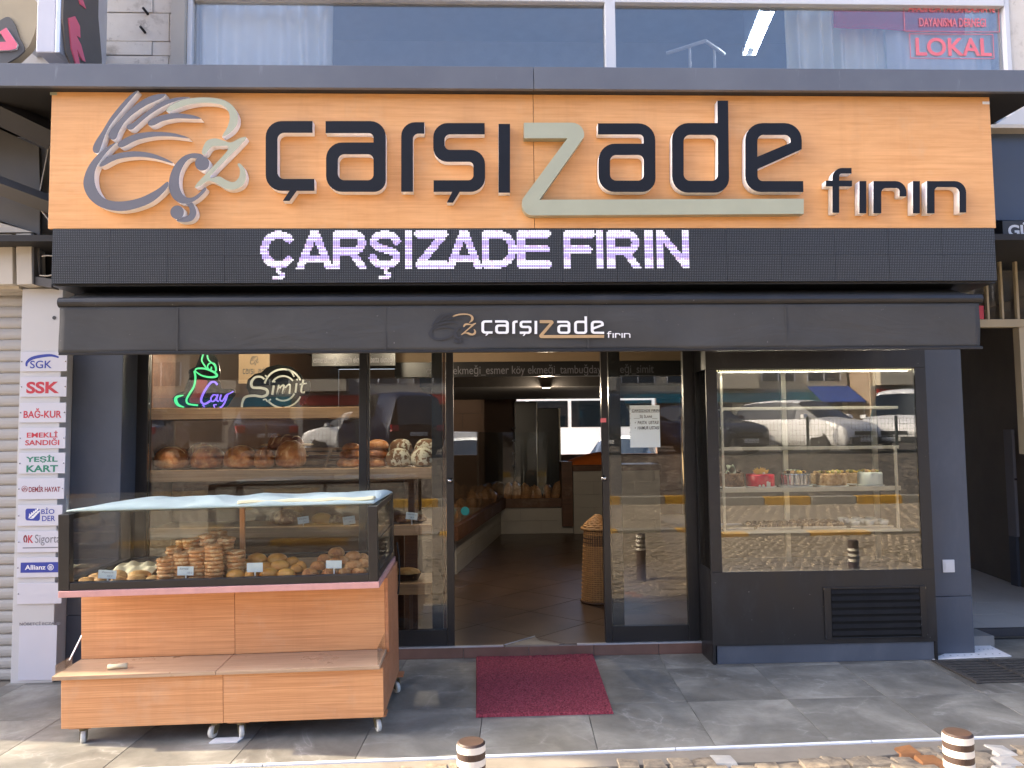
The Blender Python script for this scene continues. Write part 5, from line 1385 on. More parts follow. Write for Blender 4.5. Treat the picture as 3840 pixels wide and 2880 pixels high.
for i, (dx, rot, s_) in enumerate(((-.04, .5, 1.), (.03, -.4, 1.15), (.0, .1, .9))):
    me = outline_mesh([smooth_loop([(0, 0), (.018, .02), (.022, .045), (.0, .075), (-.014, .045), (-.014, .02)], 3)], 0, .003)
    me.transform(Matrix.Scale(s_, 4)); me.transform(Matrix.Rotation(rot*2, 4, 'Y')); me.transform(Matrix.Translation((cx+dx, cy-.03, ck_z+h-.003)))
    link_mesh('chocolate_leaf', me, ['choc_leaf']*2, t_)
t_, cx, cy, r, h = cake(352, 523, 812, 887, yk-.01, 'cake_red', 'bright red glazed cake with yellow petals on top', 3, ['cream_white'])
for i in range(7):
    me = outline_mesh([[(-.007, 0), (.007, 0), (.012, .03), (0, .05), (-.012, .03)]], 0, .003); me.transform(Matrix.Rotation(-.9+i*.3, 4, 'Y')); me.transform(Matrix.Translation((cx+.006*(i-3), cy-.02+.01*(i % 3), ck_z+h)))
    link_mesh('petal', me, ['fruit_yellow']*2, t_)
for i, (dx, hh) in enumerate(((-.035, .018), (-.012, .02), (.018, .042), (.03, .036))):
    q = math.asin(max(-1, min(1, dx/r))); yy = cy-math.cos(q)*r
    me = outline_mesh([rounded([(-.008, .004), (.008, .004), (.008, hh, .007), (-.008, hh, .007)], 4)], 0, .004); me.transform(Matrix.Translation((cx+dx, yy-.003, ck_z)))
    link_mesh('icing_drop', me, ['cream_white']*2, t_)
t_, cx, cy, r, h = cake(568, 747, 806, 884, yk-.01, 'cup_foil', 'cake in pleated silver foil with brown nut topping', 26, ['choc', 'nut_cake', 'fruit_yellow'], 'pleat')
for k in range(3): MB().tube([(cx-.05+k*.03+.01*math.sin(j), cy-.05+.012*j, ck_z+h+.022+.003*math.cos(j*1.7+k)) for j in range(8)], .003, 5).build('cream_line', 'choc_leaf', t_, smooth=True)
cake(790, 969, 806, 881, yk-.01, 'nut_cake', 'broad beige nut coated cake strewn with pistachios', 28, ['pistachio', 'pistachio', 'nut_cake', 'fruit_yellow'])
cake(735, 850, 786, 850, yk+.19, 'nut_cake', 'nut coated cake half hidden behind the broad beige one', 18, ['pistachio', 'nut_cake'])
cake(950, 1065, 784, 850, yk+.19, 'nut_cake', 'nut coated cake half hidden behind the white one', 18, ['pistachio', 'fruit_yellow'])
cake(1040, 1185, 800, 880, yk-.01, 'cake_white', 'smooth white cake with yellow fruit on top', 14, ['fruit_yellow', 'nut_cake', 'pistachio'])
# trays of small pastries on the lowest shelf
tz = cz[3][2]-.001
def tray(u0, u1, Y0, Y1, label, n, nr, kind):
    xa, xb = X(*c5(u0, 1120), Y0), X(*c5(u1, 1120), Y0)
    t_ = thing('pastry_tray', label, 'tray', ((xa+xb)/2, (Y0+Y1)/2, tz), 'trays in the display case')
    mb = MB().box(xa, xb, Y0, Y1, tz, tz+.004).box(xa, xb, Y0, Y0+.004, tz+.0041, tz+.014).box(xa, xb, Y1-.004, Y1, tz+.0041, tz+.014)
    mb.build('tray', 'steel', t_)
    for i in range(n):
        for j in range(nr):
            x = xa+(xb-xa)*(i+.5)/n; y = Y0+(Y1-Y0)*(j+.5)/nr
            if kind == 'cup':
                g_ = thing('dessert_cup', 'white pudding cup, '+ORD[i]+' from the left in tray row '+ORD[j], 'dessert', (x, y, tz+.005), 'pudding cups')
                MB().lathe([(.024, 0), (.037, .04), (.034, .041), (.022, .004)], (x, y, tz+.005), 18).build('cup', 'paper_cup', g_, smooth=True)
                MB().lathe([(.02, .01), (.0325, .037), (.001, .0385)], (x, y, tz+.005), 16).build('pudding', 'cream_white', g_, smooth=True)
            else:
                me = TR[kind]; place('small_pastry', me, {'ecl': 'choc', 'ball': 'dark_nut'}[kind], (x+random.uniform(-.004, .004), y, tz+.005), (0, 0, random.uniform(-.3, .3)),
                                     label={'ecl': ORD[i]+' chocolate eclair from the left in tray row '+ORD[j], 'ball': ORD[i]+' dark round pastry from the left in tray row '+ORD[j]}[kind], cat='pastry', grp={'ecl': 'eclairs on the tray', 'ball': 'round pastries on the tray'}[kind])
TR = {'ecl': MB().lathe([(.012, 0), (.018, .008), (.017, .02), (.008, .027)], n=10).mesh('ecl'), 'ball': MB().lathe([(.016, 0), (.024, .01), (.022, .026), (.008, .034)], n=12).mesh('ball')}
TR['ecl'].transform(Matrix.Scale(2.2, 4, (0, 1, 0)))
tray(205, 370, yf+.03, yf+.30, 'pale almost empty tray at the left of the lowest shelf', 0, 0, 'ecl')
tray(390, 655, yf+.03, yf+.30, 'metal tray of chocolate eclairs on the lowest shelf', 8, 3, 'ecl')
tray(670, 935, yf+.03, yf+.30, 'metal tray of dark round pastries on the lowest shelf', 7, 4, 'ball')
tray(960, 1225, yf+.03, yf+.30, 'metal tray of white pudding cups on the lowest shelf', 3, 3, 'cup')
# wall switch
sw = thing('wall_switch', 'square cream wall switch on the right slate pillar', 'switch', tuple(PY(*c6(1707, 172), Y_RP)))
p, q = PY(*c6(1666, 88), Y_RP-.006), PY(*c6(1749, 171), Y_RP-.006)
box_part('plate', 'white_plastic', sw, p.x, q.x, Y_RP-.010, Y_RP-.0005, q.z, p.z, .003)
p, q = PY(*c6(1683, 102), Y_RP-.012), PY(*c6(1733, 156), Y_RP-.012)
box_part('rocker', 'white_plastic', sw, p.x, q.x, Y_RP-.014, Y_RP-.0105, q.z, p.z, .002)

# ================================================================== pastry cart on the pavement
N_BEFORE = set(bpy.data.objects)
YC0, YC1 = -1.14, -.40
lx, rx = X(233, 2640, YC0), X(1440, 2600, YC0)
zb = Z(840, 2711, YC0); ztr = Z(815, 2512, YC0-.02)
cart = thing('pastry_cart', 'wheeled wooden pastry cart with black framed glass top on the pavement', 'cart', ((lx+rx)/2, -.8, 0))
Yu = PZ(860, 2441, ztr).y; Yu = YC0-.03+.78*(Yu+.03-YC0)
zp0, zp1 = Z(832, 2219, YC0), Z(832, 2196, YC0)          # pink edging under the glass box
xmid = X(840, 2620, YC0)
box_part('lower_panel', 'bamboo', cart, lx, xmid-.001, YC0, YC0+.018, zb, ztr-.022, .0015)
box_part('lower_panel', 'bamboo', cart, xmid+.001, rx, YC0, YC0+.018, zb, ztr-.022, .0015)
ux0, ux1 = X(314, 2350, Yu), rx; xum = X(888, 2340, Yu)
box_part('upper_panel', 'bamboo', cart, ux0, xum-.001, Yu, Yu+.018, ztr+.001, zp0-.001, .0015)
box_part('upper_panel', 'bamboo', cart, xum+.001, ux1-.019, Yu, Yu+.018, ztr+.001, zp0-.001, .0015)
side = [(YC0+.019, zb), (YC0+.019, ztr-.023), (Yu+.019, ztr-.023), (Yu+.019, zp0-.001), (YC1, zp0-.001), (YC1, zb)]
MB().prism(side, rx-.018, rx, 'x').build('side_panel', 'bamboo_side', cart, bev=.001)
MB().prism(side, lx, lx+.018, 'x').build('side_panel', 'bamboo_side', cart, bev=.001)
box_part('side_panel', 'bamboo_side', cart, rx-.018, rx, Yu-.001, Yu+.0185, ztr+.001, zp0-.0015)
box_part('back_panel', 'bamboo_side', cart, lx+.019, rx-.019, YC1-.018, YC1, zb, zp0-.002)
box_part('bottom_board', 'bamboo_side', cart, lx+.019, rx-.019, YC0+.019, YC1-.019, zb+.002, zb+.02)
# lower tray: two boards with a worn glassy top
tx0, tx1, txm = X(201, 2520, YC0-.03), X(1428, 2490, YC0-.03), X(815, 2510, YC0-.03)
wood('tray_wood', S(154, 128, 104), S(186, 158, 130), 14, .3, streak=-.21)
for a, b_ in ((tx0, txm-.0015), (txm+.0015, tx1)): box_part('tray_board', 'tray_wood', cart, a, b_, YC0-.03, Yu-.0005, ztr-.02, ztr, .002)
for pts in (((1960, 795), (1960, 735), (2002, 655), (2004, 745)),):
    w = [PY(*cF(*p), YC0) for p in pts]
    box_part('tray_guard', 'clear_glass', cart, tx1-.012, tx1-.006, YC0-.02, Yu-.002, ztr+.001, ztr+.085)
box_part('tray_guard', 'clear_glass', cart, tx0+.006, tx0+.010, YC0-.01, Yu-.1, ztr+.001, ztr+.05)
a, b_ = PY(*cF(430, 640), Yu+.05), PY(*cF(406, 795), Yu-.02)
MB().tube([(ux0-.01, Yu+.05, a.z), (ux0-.05, Yu-.02, ztr+.002)], .004, 6).build('stay_rod', 'steel', cart)
# edging and glass box
plain('pink_edge', S(196, 148, 144), .35, 0, .08, 20)
ex0, ex1 = X(233, 2225, YC0-.01), X(1431, 2185, YC0-.01)
box_part('edge_board', 'pink_edge', cart, ex0, ex1, YC0-.012, YC1, zp0, zp1, .002)
gz0 = zp1+.001; gz1 = Z(832, 1912, YC0)
gx0, gx1 = X(236, 2050, YC0), X(1427, 2020, YC0); PW = .05
wl, wr = X(278, 2050, YC0)-gx0, gx1-X(1392, 2020, YC0)
for x0, x1 in ((gx0, gx0+wl), (gx1-wr, gx1)):
    box_part('corner_post', 'frame_black', cart, x0, x1, YC0, YC0+.045, gz0, gz1, .003)
    box_part('corner_post', 'frame_black', cart, x0, x1, YC1-.045, YC1, gz0, gz1, .003)
ri = .038
box_part('bottom_rail', 'frame_black', cart, gx0+wl+.001, gx1-wr-.001, YC0+.002, YC0+.04, gz0, gz0+ri, .002)
box_part('bottom_rail', 'frame_black', cart, gx0+wl+.001, gx1-wr-.001, YC1-.04, YC1-.002, gz0, gz0+ri, .002)
for x0, x1 in ((gx0+.002, gx0+wl-.004), (gx1-wr+.004, gx1-.002)):
    box_part('side_rail', 'frame_black', cart, x0, x1, YC0+.046, YC1-.046, gz0, gz0+ri, .002)
    box_part('side_rail', 'frame_black', cart, x0, x1, YC0+.046, YC1-.046, gz1-.03, gz1-.001, .002)
box_part('side_rail', 'frame_black', cart, gx1-wr+.012, gx1-.012, YC0+.046, YC1-.046, (gz0+gz1)/2-.005, (gz0+gz1)/2+.008, .001)
box_part('back_rail', 'frame_black', cart, gx0+wl+.001, gx1-wr-.001, YC1-.03, YC1-.002, gz1-.02, gz1-.001, .002)
zpt = Z(832, 1838, YC0+.03)
box_part('front_pane', 'clear_glass', cart, gx0+.02, gx1-.018, YC0+.046, YC0+.051, gz0+ri, zpt)
for x in (gx0+.012, gx1-.014): box_part('side_pane', 'clear_glass', cart, x, x+.004, YC0+.06, YC1-.05, gz0+ri+.001, gz1-.031)
box_part('back_pane', 'clear_glass', cart, gx0+wl, gx1-wr, YC1-.012, YC1-.008, gz0+ri+.001, gz1-.021)
box_part('top_pane', 'clear_glass', cart, gx0+.004, gx1-.004, YC0+.053, YC1-.002, gz1, gz1+.005)
fz = gz0+.014
box_part('inner_floor', 'shelf_wood', cart, gx0+.02, gx1-.02, YC0+.042, YC1-.042, gz0+.002, fz)
c = PY(*c2(1210, 555), -.82)
dwt = X(*c2(1225, 400), -.82)-X(*c2(1195, 400), -.82)
box_part('prop_stick', 'dowel_wood', cart, c.x-dwt/2, c.x+dwt/2, -.83, -.81, fz+.001, gz1-.001, .002)
# casters
def caster(x, y, rot):
    bk_d = .017 if y > -.8 else 0
    pl = box_part('caster_plate', 'bamboo_side', cart, x-.06, x+.05, y-.03, y+.05, zb-.012, zb-.001)
    fk = MB(); ca, sa = math.cos(rot), math.sin(rot); r = .031
    cxx, cyy = x+ca*.02, y+sa*.02
    MB().tube([(x, y, zb-.013), (x, y, zb-.026)], .022, 14).build('caster_swivel', 'zinc', cart)
    for s in (-1, 1):
        ox, oy = -sa*.016*s, ca*.016*s; dx, dy = ca*.016, sa*.016
        p = lambda a, z: (x+ox+a*ca, y+oy+a*sa, z)
        t_ = .0015
        q = [p(-.02, zb-.026), p(.026, zb-.026), p(.034, r-.006-bk_d), p(.012, r-.006-bk_d)]
        w = Vector((-sa, ca, 0))*t_
        fk.hexa([tuple(Vector(k)-w) for k in q]+[tuple(Vector(k)+w) for k in q])
    fk.build('caster_fork', 'zinc', cart)
    ax = Vector((-sa, ca, 0))
    me = MB().lathe([(.006, -.011), (.022, -.012), (.029, -.010), (r, -.005), (r, .005), (.029, .010), (.022, .012), (.006, .011)], n=22).mesh('wheel')
    me.transform(ax.to_track_quat('Z', 'Y').to_matrix().to_4x4()); me.transform(Matrix.Translation((cxx, cyy, r+.0005-bk_d)))
    wl_ = link_mesh('caster_wheel', me, 'caster_white', cart, smooth=True)
for (u, v, rot) in ((315, 2782, -1.2), (808, 2768, -1.9), (905, 2768, -1.2), (1415, 2752, -1.15), (1485, 2600, -1.0)):
    p = PZ(u, v-6, 0); caster(p.x, max(p.y, YC0+.04) if v > 2700 else YC1-.06, rot)
# power lead at the back corner
pc = [(rx+.004, YC1-.05, zp1+.09), (rx+.012, YC1-.045, zp1+.02), (rx+.016, YC1-.04, zp1-.06), (rx+.012, YC1-.035, zp0-.12), (rx+.004, YC1-.03, zp0-.19)]
MB().tube(smooth_loop(pc, 5, False), .005, 6).build('power_lead', 'tyre', cart, smooth=True)
# towel on the glass top
bE = [(75, 243), (250, 195), (400, 152), (600, 130), (700, 125), (900, 131), (1150, 134), (1300, 120), (1600, 112), (1800, 106), (2032, 90)]
fE = [(75, 246), (140, 242), (400, 234), (800, 224), (1190, 213), (1600, 196), (1900, 189), (1990, 184)]
def along(L_, t_):
    u = L_[0][0]+(L_[-1][0]-L_[0][0])*t_
    for (x0, y0), (x1, y1) in zip(L_[:-1], L_[1:]):
        if u <= x1+1e-6: return (u, y0+(y1-y0)*(u-x0)/(x1-x0))
    return L_[-1]
zc_ = gz1+.0065
def tw_fn(a, b):
    dep = (YC1-YC0-.14)*min(1, .05+a/.17)*(1+.05*math.sin(a*9)+.03*math.sin(a*23))
    xx = gx0+.012+(gx1+.012-gx0)*(.985*a)
    p = Vector((min(xx+.02*b*a, gx1-.03+.03*b), YC0+.058+dep*b, 0))
    e_ = math.sin(math.pi*min(1, max(0, b)))**.4*min(1, a*14+.02)*min(1, (1-a)*30+.05)
    h = .017+.006*math.sin(a*31+b*4)+.005*math.sin(a*13-b*6)+.005*math.sin(a*47+b*9)*math.sin(b*7+a*5)
    return (p.x, p.y, zc_+.001+max(0, h)*e_)
tw = thing('folded_towel', 'pale blue towel spread over the glass top of the cart', 'towel', (-1.3, -.8, gz1+.005))
o = MB().grid(tw_fn, 110, 16).build('towel', 'towel', tw, smooth=True); s_ = o.modifiers.new('thick', 'SOLIDIFY'); s_.thickness = .006; s_.offset = 1
def hem_fn(a, b):
    xx = gx0+(gx1-gx0)*(.54+.44*a)
    w = .07*(b-.5)*(.4+.6*a)
    return (xx, YC0+.11+w+.05*a, zc_+.012+.012*math.sin(math.pi*b)+.003*math.sin(a*20))
o = MB().grid(hem_fn, 50, 6).build('turned_hem', 'towel_hem', tw, smooth=True); s_ = o.modifiers.new('thick', 'SOLIDIFY'); s_.thickness = .005; s_.offset = 1
# rolled paper on the tray, white slip under the casters
p = PZ(*cF(618, 832), ztr)
o = MB().tube([(p.x-.045, p.y-.008, ztr+.013), (p.x, p.y, ztr+.014), (p.x+.045, p.y+.01, ztr+.013)], [.013, .011, .014], 10).build('paper_roll', 'towel_hem', smooth=True); tag(o, 'small crumpled paper roll lying on the lower cart board', 'paper')
p, q = PZ(783, 2789), PZ(900, 2774)
o = MB().prism([(p.x, p.y), (q.x+.0, p.y), (q.x+.012, p.y+.06), (p.x+.012, p.y+.06)], .0012, .007, 'z').build('white_board_strip', 'white_plastic'); tag(o, 'thin white strip lying under the two middle casters', 'board')

# ------------------------------------------------------------------ goods inside the cart
def torus(R_, r, n=18, m=8, sz=.8):
    mb = MB(); mb.tube([(R_*math.cos(2*math.pi*k/n)*(1+.03*math.sin(3*k)), R_*math.sin(2*math.pi*k/n), r*sz+.0015*math.sin(2.3*k)) for k in range(n)], r, m, closed=True)
    me = mb.mesh('ring')
    for v_ in me.vertices: v_.co.z = (v_.co.z-r*sz)*sz+r*sz
    return me
RING = [torus(.036, .0132), torus(.037, .0128), torus(.035, .0136)]
def stack(u, Y, n, lab):
    c = PY(*c2(u, 600), Y)
    for k in range(n):
        me = RING[(k+int(u)) % 3]
        place('sesame_ring', me, 'simit', (c.x+random.uniform(-.004, .004), Y+random.uniform(-.004, .004), fz+.001+k*.0198), (random.uniform(-.04, .04), random.uniform(-.04, .04), random.uniform(0, 6.28)),
              (1, 1, 1), ORD[k]+' '+lab.replace('sesame ring in', 'sesame ring from the bottom in'), 'bread ring', 'sesame rings piled in the cart')
for u, Y, n, lab in ((735, -1.03, 6, 'sesame ring in the short front left pile of the cart'), (842, -1.02, 7, 'sesame ring in the front pile behind the second price card'),
                     (932, -1.02, 8, 'sesame ring in the front pile left of the tallest front pile'), (1032, -1.03, 9, 'sesame ring in the tallest front pile of the cart'),
                     (790, -.92, 8, 'sesame ring in the left pile of the second row'), (892, -.91, 10, 'sesame ring in the second pile of the second row'),
                     (1000, -.92, 11, 'sesame ring in the high middle pile of the second row'), (1105, -.92, 10, 'sesame ring in the fourth pile of the second row'),
                     (1165, -.98, 7, 'sesame ring in the right end pile beside the wooden stick'), (1060, -.80, 11, 'sesame ring in the rearmost pile of the cart'), (850, -.80, 9, 'sesame ring in the rear left pile of the cart')):
    stack(u, Y, n, lab)
def heap(name, items, mat, label, grp, cat, flat=.3, fl_z=fz):
    rk = lambda r: 'front row' if r < .5 else 'second row' if r < 1.5 else 'top'
    for i, (u, v, w, h, row) in enumerate(items):
        nth = sorted(q[0] for q in items if rk(q[4]) == rk(row)).index(u)
        lab2 = label+', '+rk(row)+', '+ORD[nth]+' from left'
        Y = -1.035+row*.095
        c = PY(*c2(u, v), Y); k = (Y+DIST)/FPX*.5967
        lift = 0 if row == 0 else max(0, c.z-h*k/2-fl_z)
        lift = min(lift, row*.042)
        loaf(name, u, v, w, h, Y, mat, lab2, grp, fl_z+.001+lift, crp=c2, flat=flat, seed=i, rotz=random.uniform(-.5, .5), dscale=.8, tilt=random.uniform(-.15, .2) if row else 0, cat=cat)
heap('plain_bun', [(1168, 612, 118, 56, 0), (1262, 618, 95, 50, 0), (1372, 612, 112, 60, 0), (1482, 612, 120, 54, 0), (1545, 596, 80, 50, .6),
                   (1205, 575, 90, 56, 1), (1350, 582, 95, 52, 1), (1440, 570, 122, 52, 1), (1575, 578, 72, 56, 1), (1520, 552, 90, 52, 1.8),
                   (1300, 530, 122, 60, 2), (1424, 534, 128, 62, 2), (1365, 556, 70, 50, 2.2), (1240, 560, 80, 50, 2)], 'bun', 'golden bun in the middle heap', 'golden buns in the cart', 'bun')
heap('crumb_bun', [(1630, 606, 105, 50, 0), (1750, 608, 90, 46, 0), (1850, 605, 90, 46, 0), (1940, 600, 100, 46, 0), (1680, 580, 100, 56, .8), (1905, 576, 115, 52, .8), (1965, 568, 80, 60, 1),
                   (1720, 540, 90, 58, 1.8), (1835, 548, 80, 50, 1.8), (1900, 522, 105, 52, 2.2), (1960, 535, 70, 50, 2.4), (1795, 500, 100, 58, 2.6), (1790, 555, 90, 50, 1.6)], 'bun_crumb', 'crumb topped bun in the right heap', 'crumb topped buns in the cart', 'bun')
heap('flat_pastry', [(240, 655, 130, 36, 0), (330, 650, 110, 40, 0), (440, 645, 110, 38, 0), (555, 642, 130, 42, 0), (650, 640, 90, 34, 0), (300, 632, 110, 40, 1), (425, 622, 120, 52, 1), (560, 625, 130, 46, 1)], 'borek', 'flaky pastry at the cart left end', 'flaky pastries in the cart', 'pastry')
p = PY(*c2(640, 600), -.85)
o = MB().grid(lambda a, b: (X(*c2(420, 600), -.78)+(X(*c2(680, 600), -.78)-X(*c2(420, 600), -.78))*a, -.88+.3*b, fz+.002+.055*(1-a*.2)*math.sin(math.pi*b)*(.8+.3*math.sin(a*17)*math.sin(b*9))), 30, 12).build('crumpled_paper', 'towel_hem', smooth=True)
tag(o, 'crumpled greaseproof paper behind the flaky pastries', 'paper'); o.modifiers.new('thick', 'SOLIDIFY').thickness = .001
YCd = YC0+.058
card(*c2(308, 588), *c2(420, 640), YCd, -.08, 'leftmost price card in the cart before the flaky pastries', [('Peynirli', -.3, .12, .35, .32), ('450 tl', 0, -.25, .3, -.08)], fz)
card(*c2(803, 571), *c2(903, 626), YCd, -.03, 'price card standing before the piled sesame rings', [('Simit', -.38, .15, .2, .35), ('125 tl', .1, -.28, .42, -.1)], fz)
card(*c2(1237, 554), *c2(1336, 611), YCd, .0, 'blank looking price card before the golden buns', [], fz)
card(*c2(1732, 546), *c2(1830, 594), YCd, -.03, 'blank looking price card before the crumb topped buns', [], fz)

# the pavement falls a little to the left and to the street: cart and load lean with it
_T = Matrix.Translation(((lx+rx)/2, YC0, 0)) @ Matrix.Rotation(-.013, 4, 'Y') @ Matrix.Rotation(.024, 4, 'X') @ Matrix.Translation((-(lx+rx)/2, -YC0, 0))
for o in [q for q in bpy.data.objects if q not in N_BEFORE and q.parent is None]:
    m0 = Matrix.LocRotScale(o.location, o.rotation_euler, o.scale); m1 = _T @ m0
    l_, r_, s_ = m1.decompose(); o.location = l_; o.rotation_euler = r_.to_euler()

# ================================================================== doormat, bollards
mp = [PZ(u, v) for u, v in ((1785, 2692), (2302, 2678), (2226, 2461), (1786, 2469))]
rnd = np.random.RandomState(3)
nU, nV = 130, 150; hg = rnd.rand(nU+1, nV+1)
def mat_fn(a, b):
    p = (mp[0].lerp(mp[1], a)).lerp(mp[3].lerp(mp[2], a), b)
    i, j = int(round(a*nU)), int(round(b*nV)); ed = i in (0, nU) or j in (0, nV)
    return (p.x, min(p.y, .244), .001 if ed else .014+.006*hg[i, j]+.003*math.sin(a*5+b*3))
o = MB().grid(mat_fn, nU, nV).build('doormat', 'mat_red'); tag(o, 'burgundy looped doormat before the open doorway', 'doormat')
def bollard(u, v, label):
    hb = .5; zt = -.03+hb
    p = PZ(u, v, zt); R_ = .049
    t_ = thing('bollard', label, 'bollard', (p.x, p.y, -.06), 'bollards along the kerb')
    zz = -.06; bands = [(-.06, zt-.165, 0)]
    z = zt-.165
    while z < zt-.03: bands += [(z, z+.0225, 1), (z+.0225, z+.045, 0)]; z += .045
    bands[-1] = (bands[-1][0], zt, 0)
    for a, b_, k in bands:
        top = b_ >= zt-1e-6
        pr = [(R_, a), (R_, b_)] if not top else [(R_, a), (R_, b_-.006), (R_-.006, b_)]
        if k: pr = [(R_+.0006, a), (R_+.0006, b_)]
        MB().lathe(pr, (p.x, p.y, 0), 32).build('band' if k else 'tube', 'bollard_white' if k else 'bollard_brown', t_, bev=0)
bollard(*c7(624, 815), 'striped brown and white bollard before the doormat')
bollard(*c6(1768, 1238), 'striped brown and white bollard at the right before the grate')

# ================================================================== neighbour on the left
YW = -.09
col_ = thing('plaque_column', 'white painted column carrying a ladder of small plaques', 'column', (X(150, 2500, YW), YW, 0))
cxl, cxr = X(62, 1800, YW), XL0-.004
box_part('shaft', 'white_wall', col_, cxl, cxr, YW, .6, -.018, Z(150, 1082, YW), .003)
p, q = PY(*cF(102, 618), YW-.004), PY(*cF(290, 898), YW-.004)
box_part('panel', 'plaque_white', col_, p.x, q.x, YW-.007, YW-.0005, q.z, p.z, .002)
text_on('NÖBETÇİ ECZANE', (*cF(102, 596), *cF(314, 616)), YW-.001, 'ink_grey', col_, bold=.004)
o = MB().lathe([(.001, 0), (.012, 0), (.012, .003), (.001, .003)], n=16).mesh('stain'); 
o.transform(Matrix.Rotation(math.pi/2, 4, 'X')); o.transform(Matrix.Translation(PY(*cE(338, 318), YW-.0005))); link_mesh('drill_hole', o, 'ink_dark', col_)
YPL = YW-.011
def plaque(a, b_, fn, label, rows, blank=False):
    p, q = PY(*fn(*a), YPL), PY(*fn(*b_), YPL)
    t_ = thing('plaque', label, 'plaque', ((p.x+q.x)/2, YPL, q.z), 'plaques on the white column')
    box_part('plate', 'plaque_white', t_, p.x, q.x, YPL, YW-.0005, q.z, p.z, .001)
    zm = (p.z+q.z)/2
    for xx in (p.x+.008, q.x-.008):
        me = MB().lathe([(.001, 0), (.005, 0), (.005, .002), (.002, .004)], n=10).mesh('screw'); me.transform(Matrix.Rotation(math.pi/2, 4, 'X')); me.transform(Matrix.Translation((xx, YPL, zm))); link_mesh('screw', me, 'chrome', t_)
    for s_, u0, v0, u1, v1, m_, kw in rows: text_on(s_, (*fn(u0, v0), *fn(u1, v1)), YPL-.0003, m_, t_, thick=.0008, **kw)
    return t_
Bd = dict(bold=.02)
t_ = plaque((130, 530), (415, 650), cE, 'plaque with blue serif letters under a blue arc', [('SGK', 188, 585, 322, 632, 'ink_blue', dict(bold=.01))])
link_mesh('arc', flat_stroke([(165, 620), (168, 595), (200, 570), (260, 556), (320, 552), (365, 564)], lambda s: 6+13*math.sin(math.pi*min(1, s*.8+.1)), cE, YPL-.0005, .001), ['ink_blue']*2, t_)
plaque((128, 687), (412, 808), cE, 'plaque with three large red capitals', [('SSK', 165, 716, 368, 788, 'ink_red', dict(bold=.035))])
plaque((123, 848), (408, 968), cE, 'plaque with one line of red hyphenated capitals', [('BAĞ-KUR', 148, 882, 382, 940, 'ink_red', Bd)])
plaque((120, 1003), (405, 1130), cE, 'plaque with two lines of flaking red capitals', [('EMEKLİ', 168, 1022, 358, 1062, 'ink_red', Bd), ('SANDIĞI', 158, 1068, 368, 1110, 'ink_red', Bd)])
plaque((118, 1160), (403, 1285), cE, 'plaque with two lines of green capitals', [('YEŞİL', 162, 1172, 358, 1222, 'ink_green', dict(bold=.03)), ('KART', 165, 1236, 360, 1276, 'ink_green', dict(bold=.03))])
t_ = plaque((112, 1318), (397, 1445), cE, 'plaque with dark red capitals beside a ringed monogram', [('DEMİR HAYAT', 180, 1360, 374, 1400, 'ink_maroon', Bd), ('dh', 139, 1372, 166, 1394, 'ink_maroon', dict(bold=.01))])
link_mesh('ring', flat_stroke(arc(153, 1383, 18, 0, 359, 20), 3, cE, YPL-.0005, .001), ['ink_maroon']*2, t_)
t_ = plaque((110, 1485), (385, 1610), cE, 'plaque with blue letters beside a blue leaf square', [('BİO', 258, 1498, 338, 1538, 'ink_blue', dict(bold=.01)), ('DER', 262, 1550, 343, 1582, 'ink_blue', dict(bold=.01))])
link_mesh('square', outline_mesh(px_loops([rounded([(158, 1505, 14), (250, 1505, 14), (248, 1582, 14), (158, 1578, 14)], 4)], cE, YPL-.0005), YPL-.0005, .001), ['ink_blue']*2, t_)
for i in range(5):
    link_mesh('leaf', flat_stroke([(178+i*11, 1565-i*10), (186+i*12, 1548-i*10), (182+i*12, 1536-i*8)], lambda s: 2+7*math.sin(math.pi*s), cE, YPL-.0015-.0002*i, .001), ['ink_white']*2, t_)
    link_mesh('leaf', flat_stroke([(184+i*11, 1566-i*10), (204+i*10, 1562-i*10), (216+i*8, 1552-i*9)], lambda s: 2+7*math.sin(math.pi*s), cE, YPL-.0025-.0002*i, .001), ['ink_white']*2, t_)
t_ = plaque((92, 128), (320, 235), cF, 'plaque with red and thin grey letters underlined', [('K', 146, 148, 172, 188, 'ink_red', Bd), ('Sigorta', 182, 145, 312, 200, 'ink_grey', {})])
link_mesh('mark', flat_stroke([(128, 185), (124, 165), (132, 150), (139, 168), (135, 186)], 7, cF, YPL-.0005, .001), ['ink_maroon']*2, t_)
p, q = PY(*cF(118, 211), YPL), PY(*cF(300, 214), YPL); box_part('underline', 'ink_grey', t_, p.x, q.x, YPL-.001, YPL-.0002, q.z, p.z)
t_ = plaque((88, 265), (318, 365), cF, 'plaque with white letters on a solid blue bar', [])
p, q = PY(*cF(108, 290), YPL), PY(*cF(302, 340), YPL); box_part('bar', 'ink_blue', t_, p.x, q.x, YPL-.0012, YPL-.0002, q.z, p.z)
text_on('Allianz', (*cF(130, 303), *cF(236, 326)), YPL-.0015, 'ink_white', t_, bold=.02, thick=.0005)
link_mesh('ring', flat_stroke(arc(262, 314, 14, 0, 359, 20), 3.5, cF, YPL-.0016, .0008), ['ink_white']*2, t_)
for dx in (-5, 0, 5): link_mesh('stroke', flat_stroke([(262+dx, 306), (262+dx, 323)], 3, cF, YPL-.0016, .0008), ['ink_white']*2, t_)
plaque((90, 398), (318, 502), cF, 'blank white plaque, lowest of the ladder', [])

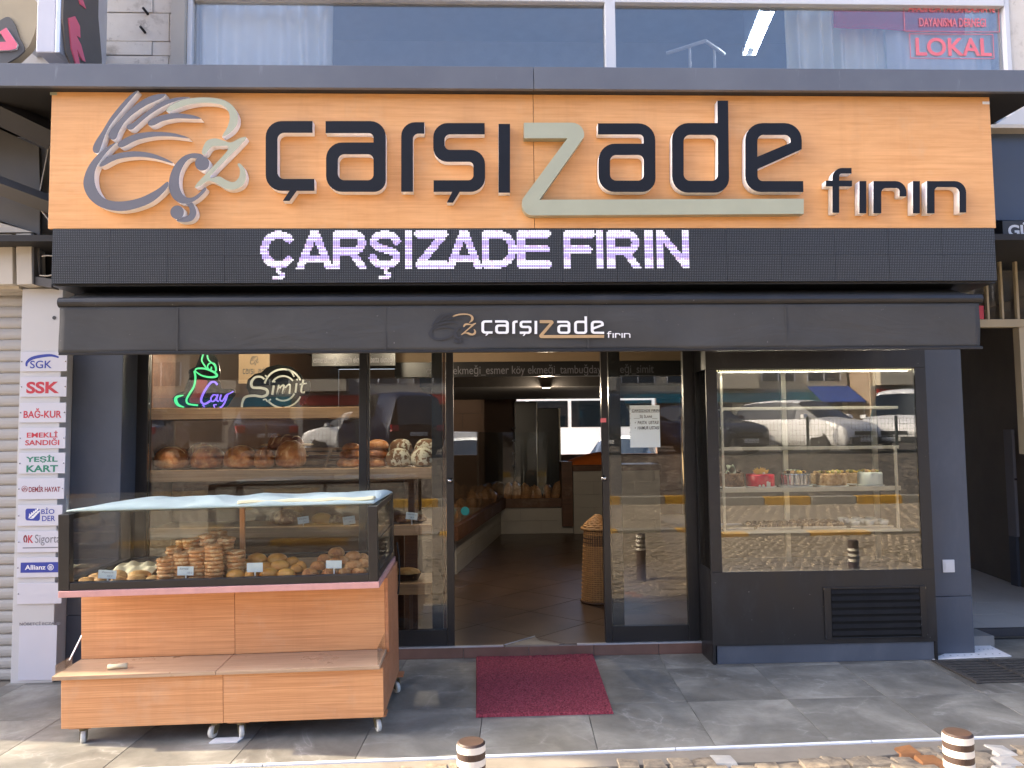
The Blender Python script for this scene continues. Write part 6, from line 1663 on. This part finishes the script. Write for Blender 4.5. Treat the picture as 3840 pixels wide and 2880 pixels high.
# roller shutter and its housing
YR = .02
nbs = thing('roller_shutter', 'closed grey roller shutter at the far left edge', 'shutter', (X(20, 2500, YR), YR, -.018))
zt_s = Z(20, 1090, YR); pit = .0735; z = -.015
xl_s = -4.6; xr_s = cxl-.004
pf = [(0, 0), (-.012, .012), (-.015, .03), (-.013, .05), (-.004, .068), (0, .0715)]
sm = None
while z+pit < zt_s+.2:
    if sm is None:
        sm = MB().prism([(YR+a, z+b_) for a, b_ in pf]+[(YR+.01, z+.0715), (YR+.01, z)], xl_s, xr_s, 'x').build('slat', 'shutter_grey', nbs)
        base_loc = sm.location.copy(); z_first = z
    else:
        c = sm.copy(); COL.objects.link(c); c.location = base_loc+Vector((0, 0, z-z_first))
    z += pit
cTL = crop(0, 280, .54264)
ns = thing('shop_canopy_frame', 'beige and grey canopy housing of the neighbouring shop at left', 'canopy', (X(60, 1000, -.2), -.2, Z(60, 1060, -.2)))
def px_prism(name, mat, pts, fn, Y, th, parent, bev=0):
    lp = px_loops([pts], fn, Y)[0]
    return MB().prism(lp, Y, Y+th, 'y').build(name, mat, parent, bev=bev)
px_prism('grey_panel', 'grey_panel', [(-900, 0), (-60, 350), (268, 500), (276, 830), (272, 1400), (232, 1090), (-60, 990), (-900, 760)], cTL, -.16, .03, ns)
px_prism('grey_panel', 'grey_panel', [(272, 1398), (356, 1412), (356, 1472), (228, 1448), (232, 1395)], cTL, -.18, .2, ns)
px_prism('frame_bar', 'beige', [(108, 1098), (216, 1092), (222, 1446), (115, 1452)], cTL, -.20, .16, ns, .003)
px_prism('frame_bar', 'beige', [(-900, 1100), (84, 1100), (88, 1448), (-900, 1460)], cTL, -.19, .16, ns, .003)
px_prism('frame_bar', 'beige', [(-900, 770), (-80, 1000), (228, 1088), (-900, 1095)], cTL, -.21, .2, ns)
px_prism('frame_bar', 'beige', [(-900, 1465), (130, 1455), (130, 1480), (-900, 1500)], cTL, -.12, .1, ns)
px_prism('grey_panel', 'grey_panel', [(218, 1090), (234, 1090), (232, 1444), (222, 1446)], cTL, -.195, .1, ns)
def beam(a, b_, Ya, Yb, r, mat, nm):
    pa, pb = PY(*cTL(*a), Ya), PY(*cTL(*b_), Yb)
    MB().tube([pa, pb], r, 4).build(nm, mat, ns)
beam((-900, -175), (370, 430), -.78, -.30, .09, 'slate_dark', 'brace')
beam((-900, 433), (370, 905), -.66, -.24, .06, 'grey_panel', 'brace')
for pts in (((340, 480), (300, 680), (275, 810)), ((270, 920), (310, 970), (340, 1010)), ((290, 1255), (325, 1250), (362, 1252)), ((275, 1388), (330, 1390), (358, 1383))):
    MB().tube([PY(*cTL(*p), -.25) for p in smooth_loop([(*p,) for p in pts], 4, False)], .004, 6).build('cable', 'beige', ns)
box_part('dark_lining', 'soffit_dark', bld, -5.4, XL0-.003, .02, .3, Z(100, 1085, .02), 2.758)
# neighbour's illuminated signs at the upper left corner
sg = thing('round_sign', 'dark round sign with pink letter at the top left corner', 'sign', tuple(PY(*cT(150, 1250), -.3)))
def tp(pts): return [(p[0], p[1]) for p in pts]
body = smooth_loop([(-300, 300), (-100, -300), (400, -200), (760, 100), (720, 500), (640, 760), (560, 920), (400, 1080), (250, 1200), (-50, 1320), (-300, 1200)], 5)
link_mesh('backing', outline_mesh(px_loops([body], cT, -.32), -.32, .06), ['hall_beige', 'hall_beige'], sg)
face = smooth_loop([(-300, 700), (-100, 480), (150, 330), (290, 480), (370, 700), (480, 950), (420, 1060), (250, 1180), (-50, 1320), (-300, 1250)], 5)
link_mesh('face', outline_mesh(px_loops([face], cT, -.33), -.33, .012), ['grey_panel', 'grey_panel'], sg)
let = [(-120, 700), (120, 545), (345, 870), (320, 960), (200, 990), (-150, 1000), (-150, 830), (120, 825), (0, 640)]
link_mesh('letter', outline_mesh(px_loops([let], cT, -.345), -.345, .015), ['hot_pink', 'ink_white'], sg)
bxs = thing('box_sign', 'white projecting box sign with curved dark face and pink letters', 'sign', tuple(PY(*cT(950, 1030), -.62)))
pA, pB, zlo = PY(*cT(705, 1030), -.62), PY(*cT(1080, 1030), -.62), Z(*cT(900, 1035), -.62)
box_part('box', 'plaque_white', bxs, pA.x, pB.x, -.62, -.05, zlo, zlo+1.4, .006)
box_part('trim', 'alu', bxs, pB.x+.001, pB.x+.03, -.62, -.05, zlo, zlo+1.4, .004)
fx = pB.x+.032
fl_ = [(-.55, zlo+.62)]
prof_f = [(-.62, zlo+1.4), (-.62, zlo+.20), (-.57, zlo+.02), (-.45, zlo-.07), (-.30, zlo-.09), (-.12, zlo-.09), (-.14, zlo+.2), (-.2, zlo+.45), (-.22, zlo+1.4)]
MB().prism(prof_f, fx, fx+.012, 'x').build('face', 'hall_dark', bxs)
for k, zz in enumerate((zlo+.46, zlo+.02)):
    pts = [(-.57, zz+.22), (-.50, zz+.27), (-.44, zz+.24), (-.43, zz+.17), (-.48, zz+.16), (-.42, zz+.13), (-.36, zz+.05), (-.40, zz+.04), (-.47, zz+.08), (-.42, zz-.01), (-.37, zz-.05), (-.44, zz-.06), (-.53, zz+.05)]
    MB().prism(pts, fx+.0125, fx+.02, 'x').build('letter', 'hot_pink', bxs)
box_part('bracket', 'alu', bxs, pA.x+.02, pA.x+.06, -.05, .10, zlo+.3, zlo+.36)
box_part('bracket', 'alu', sg, X(*cT(100, 600), -.26), X(*cT(100, 600), -.26)+.04, -.259, .1, Z(*cT(100, 600), -.26), Z(*cT(100, 600), -.26)+.04)

# ================================================================== passage on the right
YG = .35; PZF = .062
xg0 = XR1+.004
hall = thing('passage', 'dim entrance passage with grey tiled floor right of the bakery', 'passage', (4.2, YG, 0))
stp2 = MB().box(xg0, 6.4, YG+.2, 4.2, -.015, PZF-.011).build('passage_floor', 'grout'); tag(stp2, kind='structure')
box_part('step_edge', 'slate_dark', stp2, xg0, 6.4, YG+.17, YG+.199, .003, PZF)
for i in range(7):
    for j in range(9):
        x0, y0 = xg0+.002+i*.42, YG+.2+j*.42
        box_part('floor_tile', 'hall_tile', stp2, x0, x0+.416, y0, y0+.416, PZF-.0105, PZF)
box_part('side_wall', 'hall_dark', hall, XR1-.2, XR1-.002, .91, 4.2, 0, 2.75)
box_part('grey_panel', 'hall_grey', hall, XR1+.0, XR1+.012, .95, 2.2, Z(3700, 1515, 1.5), 2.75)
w0, w1 = PZ(3640, 2130, PZF), PZ(3815, 2195, PZF)
d = (w1-w0); w2 = w1+d*1.2; w0 = w0-d*.6; nrm_ = Vector((-d.y, d.x, 0)).normalized()*.08
MB().hexa([(w0.x, w0.y, PZF), (w2.x, w2.y, PZF), (w2.x+nrm_.x, w2.y+nrm_.y, PZF), (w0.x+nrm_.x, w0.y+nrm_.y, PZF)]+[(w0.x, w0.y, 2.75), (w2.x, w2.y, 2.75), (w2.x+nrm_.x, w2.y+nrm_.y, 2.75), (w0.x+nrm_.x, w0.y+nrm_.y, 2.75)]).build('back_wall', 'hall_dark', hall)
cR = crop(3440, 1280, .7956)
cb = thing('meter_cabinet', 'grey steel cabinet on the passage wall at the right edge', 'cabinet', tuple(PY(*cR(475, 1160), 2.0)))
p, q = PY(*cR(443, 415), 2.0), PY(*cR(620, 920), 2.0); box_part('door', 'hall_grey', cb, p.x, q.x, 2.0, 2.12, q.z, p.z, .004)
p2 = PY(*cR(470, 925), 2.0); box_part('lower_door', 'slate', cb, p2.x, q.x, 2.02, 2.12, PZF+.001, q.z-.004, .003)
c = PY(*cR(457, 650), 2.0); box_part('lock', 'frame_black', cb, c.x, c.x+.02, 1.99, 1.999, c.z-.01, c.z+.01)
sw = thing('passage_switch', 'small white switch on the dark passage wall', 'switch', tuple(PY(*cR(330, 412), 2.95)))
p, q = PY(*cR(318, 395), 2.9), PY(*cR(342, 432), 2.9); box_part('plate', 'beige', sw, p.x, q.x, 2.88, 2.9, q.z, p.z, .002)
box_part('cable_box', 'hall_dark', sw, p.x-.1, p.x-.002, 2.885, 2.92, q.z+.02, p.z)
# barred fanlight over the passage
fg = thing('fanlight_grille', 'beige barred fanlight frame above the passage entrance', 'window grille', (4.1, .3, Z(3750, 1220, .3)))
yb = .30
for (u, v0, v1) in ((365, 1045, 1240), (440, 830, 1240), (520, 830, 1240), (600, 830, 1240)):
    w = 6 if u < 500 else 7
    xa, xb = X(*c8(u-w, 1100), yb), X(*c8(u+w-1, 1100), yb); box_part('bar', 'hall_beige', fg, xa, xb, yb, yb+.03, Z(*c8(u, 1240), yb)+.001, 2.95, .002)
xa = X(*c8(200, 1250), yb)
box_part('rail', 'hall_beige', fg, max(xa, XR1+.005), 6.4, yb-.01, yb+.05, Z(*c8(400, 1282), yb), Z(*c8(400, 1241), yb), .003)
box_part('pane', 'clear_glass', fg, max(xa, XR1+.005), 6.4, yb+.032, yb+.036, Z(*c8(400, 1240), yb)+.002, 2.95)
xa = X(*c8(528, 1400), yb); box_part('door_frame', 'hall_beige', fg, xa, xa+.09, yb-.01, yb+.06, Z(3830, 1703, yb), Z(*c8(400, 1283), yb)-.001, .003)
rp = thing('number_plate', 'red house number plate beside the awning end', 'sign', tuple(PY(*c8(325, 1240), yb-.02)))
p, q = PY(*c8(285, 1170), yb-.02), PY(*c8(346, 1239), yb-.02); box_part('plate', 'ink_red', rp, p.x, q.x, yb-.022, yb-.012, q.z, p.z, .002)
text_on('7', (*c8(306, 1186), *c8(322, 1222)), yb-.0222, 'ink_white', rp, bold=.02)
# neighbour's sign and panels on the right
gs = thing('neighbour_sign', 'dark projecting sign with white capitals at the right edge', 'sign', tuple(PY(*c8(500, 830), -.2)))
p, q = PY(*c8(440, 729), -.2), PY(*c8(760, 829), -.2)
box_part('box', 'slate_dark', gs, p.x, q.x, -.2, .1, q.z, p.z, .004)
text_on('GÜ', (*c8(468, 738), *c8(592, 812)), -.201, 'ink_white', gs, bold=.03)
box_part('panel', 'blue_board', bld, X(*c8(380, 500), .05), 6.5, .045, .098, Z(*c8(450, 728), .05), Z(*c8(450, 256), .05))
box_part('ledge', 'beige', bld, X(*c8(380, 240), -.05), 6.5, -.06, .097, Z(*c8(450, 252), -.05), Z(*c8(450, 232), -.05), .003)
px_prism('white_gable', 'white_wall', [(405, 229), (560, 140), (700, 60), (700, 229)], c8, .085, .012, bld)
# threshold plate and drain grate on the pavement
pts = [PZ(*c6(*p)) for p in ((1578, 738), (1600, 758), (2128, 736), (1942, 645), (1880, 645))]
tpz = thing('threshold_plate', 'white dotted metal plate at the foot of the right pillar', 'plate', (pts[0].x, pts[0].y, 0))
MB().prism([(max(p.x, XR0), p.y) if i == 0 else (p.x, p.y) for i, p in enumerate(pts)], .0015, .006, 'z').build('plate', 'letter_white', tpz)
for i in range(9):
    for j in range(3):
        a, b_ = (i+.5)/9.5, (j+.5)/3
        p = pts[1].lerp(pts[2], a).lerp(pts[4].lerp(pts[3], a), b_)
        if p.x < XR1+.01 and p.y > Y_RP-.01: continue
        MB().lathe([(.006, 0), (.006, .0012), (.003, .002)], (p.x, p.y, .0061), 8).build('stud', 'steel', tpz)
gp = [PZ(*c6(*p)) for p in ((1640, 772), (1880, 915), (2420, 895), (2130, 742))]
gr = thing('drain_grate', 'dirty cast drain grate in the pavement right of the cake case', 'grate', (gp[0].x, gp[0].y, 0))
xa, xb = min(gp[0].x, gp[1].x)+.02, gp[3].x+.15; ya, yb_ = gp[1].y, gp[0].y
box_part('well', 'black_hole', gr, xa, xb, ya, yb_, .0012, .0022)
for k in range(9):
    y = ya+.006+k*(yb_-ya-.012)/8; box_part('bar', 'drain_metal', gr, xa, xb, y-.011, y+.011, .0024, .012, .002)
for x in (xa, (xa+xb)/2, xb): box_part('rim', 'drain_metal', gr, x-.018, x+.018, ya-.014, yb_+.014, .0025, .0135, .002)

# ================================================================== the rest of the building mass
box_part('shading_pier', 'old_wall', bld, -5.75, -5.41, -.60, 9.3, -.15, 8.7)  # left end wall; unseen front projection added to cut the sun on the pavement
box_part('end_wall', 'old_wall', bld, 6.51, 6.8, .4, 9.3, -.15, 8.6)
box_part('roof', 'concrete', bld, -5.4, 6.5, .51, 9.3, 8.45, 8.6)
box_part('rear_wall', 'old_wall', bld, -5.4, 6.5, 9.15, 9.3, 2.87, 8.44)
box_part('floor_slab', 'soffit_dark', bld, -5.4, 6.5, .63, 9.14, 2.856, 2.98)
box_part('passage_ceiling', 'hall_dark', bld, 3.72, 6.5, .63, 4.3, 2.755, 2.854)
box_part('left_partition', 'hall_dark', bld, -5.39, -2.72, .62, .8, 0, 2.85)
box_part('right_front', 'hall_dark', bld, 6.42, 6.5, .1, 4.2, 0, 2.75)

nbb = thing('neighbour_building', 'plain cream building continuing the row on the right', 'building', (10.5, .3, -.15))
box_part('wall', 'render_cream', nbb, 6.81, 15, .1, 9, -.15, 9.4)
for k in range(3):
    box_part('shop_window', 'far_glass', nbb, 7.2+k*2.6, 9.3+k*2.6, .05, .099, .3, 2.5); box_part('window', 'far_glass', nbb, 7.4+k*2.6, 9.0+k*2.6, .06, .099, 4.2, 5.8)
box_part('band', 'slate', nbb, 6.82, 15, -.25, .098, 2.75, 3.15)

# ================================================================== across the street (seen in the glass)
def kerb(y, x0, x1, z, n, label_first):
    L = (x1-x0)/n
    for k in range(n):
        MB().box(x0+k*L+.006, x0+(k+1)*L-.006, y-.2, y, -.155, z).build('kerb_stone', 'kerb_yellow' if k % 2 else 'kerb_grey', KB, bev=.015)
KB = MB().box(-20, 24, -11.5, -6.61, -.157, -.02).build('traffic_island', 'concrete'); tag(KB, kind='structure')
kerb(-6.41, -9, 15, .05, 26, '')
kerb(-11.5, -9, 21, .16, 30, '')
isl = MB()
for r in range(20):
    for k in range(-40, 66):
        add_stone(isl, k*.2+(.1 if r % 2 else 0), -6.75-r*.235, .185, .21, .03, -.03)
o = isl.build('cobbles', 'cobble', KB); tag(o, kind='stuff')
PKZ = .95
pk = MB().prism([(-12, -.155), (-11.71, -.1), (-15.2, PKZ), (-80, PKZ), (-80, -.155)], -60, 60, 'x').build('car_park', 'setts'); tag(pk, kind='structure')
fence = thing('mesh_fence', 'low grey wire mesh fence along the raised car park', 'fence', (2, -15.4, PKZ))
for k in range(14): box_part('post', 'fence_green', fence, -13.02+k*2.4, -12.96+k*2.4, -15.43, -15.37, PKZ, PKZ+1.0)
wm = MB()
for k in range(320): wm.box(-13+k*.1, -13+k*.1+.006, -15.405, -15.399, PKZ+.05, PKZ+.95)
for k in range(7): wm.box(-13, 18.9, -15.398, -15.39, PKZ+.06+k*.145, PKZ+.068+k*.145)
o = wm.build('wire_mesh', 'fence_green', fence); tag(o, kind='stuff')

# ------------------------------------------------------------------ cars
def lerp(a, b_, t_): return a+(b_-a)*t_
def car_parts(kind):
    """stations along x (front = +x): (x, bonnet/belt height, roof height or None, half width)"""
    if kind == 'sedan': L = 4.5; st = [(-2.25, .62, 0, .70), (-2.2, .86, 0, .80), (-2.0, .96, 0, .85), (-1.55, .99, 0, .87), (-1.3, 1.0, .06, .87), (-.75, .98, .44, .87), (-.2, .96, .49, .87), (.35, .95, .48, .87), (.55, .95, .42, .87), (1.1, .95, .03, .87), (1.3, .93, 0, .87), (1.9, .82, 0, .85), (2.15, .72, 0, .79), (2.25, .55, 0, .70)]
    elif kind == 'van': L = 4.4; st = [(-2.2, .70, .2, .78), (-2.17, .95, .75, .86), (-1.9, 1.0, .84, .89), (-1.0, 1.0, .86, .9), (-.2, 1.0, .86, .9), (.3, 1.0, .82, .9), (.55, 1.0, .68, .9), (1.25, 1.02, .03, .89), (1.4, 1.0, 0, .89), (1.9, .86, 0, .87), (2.12, .74, 0, .8), (2.2, .55, 0, .72)]
    else: L = 4.1; st = [(-2.05, .66, .05, .74), (-2.0, .92, .30, .82), (-1.75, .97, .50, .86), (-1.2, .98, .55, .87), (-.5, .97, .57, .87), (.2, .96, .55, .87), (.4, .96, .50, .87), (1.05, .97, .03, .87), (1.2, .95, 0, .87), (1.75, .84, 0, .85), (1.97, .72, 0, .79), (2.05, .55, 0, .70)]
    def sec(s):
        x, bz, rh, w = s
        c = min(1, rh/.12); top = bz+max(rh, .015)
        return [(x, w*.86, .22), (x, w, .36), (x, w*1.0, .60 if bz > .62 else bz*.9), (x, w*.985, bz-.02), (x, w*.94, bz), (x, lerp(w*.7, w*.74, c) if rh else w*.7, lerp(bz+.012, top-.07, c) if rh else bz+.012),
                (x, w*.6 if rh else w*.45, lerp(bz+.015, top, c) if rh else bz+.02), (x, 0, top+.02)]
    secs = [sec(s) for s in st]; body, glassm = MB(), MB()
    for i in range(len(secs)-1):
        a, b_ = secs[i], secs[i+1]; ra, rb = st[i][2], st[i+1][2]
        for k in range(7):
            for s in (1, -1):
                q = [(p[0], p[1]*s, p[2]) for p in (a[k], b_[k], b_[k+1], a[k+1])]
                if s < 0: q.reverse()
                side = k == 4 and min(ra, rb) > .3
                scr = k >= 5 and abs(ra-rb) > .16 and max(ra, rb) > .3
                tri = k == 4 and abs(ra-rb) > .16
                if side and kind == 'van' and st[i][0] < -1.05: side = False
                (glassm if side or scr or tri else body).quad(q)
    f0, f1 = secs[0], secs[-1]
    for s_ in (f0, f1):
        body.quad([(p[0], p[1], p[2]) for p in s_]+[(p[0], -p[1], p[2]) for p in reversed(s_)])
    body.quad([(p[0], p[1]*s2, p[2]) for s2, p in ((1, f0[0]), (1, f1[0]), (-1, f1[0]), (-1, f0[0]))])
    out = [('body', body.mesh('body', merge=True), 'PAINT', True), ('window', glassm.mesh('window', merge=True), 'car_glass', False)]
    xf, xr = L/2, -L/2
    for s in (1, -1):
        out.append(('headlight', MB().hexa([(xf-.34, s*.78, .60), (xf-.03, s*.66, .58), (xf-.07, s*.46, .60), (xf-.10, s*.46, .62), (xf-.42, s*.80, .74), (xf-.13, s*.68, .73), (xf-.14, s*.48, .70), (xf-.2, s*.48, .70)]).mesh('hl'), 'lamp_clear', False))
        out.append(('taillight', MB().hexa([(xr+.02, s*.82, .72), (xr+.02, s*.58, .72), (xr-.03, s*.58, .74), (xr-.03, s*.78, .74), (xr+.16, s*.83, .92), (xr+.05, s*.58, .92), (xr+.0, s*.58, .9), (xr-.0, s*.80, .9)]).mesh('tl'), 'lamp_red', False))
        out.append(('mirror', MB().hexa([(.78, s*.88, .98), (.92, s*.88, .98), (.92, s*1.04, .98), (.80, s*1.04, .98), (.78, s*.88, 1.1), (.9, s*.88, 1.1), (.88, s*1.04, 1.08), (.80, s*1.04, 1.08)]).mesh('mir'), 'PAINT', False))
    out.append(('bumper', MB().box(xf-.06, xf+.03, -.62, .62, .26, .44).mesh('bf'), 'car_trim', False))
    out.append(('grille', MB().box(xf-.1, xf+.012, -.42, .42, .5, .60).mesh('gr'), 'car_trim', False))
    out.append(('bumper', MB().box(xr-.04, xr+.05, -.68, .68, .30, .50).mesh('br'), 'car_trim', False))
    out.append(('plate', MB().box(xf+.031, xf+.038, -.26, .26, .32, .43).mesh('pf'), 'plate', False))
    out.append(('plate', MB().box(xr-.05, xr-.041, -.26, .26, .60, .71).mesh('pr'), 'plate', False))
    wx = (xf-.82, xr+.80)
    ty = MB().lathe([(.2, -.1), (.29, -.1), (.31, -.07), (.31, .07), (.29, .1), (.2, .1)], n=24).mesh('ty'); ty.transform(Matrix.Rotation(math.pi/2, 4, 'X'))
    rm = MB().lathe([(.02, -.105), (.07, -.085), (.19, -.10), (.205, -.09), (.205, .09), (.19, .10), (.07, .085), (.02, .105)], n=20).mesh('rm'); rm.transform(Matrix.Rotation(math.pi/2, 4, 'X'))
    for x in wx:
        for s in (1, -1): out.append(('wheel', (ty, rm, (x, s*.76, .31)), None, False))
    return out
CARS = {k: car_parts(k) for k in ('sedan', 'van', 'hatch')}
for k, pl in CARS.items():
    for nm, me, m_, sm_ in pl:
        if nm == 'wheel':
            for mm, mt in ((me[0], 'tyre'), (me[1], 'steel')):
                if not mm.materials:
                    mm.materials.append(MATS[mt])
                    for p_ in mm.polygons: p_.use_smooth = True
            continue
        me.materials.append(MATS[m_ if m_ != 'PAINT' else 'car_white'])
        if sm_:
            for p_ in me.polygons: p_.use_smooth = True
def car(kind, x, y, z, rot, paint, label, grp='cars parked across the street'):
    t_ = thing('parked_car', label, 'car', (x, y, z), grp, math.radians(rot))
    for nm, me, m_, sm_ in CARS[kind]:
        if nm == 'wheel':
            w_ = bpy.data.objects.new('wheel', me[0]); COL.objects.link(w_); w_.parent = t_; w_.location = me[2]
            r_ = bpy.data.objects.new('rim', me[1]); COL.objects.link(r_); r_.parent = w_
            continue
        o_ = bpy.data.objects.new(nm, me); COL.objects.link(o_); o_.parent = t_
        if m_ == 'PAINT': o_.material_slots[0].link = 'OBJECT'; o_.material_slots[0].material = MATS[paint]
        if nm == 'body':
            b = o_.modifiers.new('sub', 'SUBSURF'); b.levels = 1; b.render_levels = 1
    return t_
car('hatch', 9.3, -17.4, PKZ, 62, 'car_white', 'white hatchback facing the shop, reflected in the cake case')
car('sedan', 6.2, -17.6, PKZ, 66, 'car_navy', 'navy saloon beside the white hatchback across the street')
car('van', 12.6, -17.9, PKZ, 128, 'car_white', 'white small van at the right end of the parked row')
car('hatch', 11.4, -23.5, PKZ, 20, 'car_white', 'white hatchback in the second row of the car park')
car('van', 3.6, -18.2, PKZ, 96, 'car_black', 'black van opposite the right glass door')
car('sedan', -6.6, -17.8, PKZ, 250, 'car_grey', 'grey saloon showing its tail lights toward the shop')
car('sedan', -10.2, -18.4, PKZ, 262, 'car_silver', 'silver saloon at the left end of the parked row')
car('hatch', -4.4, -22.8, PKZ, 200, 'car_white', 'white hatchback behind the grey saloon')
car('van', -2.9, -17.9, PKZ, 240, 'car_navy', 'dark van opposite the left glass door')
car('hatch', 7.0, -25.0, PKZ, 10, 'car_silver', 'silver hatchback far back in the car park')
car('hatch', 0.4, -24.0, PKZ, 80, 'car_silver', 'silver hatchback opposite the open doorway')

# ------------------------------------------------------------------ buildings across the car park
def far_block(x0, x1, y, h, mat, floors, n, label, shop=None):
    t_ = thing('apartment_block', label, 'building', ((x0+x1)/2, y, PKZ), 'blocks across the car park')
    box_part('wall', mat, t_, x0, x1, y-9, y, PKZ, PKZ+h)
    box_part('cornice', 'render_grey', t_, x0-.1, x1+.1, y-9.1, y+.25, PKZ+h+.002, PKZ+h+.3)
    fh = (h-3.2)/floors; wme = None
    for f_ in range(floors):
        z0 = PKZ+3.4+f_*fh
        box_part('string_course', 'render_grey', t_, x0, x1, y+.002, y+.12, z0-.35, z0-.2)
        for k in range(n):
            cx = x0+(x1-x0)*(k+.5)/n; w = (x1-x0)/n*.36
            o_ = box_part('window', 'far_glass', t_, cx-w, cx+w, y+.003, y+.03, z0+.3, z0+fh-.75)
            for dx in (-w, 0, w): box_part('frame', 'white_plastic', o_, cx+dx-.04, cx+dx+.04, y+.031, y+.06, z0+.3, z0+fh-.75)
            if (k+f_) % 3 == 0: box_part('balcony', 'render_cream', t_, cx-w-.3, cx+w+.3, y+.004, y+.9, z0-.18, z0+.75)
    for k in range(max(2, n-1)):
        cx = x0+(x1-x0)*(k+.5)/max(2, n-1); w = (x1-x0)/max(2, n-1)*.4
        o_ = box_part('shop_window', 'far_glass', t_, cx-w, cx+w, y+.003, y+.03, PKZ+.4, PKZ+2.4)
    if shop: box_part('shop_board', shop, t_, x0+.3, x1-.3, y+.05, y+.35, PKZ+2.45, PKZ+3.0)
far_block(-44, -27, -40, 11, 'render_tan', 3, 5, 'tan block at the far left across the car park', 'red_board')
far_block(-26.8, -11, -41, 13, 'render_cream', 4, 5, 'cream block across the car park left of the middle', 'teal_awning')
far_block(-10.8, 5, -40, 10, 'render_grey', 3, 5, 'grey block across the car park opposite the door', 'red_board')
far_block(5.2, 22, -41.5, 12, 'render_cream', 3, 6, 'cream block across the car park right of the middle', 'teal_awning')
far_block(22.2, 38, -39, 10, 'render_tan', 3, 5, 'tan block at the far right across the car park', 'red_board')
ba = thing('market_awning', 'blue fabric awning before the block across the car park', 'awning', (20.7, -39.2, PKZ))
MB().hexa([(19.5, -41.3, PKZ+3.3), (22, -41.3, PKZ+3.3), (22, -39.2, PKZ+2.3), (19.5, -39.2, PKZ+2.3), (19.5, -41.3, PKZ+3.36), (22, -41.3, PKZ+3.36), (22, -39.2, PKZ+2.36), (19.5, -39.2, PKZ+2.36)]).build('fabric', 'blue_awning', ba)
for x in (19.6, 21.9): MB().tube([(x, -39.25, PKZ), (x, -39.25, PKZ+2.3)], .04, 8).build('pole', 'steel', ba)

# bollards on the far side, reflected in the glass
def plain_bollard(x, y, label):
    t_ = thing('bollard', label, 'bollard', (x, y, -.06), 'bollards along the kerb')
    MB().lathe([(.049, -.06), (.049, .30)], (x, y, 0), 24).build('tube', 'bollard_brown', t_)
    for k in range(3):
        MB().lathe([(.0496, .30+k*.05), (.0496, .325+k*.05)], (x, y, 0), 24).build('band', 'bollard_white', t_)
        MB().lathe([(.049, .325+k*.05), (.049, .35+k*.05)] if k < 2 else [(.049, .425), (.049, .494), (.043, .5)], (x, y, 0), 24).build('tube', 'bollard_brown', t_)
plain_bollard(3.5, -2.2, 'striped bollard right of the view, reflected in the cake case')

# ------------------------------------------------------------------ yard behind the shop: bus and car in the bright opening
yard = MB().box(-6, 16, 9.35, 34, -.157, -.05).build('yard', 'concrete'); tag(yard, kind='structure')
bus = thing('white_bus', 'white bus standing in the yard behind the shop', 'bus', (3.0, 17.0, -.05))
box_part('body', 'car_white', bus, -2.5, 9.5, 17, 19.5, .30, 3.1, .08)
for k in range(9): box_part('window', 'car_glass', bus, -2.3+k*1.2, -1.2+k*1.2, 16.985, 16.999, 1.75, 2.5)
for x in (-.8, 6.2):
    me = MB().lathe([(.1, -.12), (.46, -.12), (.5, -.08), (.5, .08), (.46, .12), (.1, .12)], n=24).mesh('w'); me.transform(Matrix.Rotation(math.pi/2, 4, 'X')); me.transform(Matrix.Translation((x, 17.05, .45))); link_mesh('wheel', me, 'tyre', bus)
car('hatch', 3.55, 14.2, -.05, 250, 'car_white', 'white car in the yard seen through the back opening', 'cars in the yard')
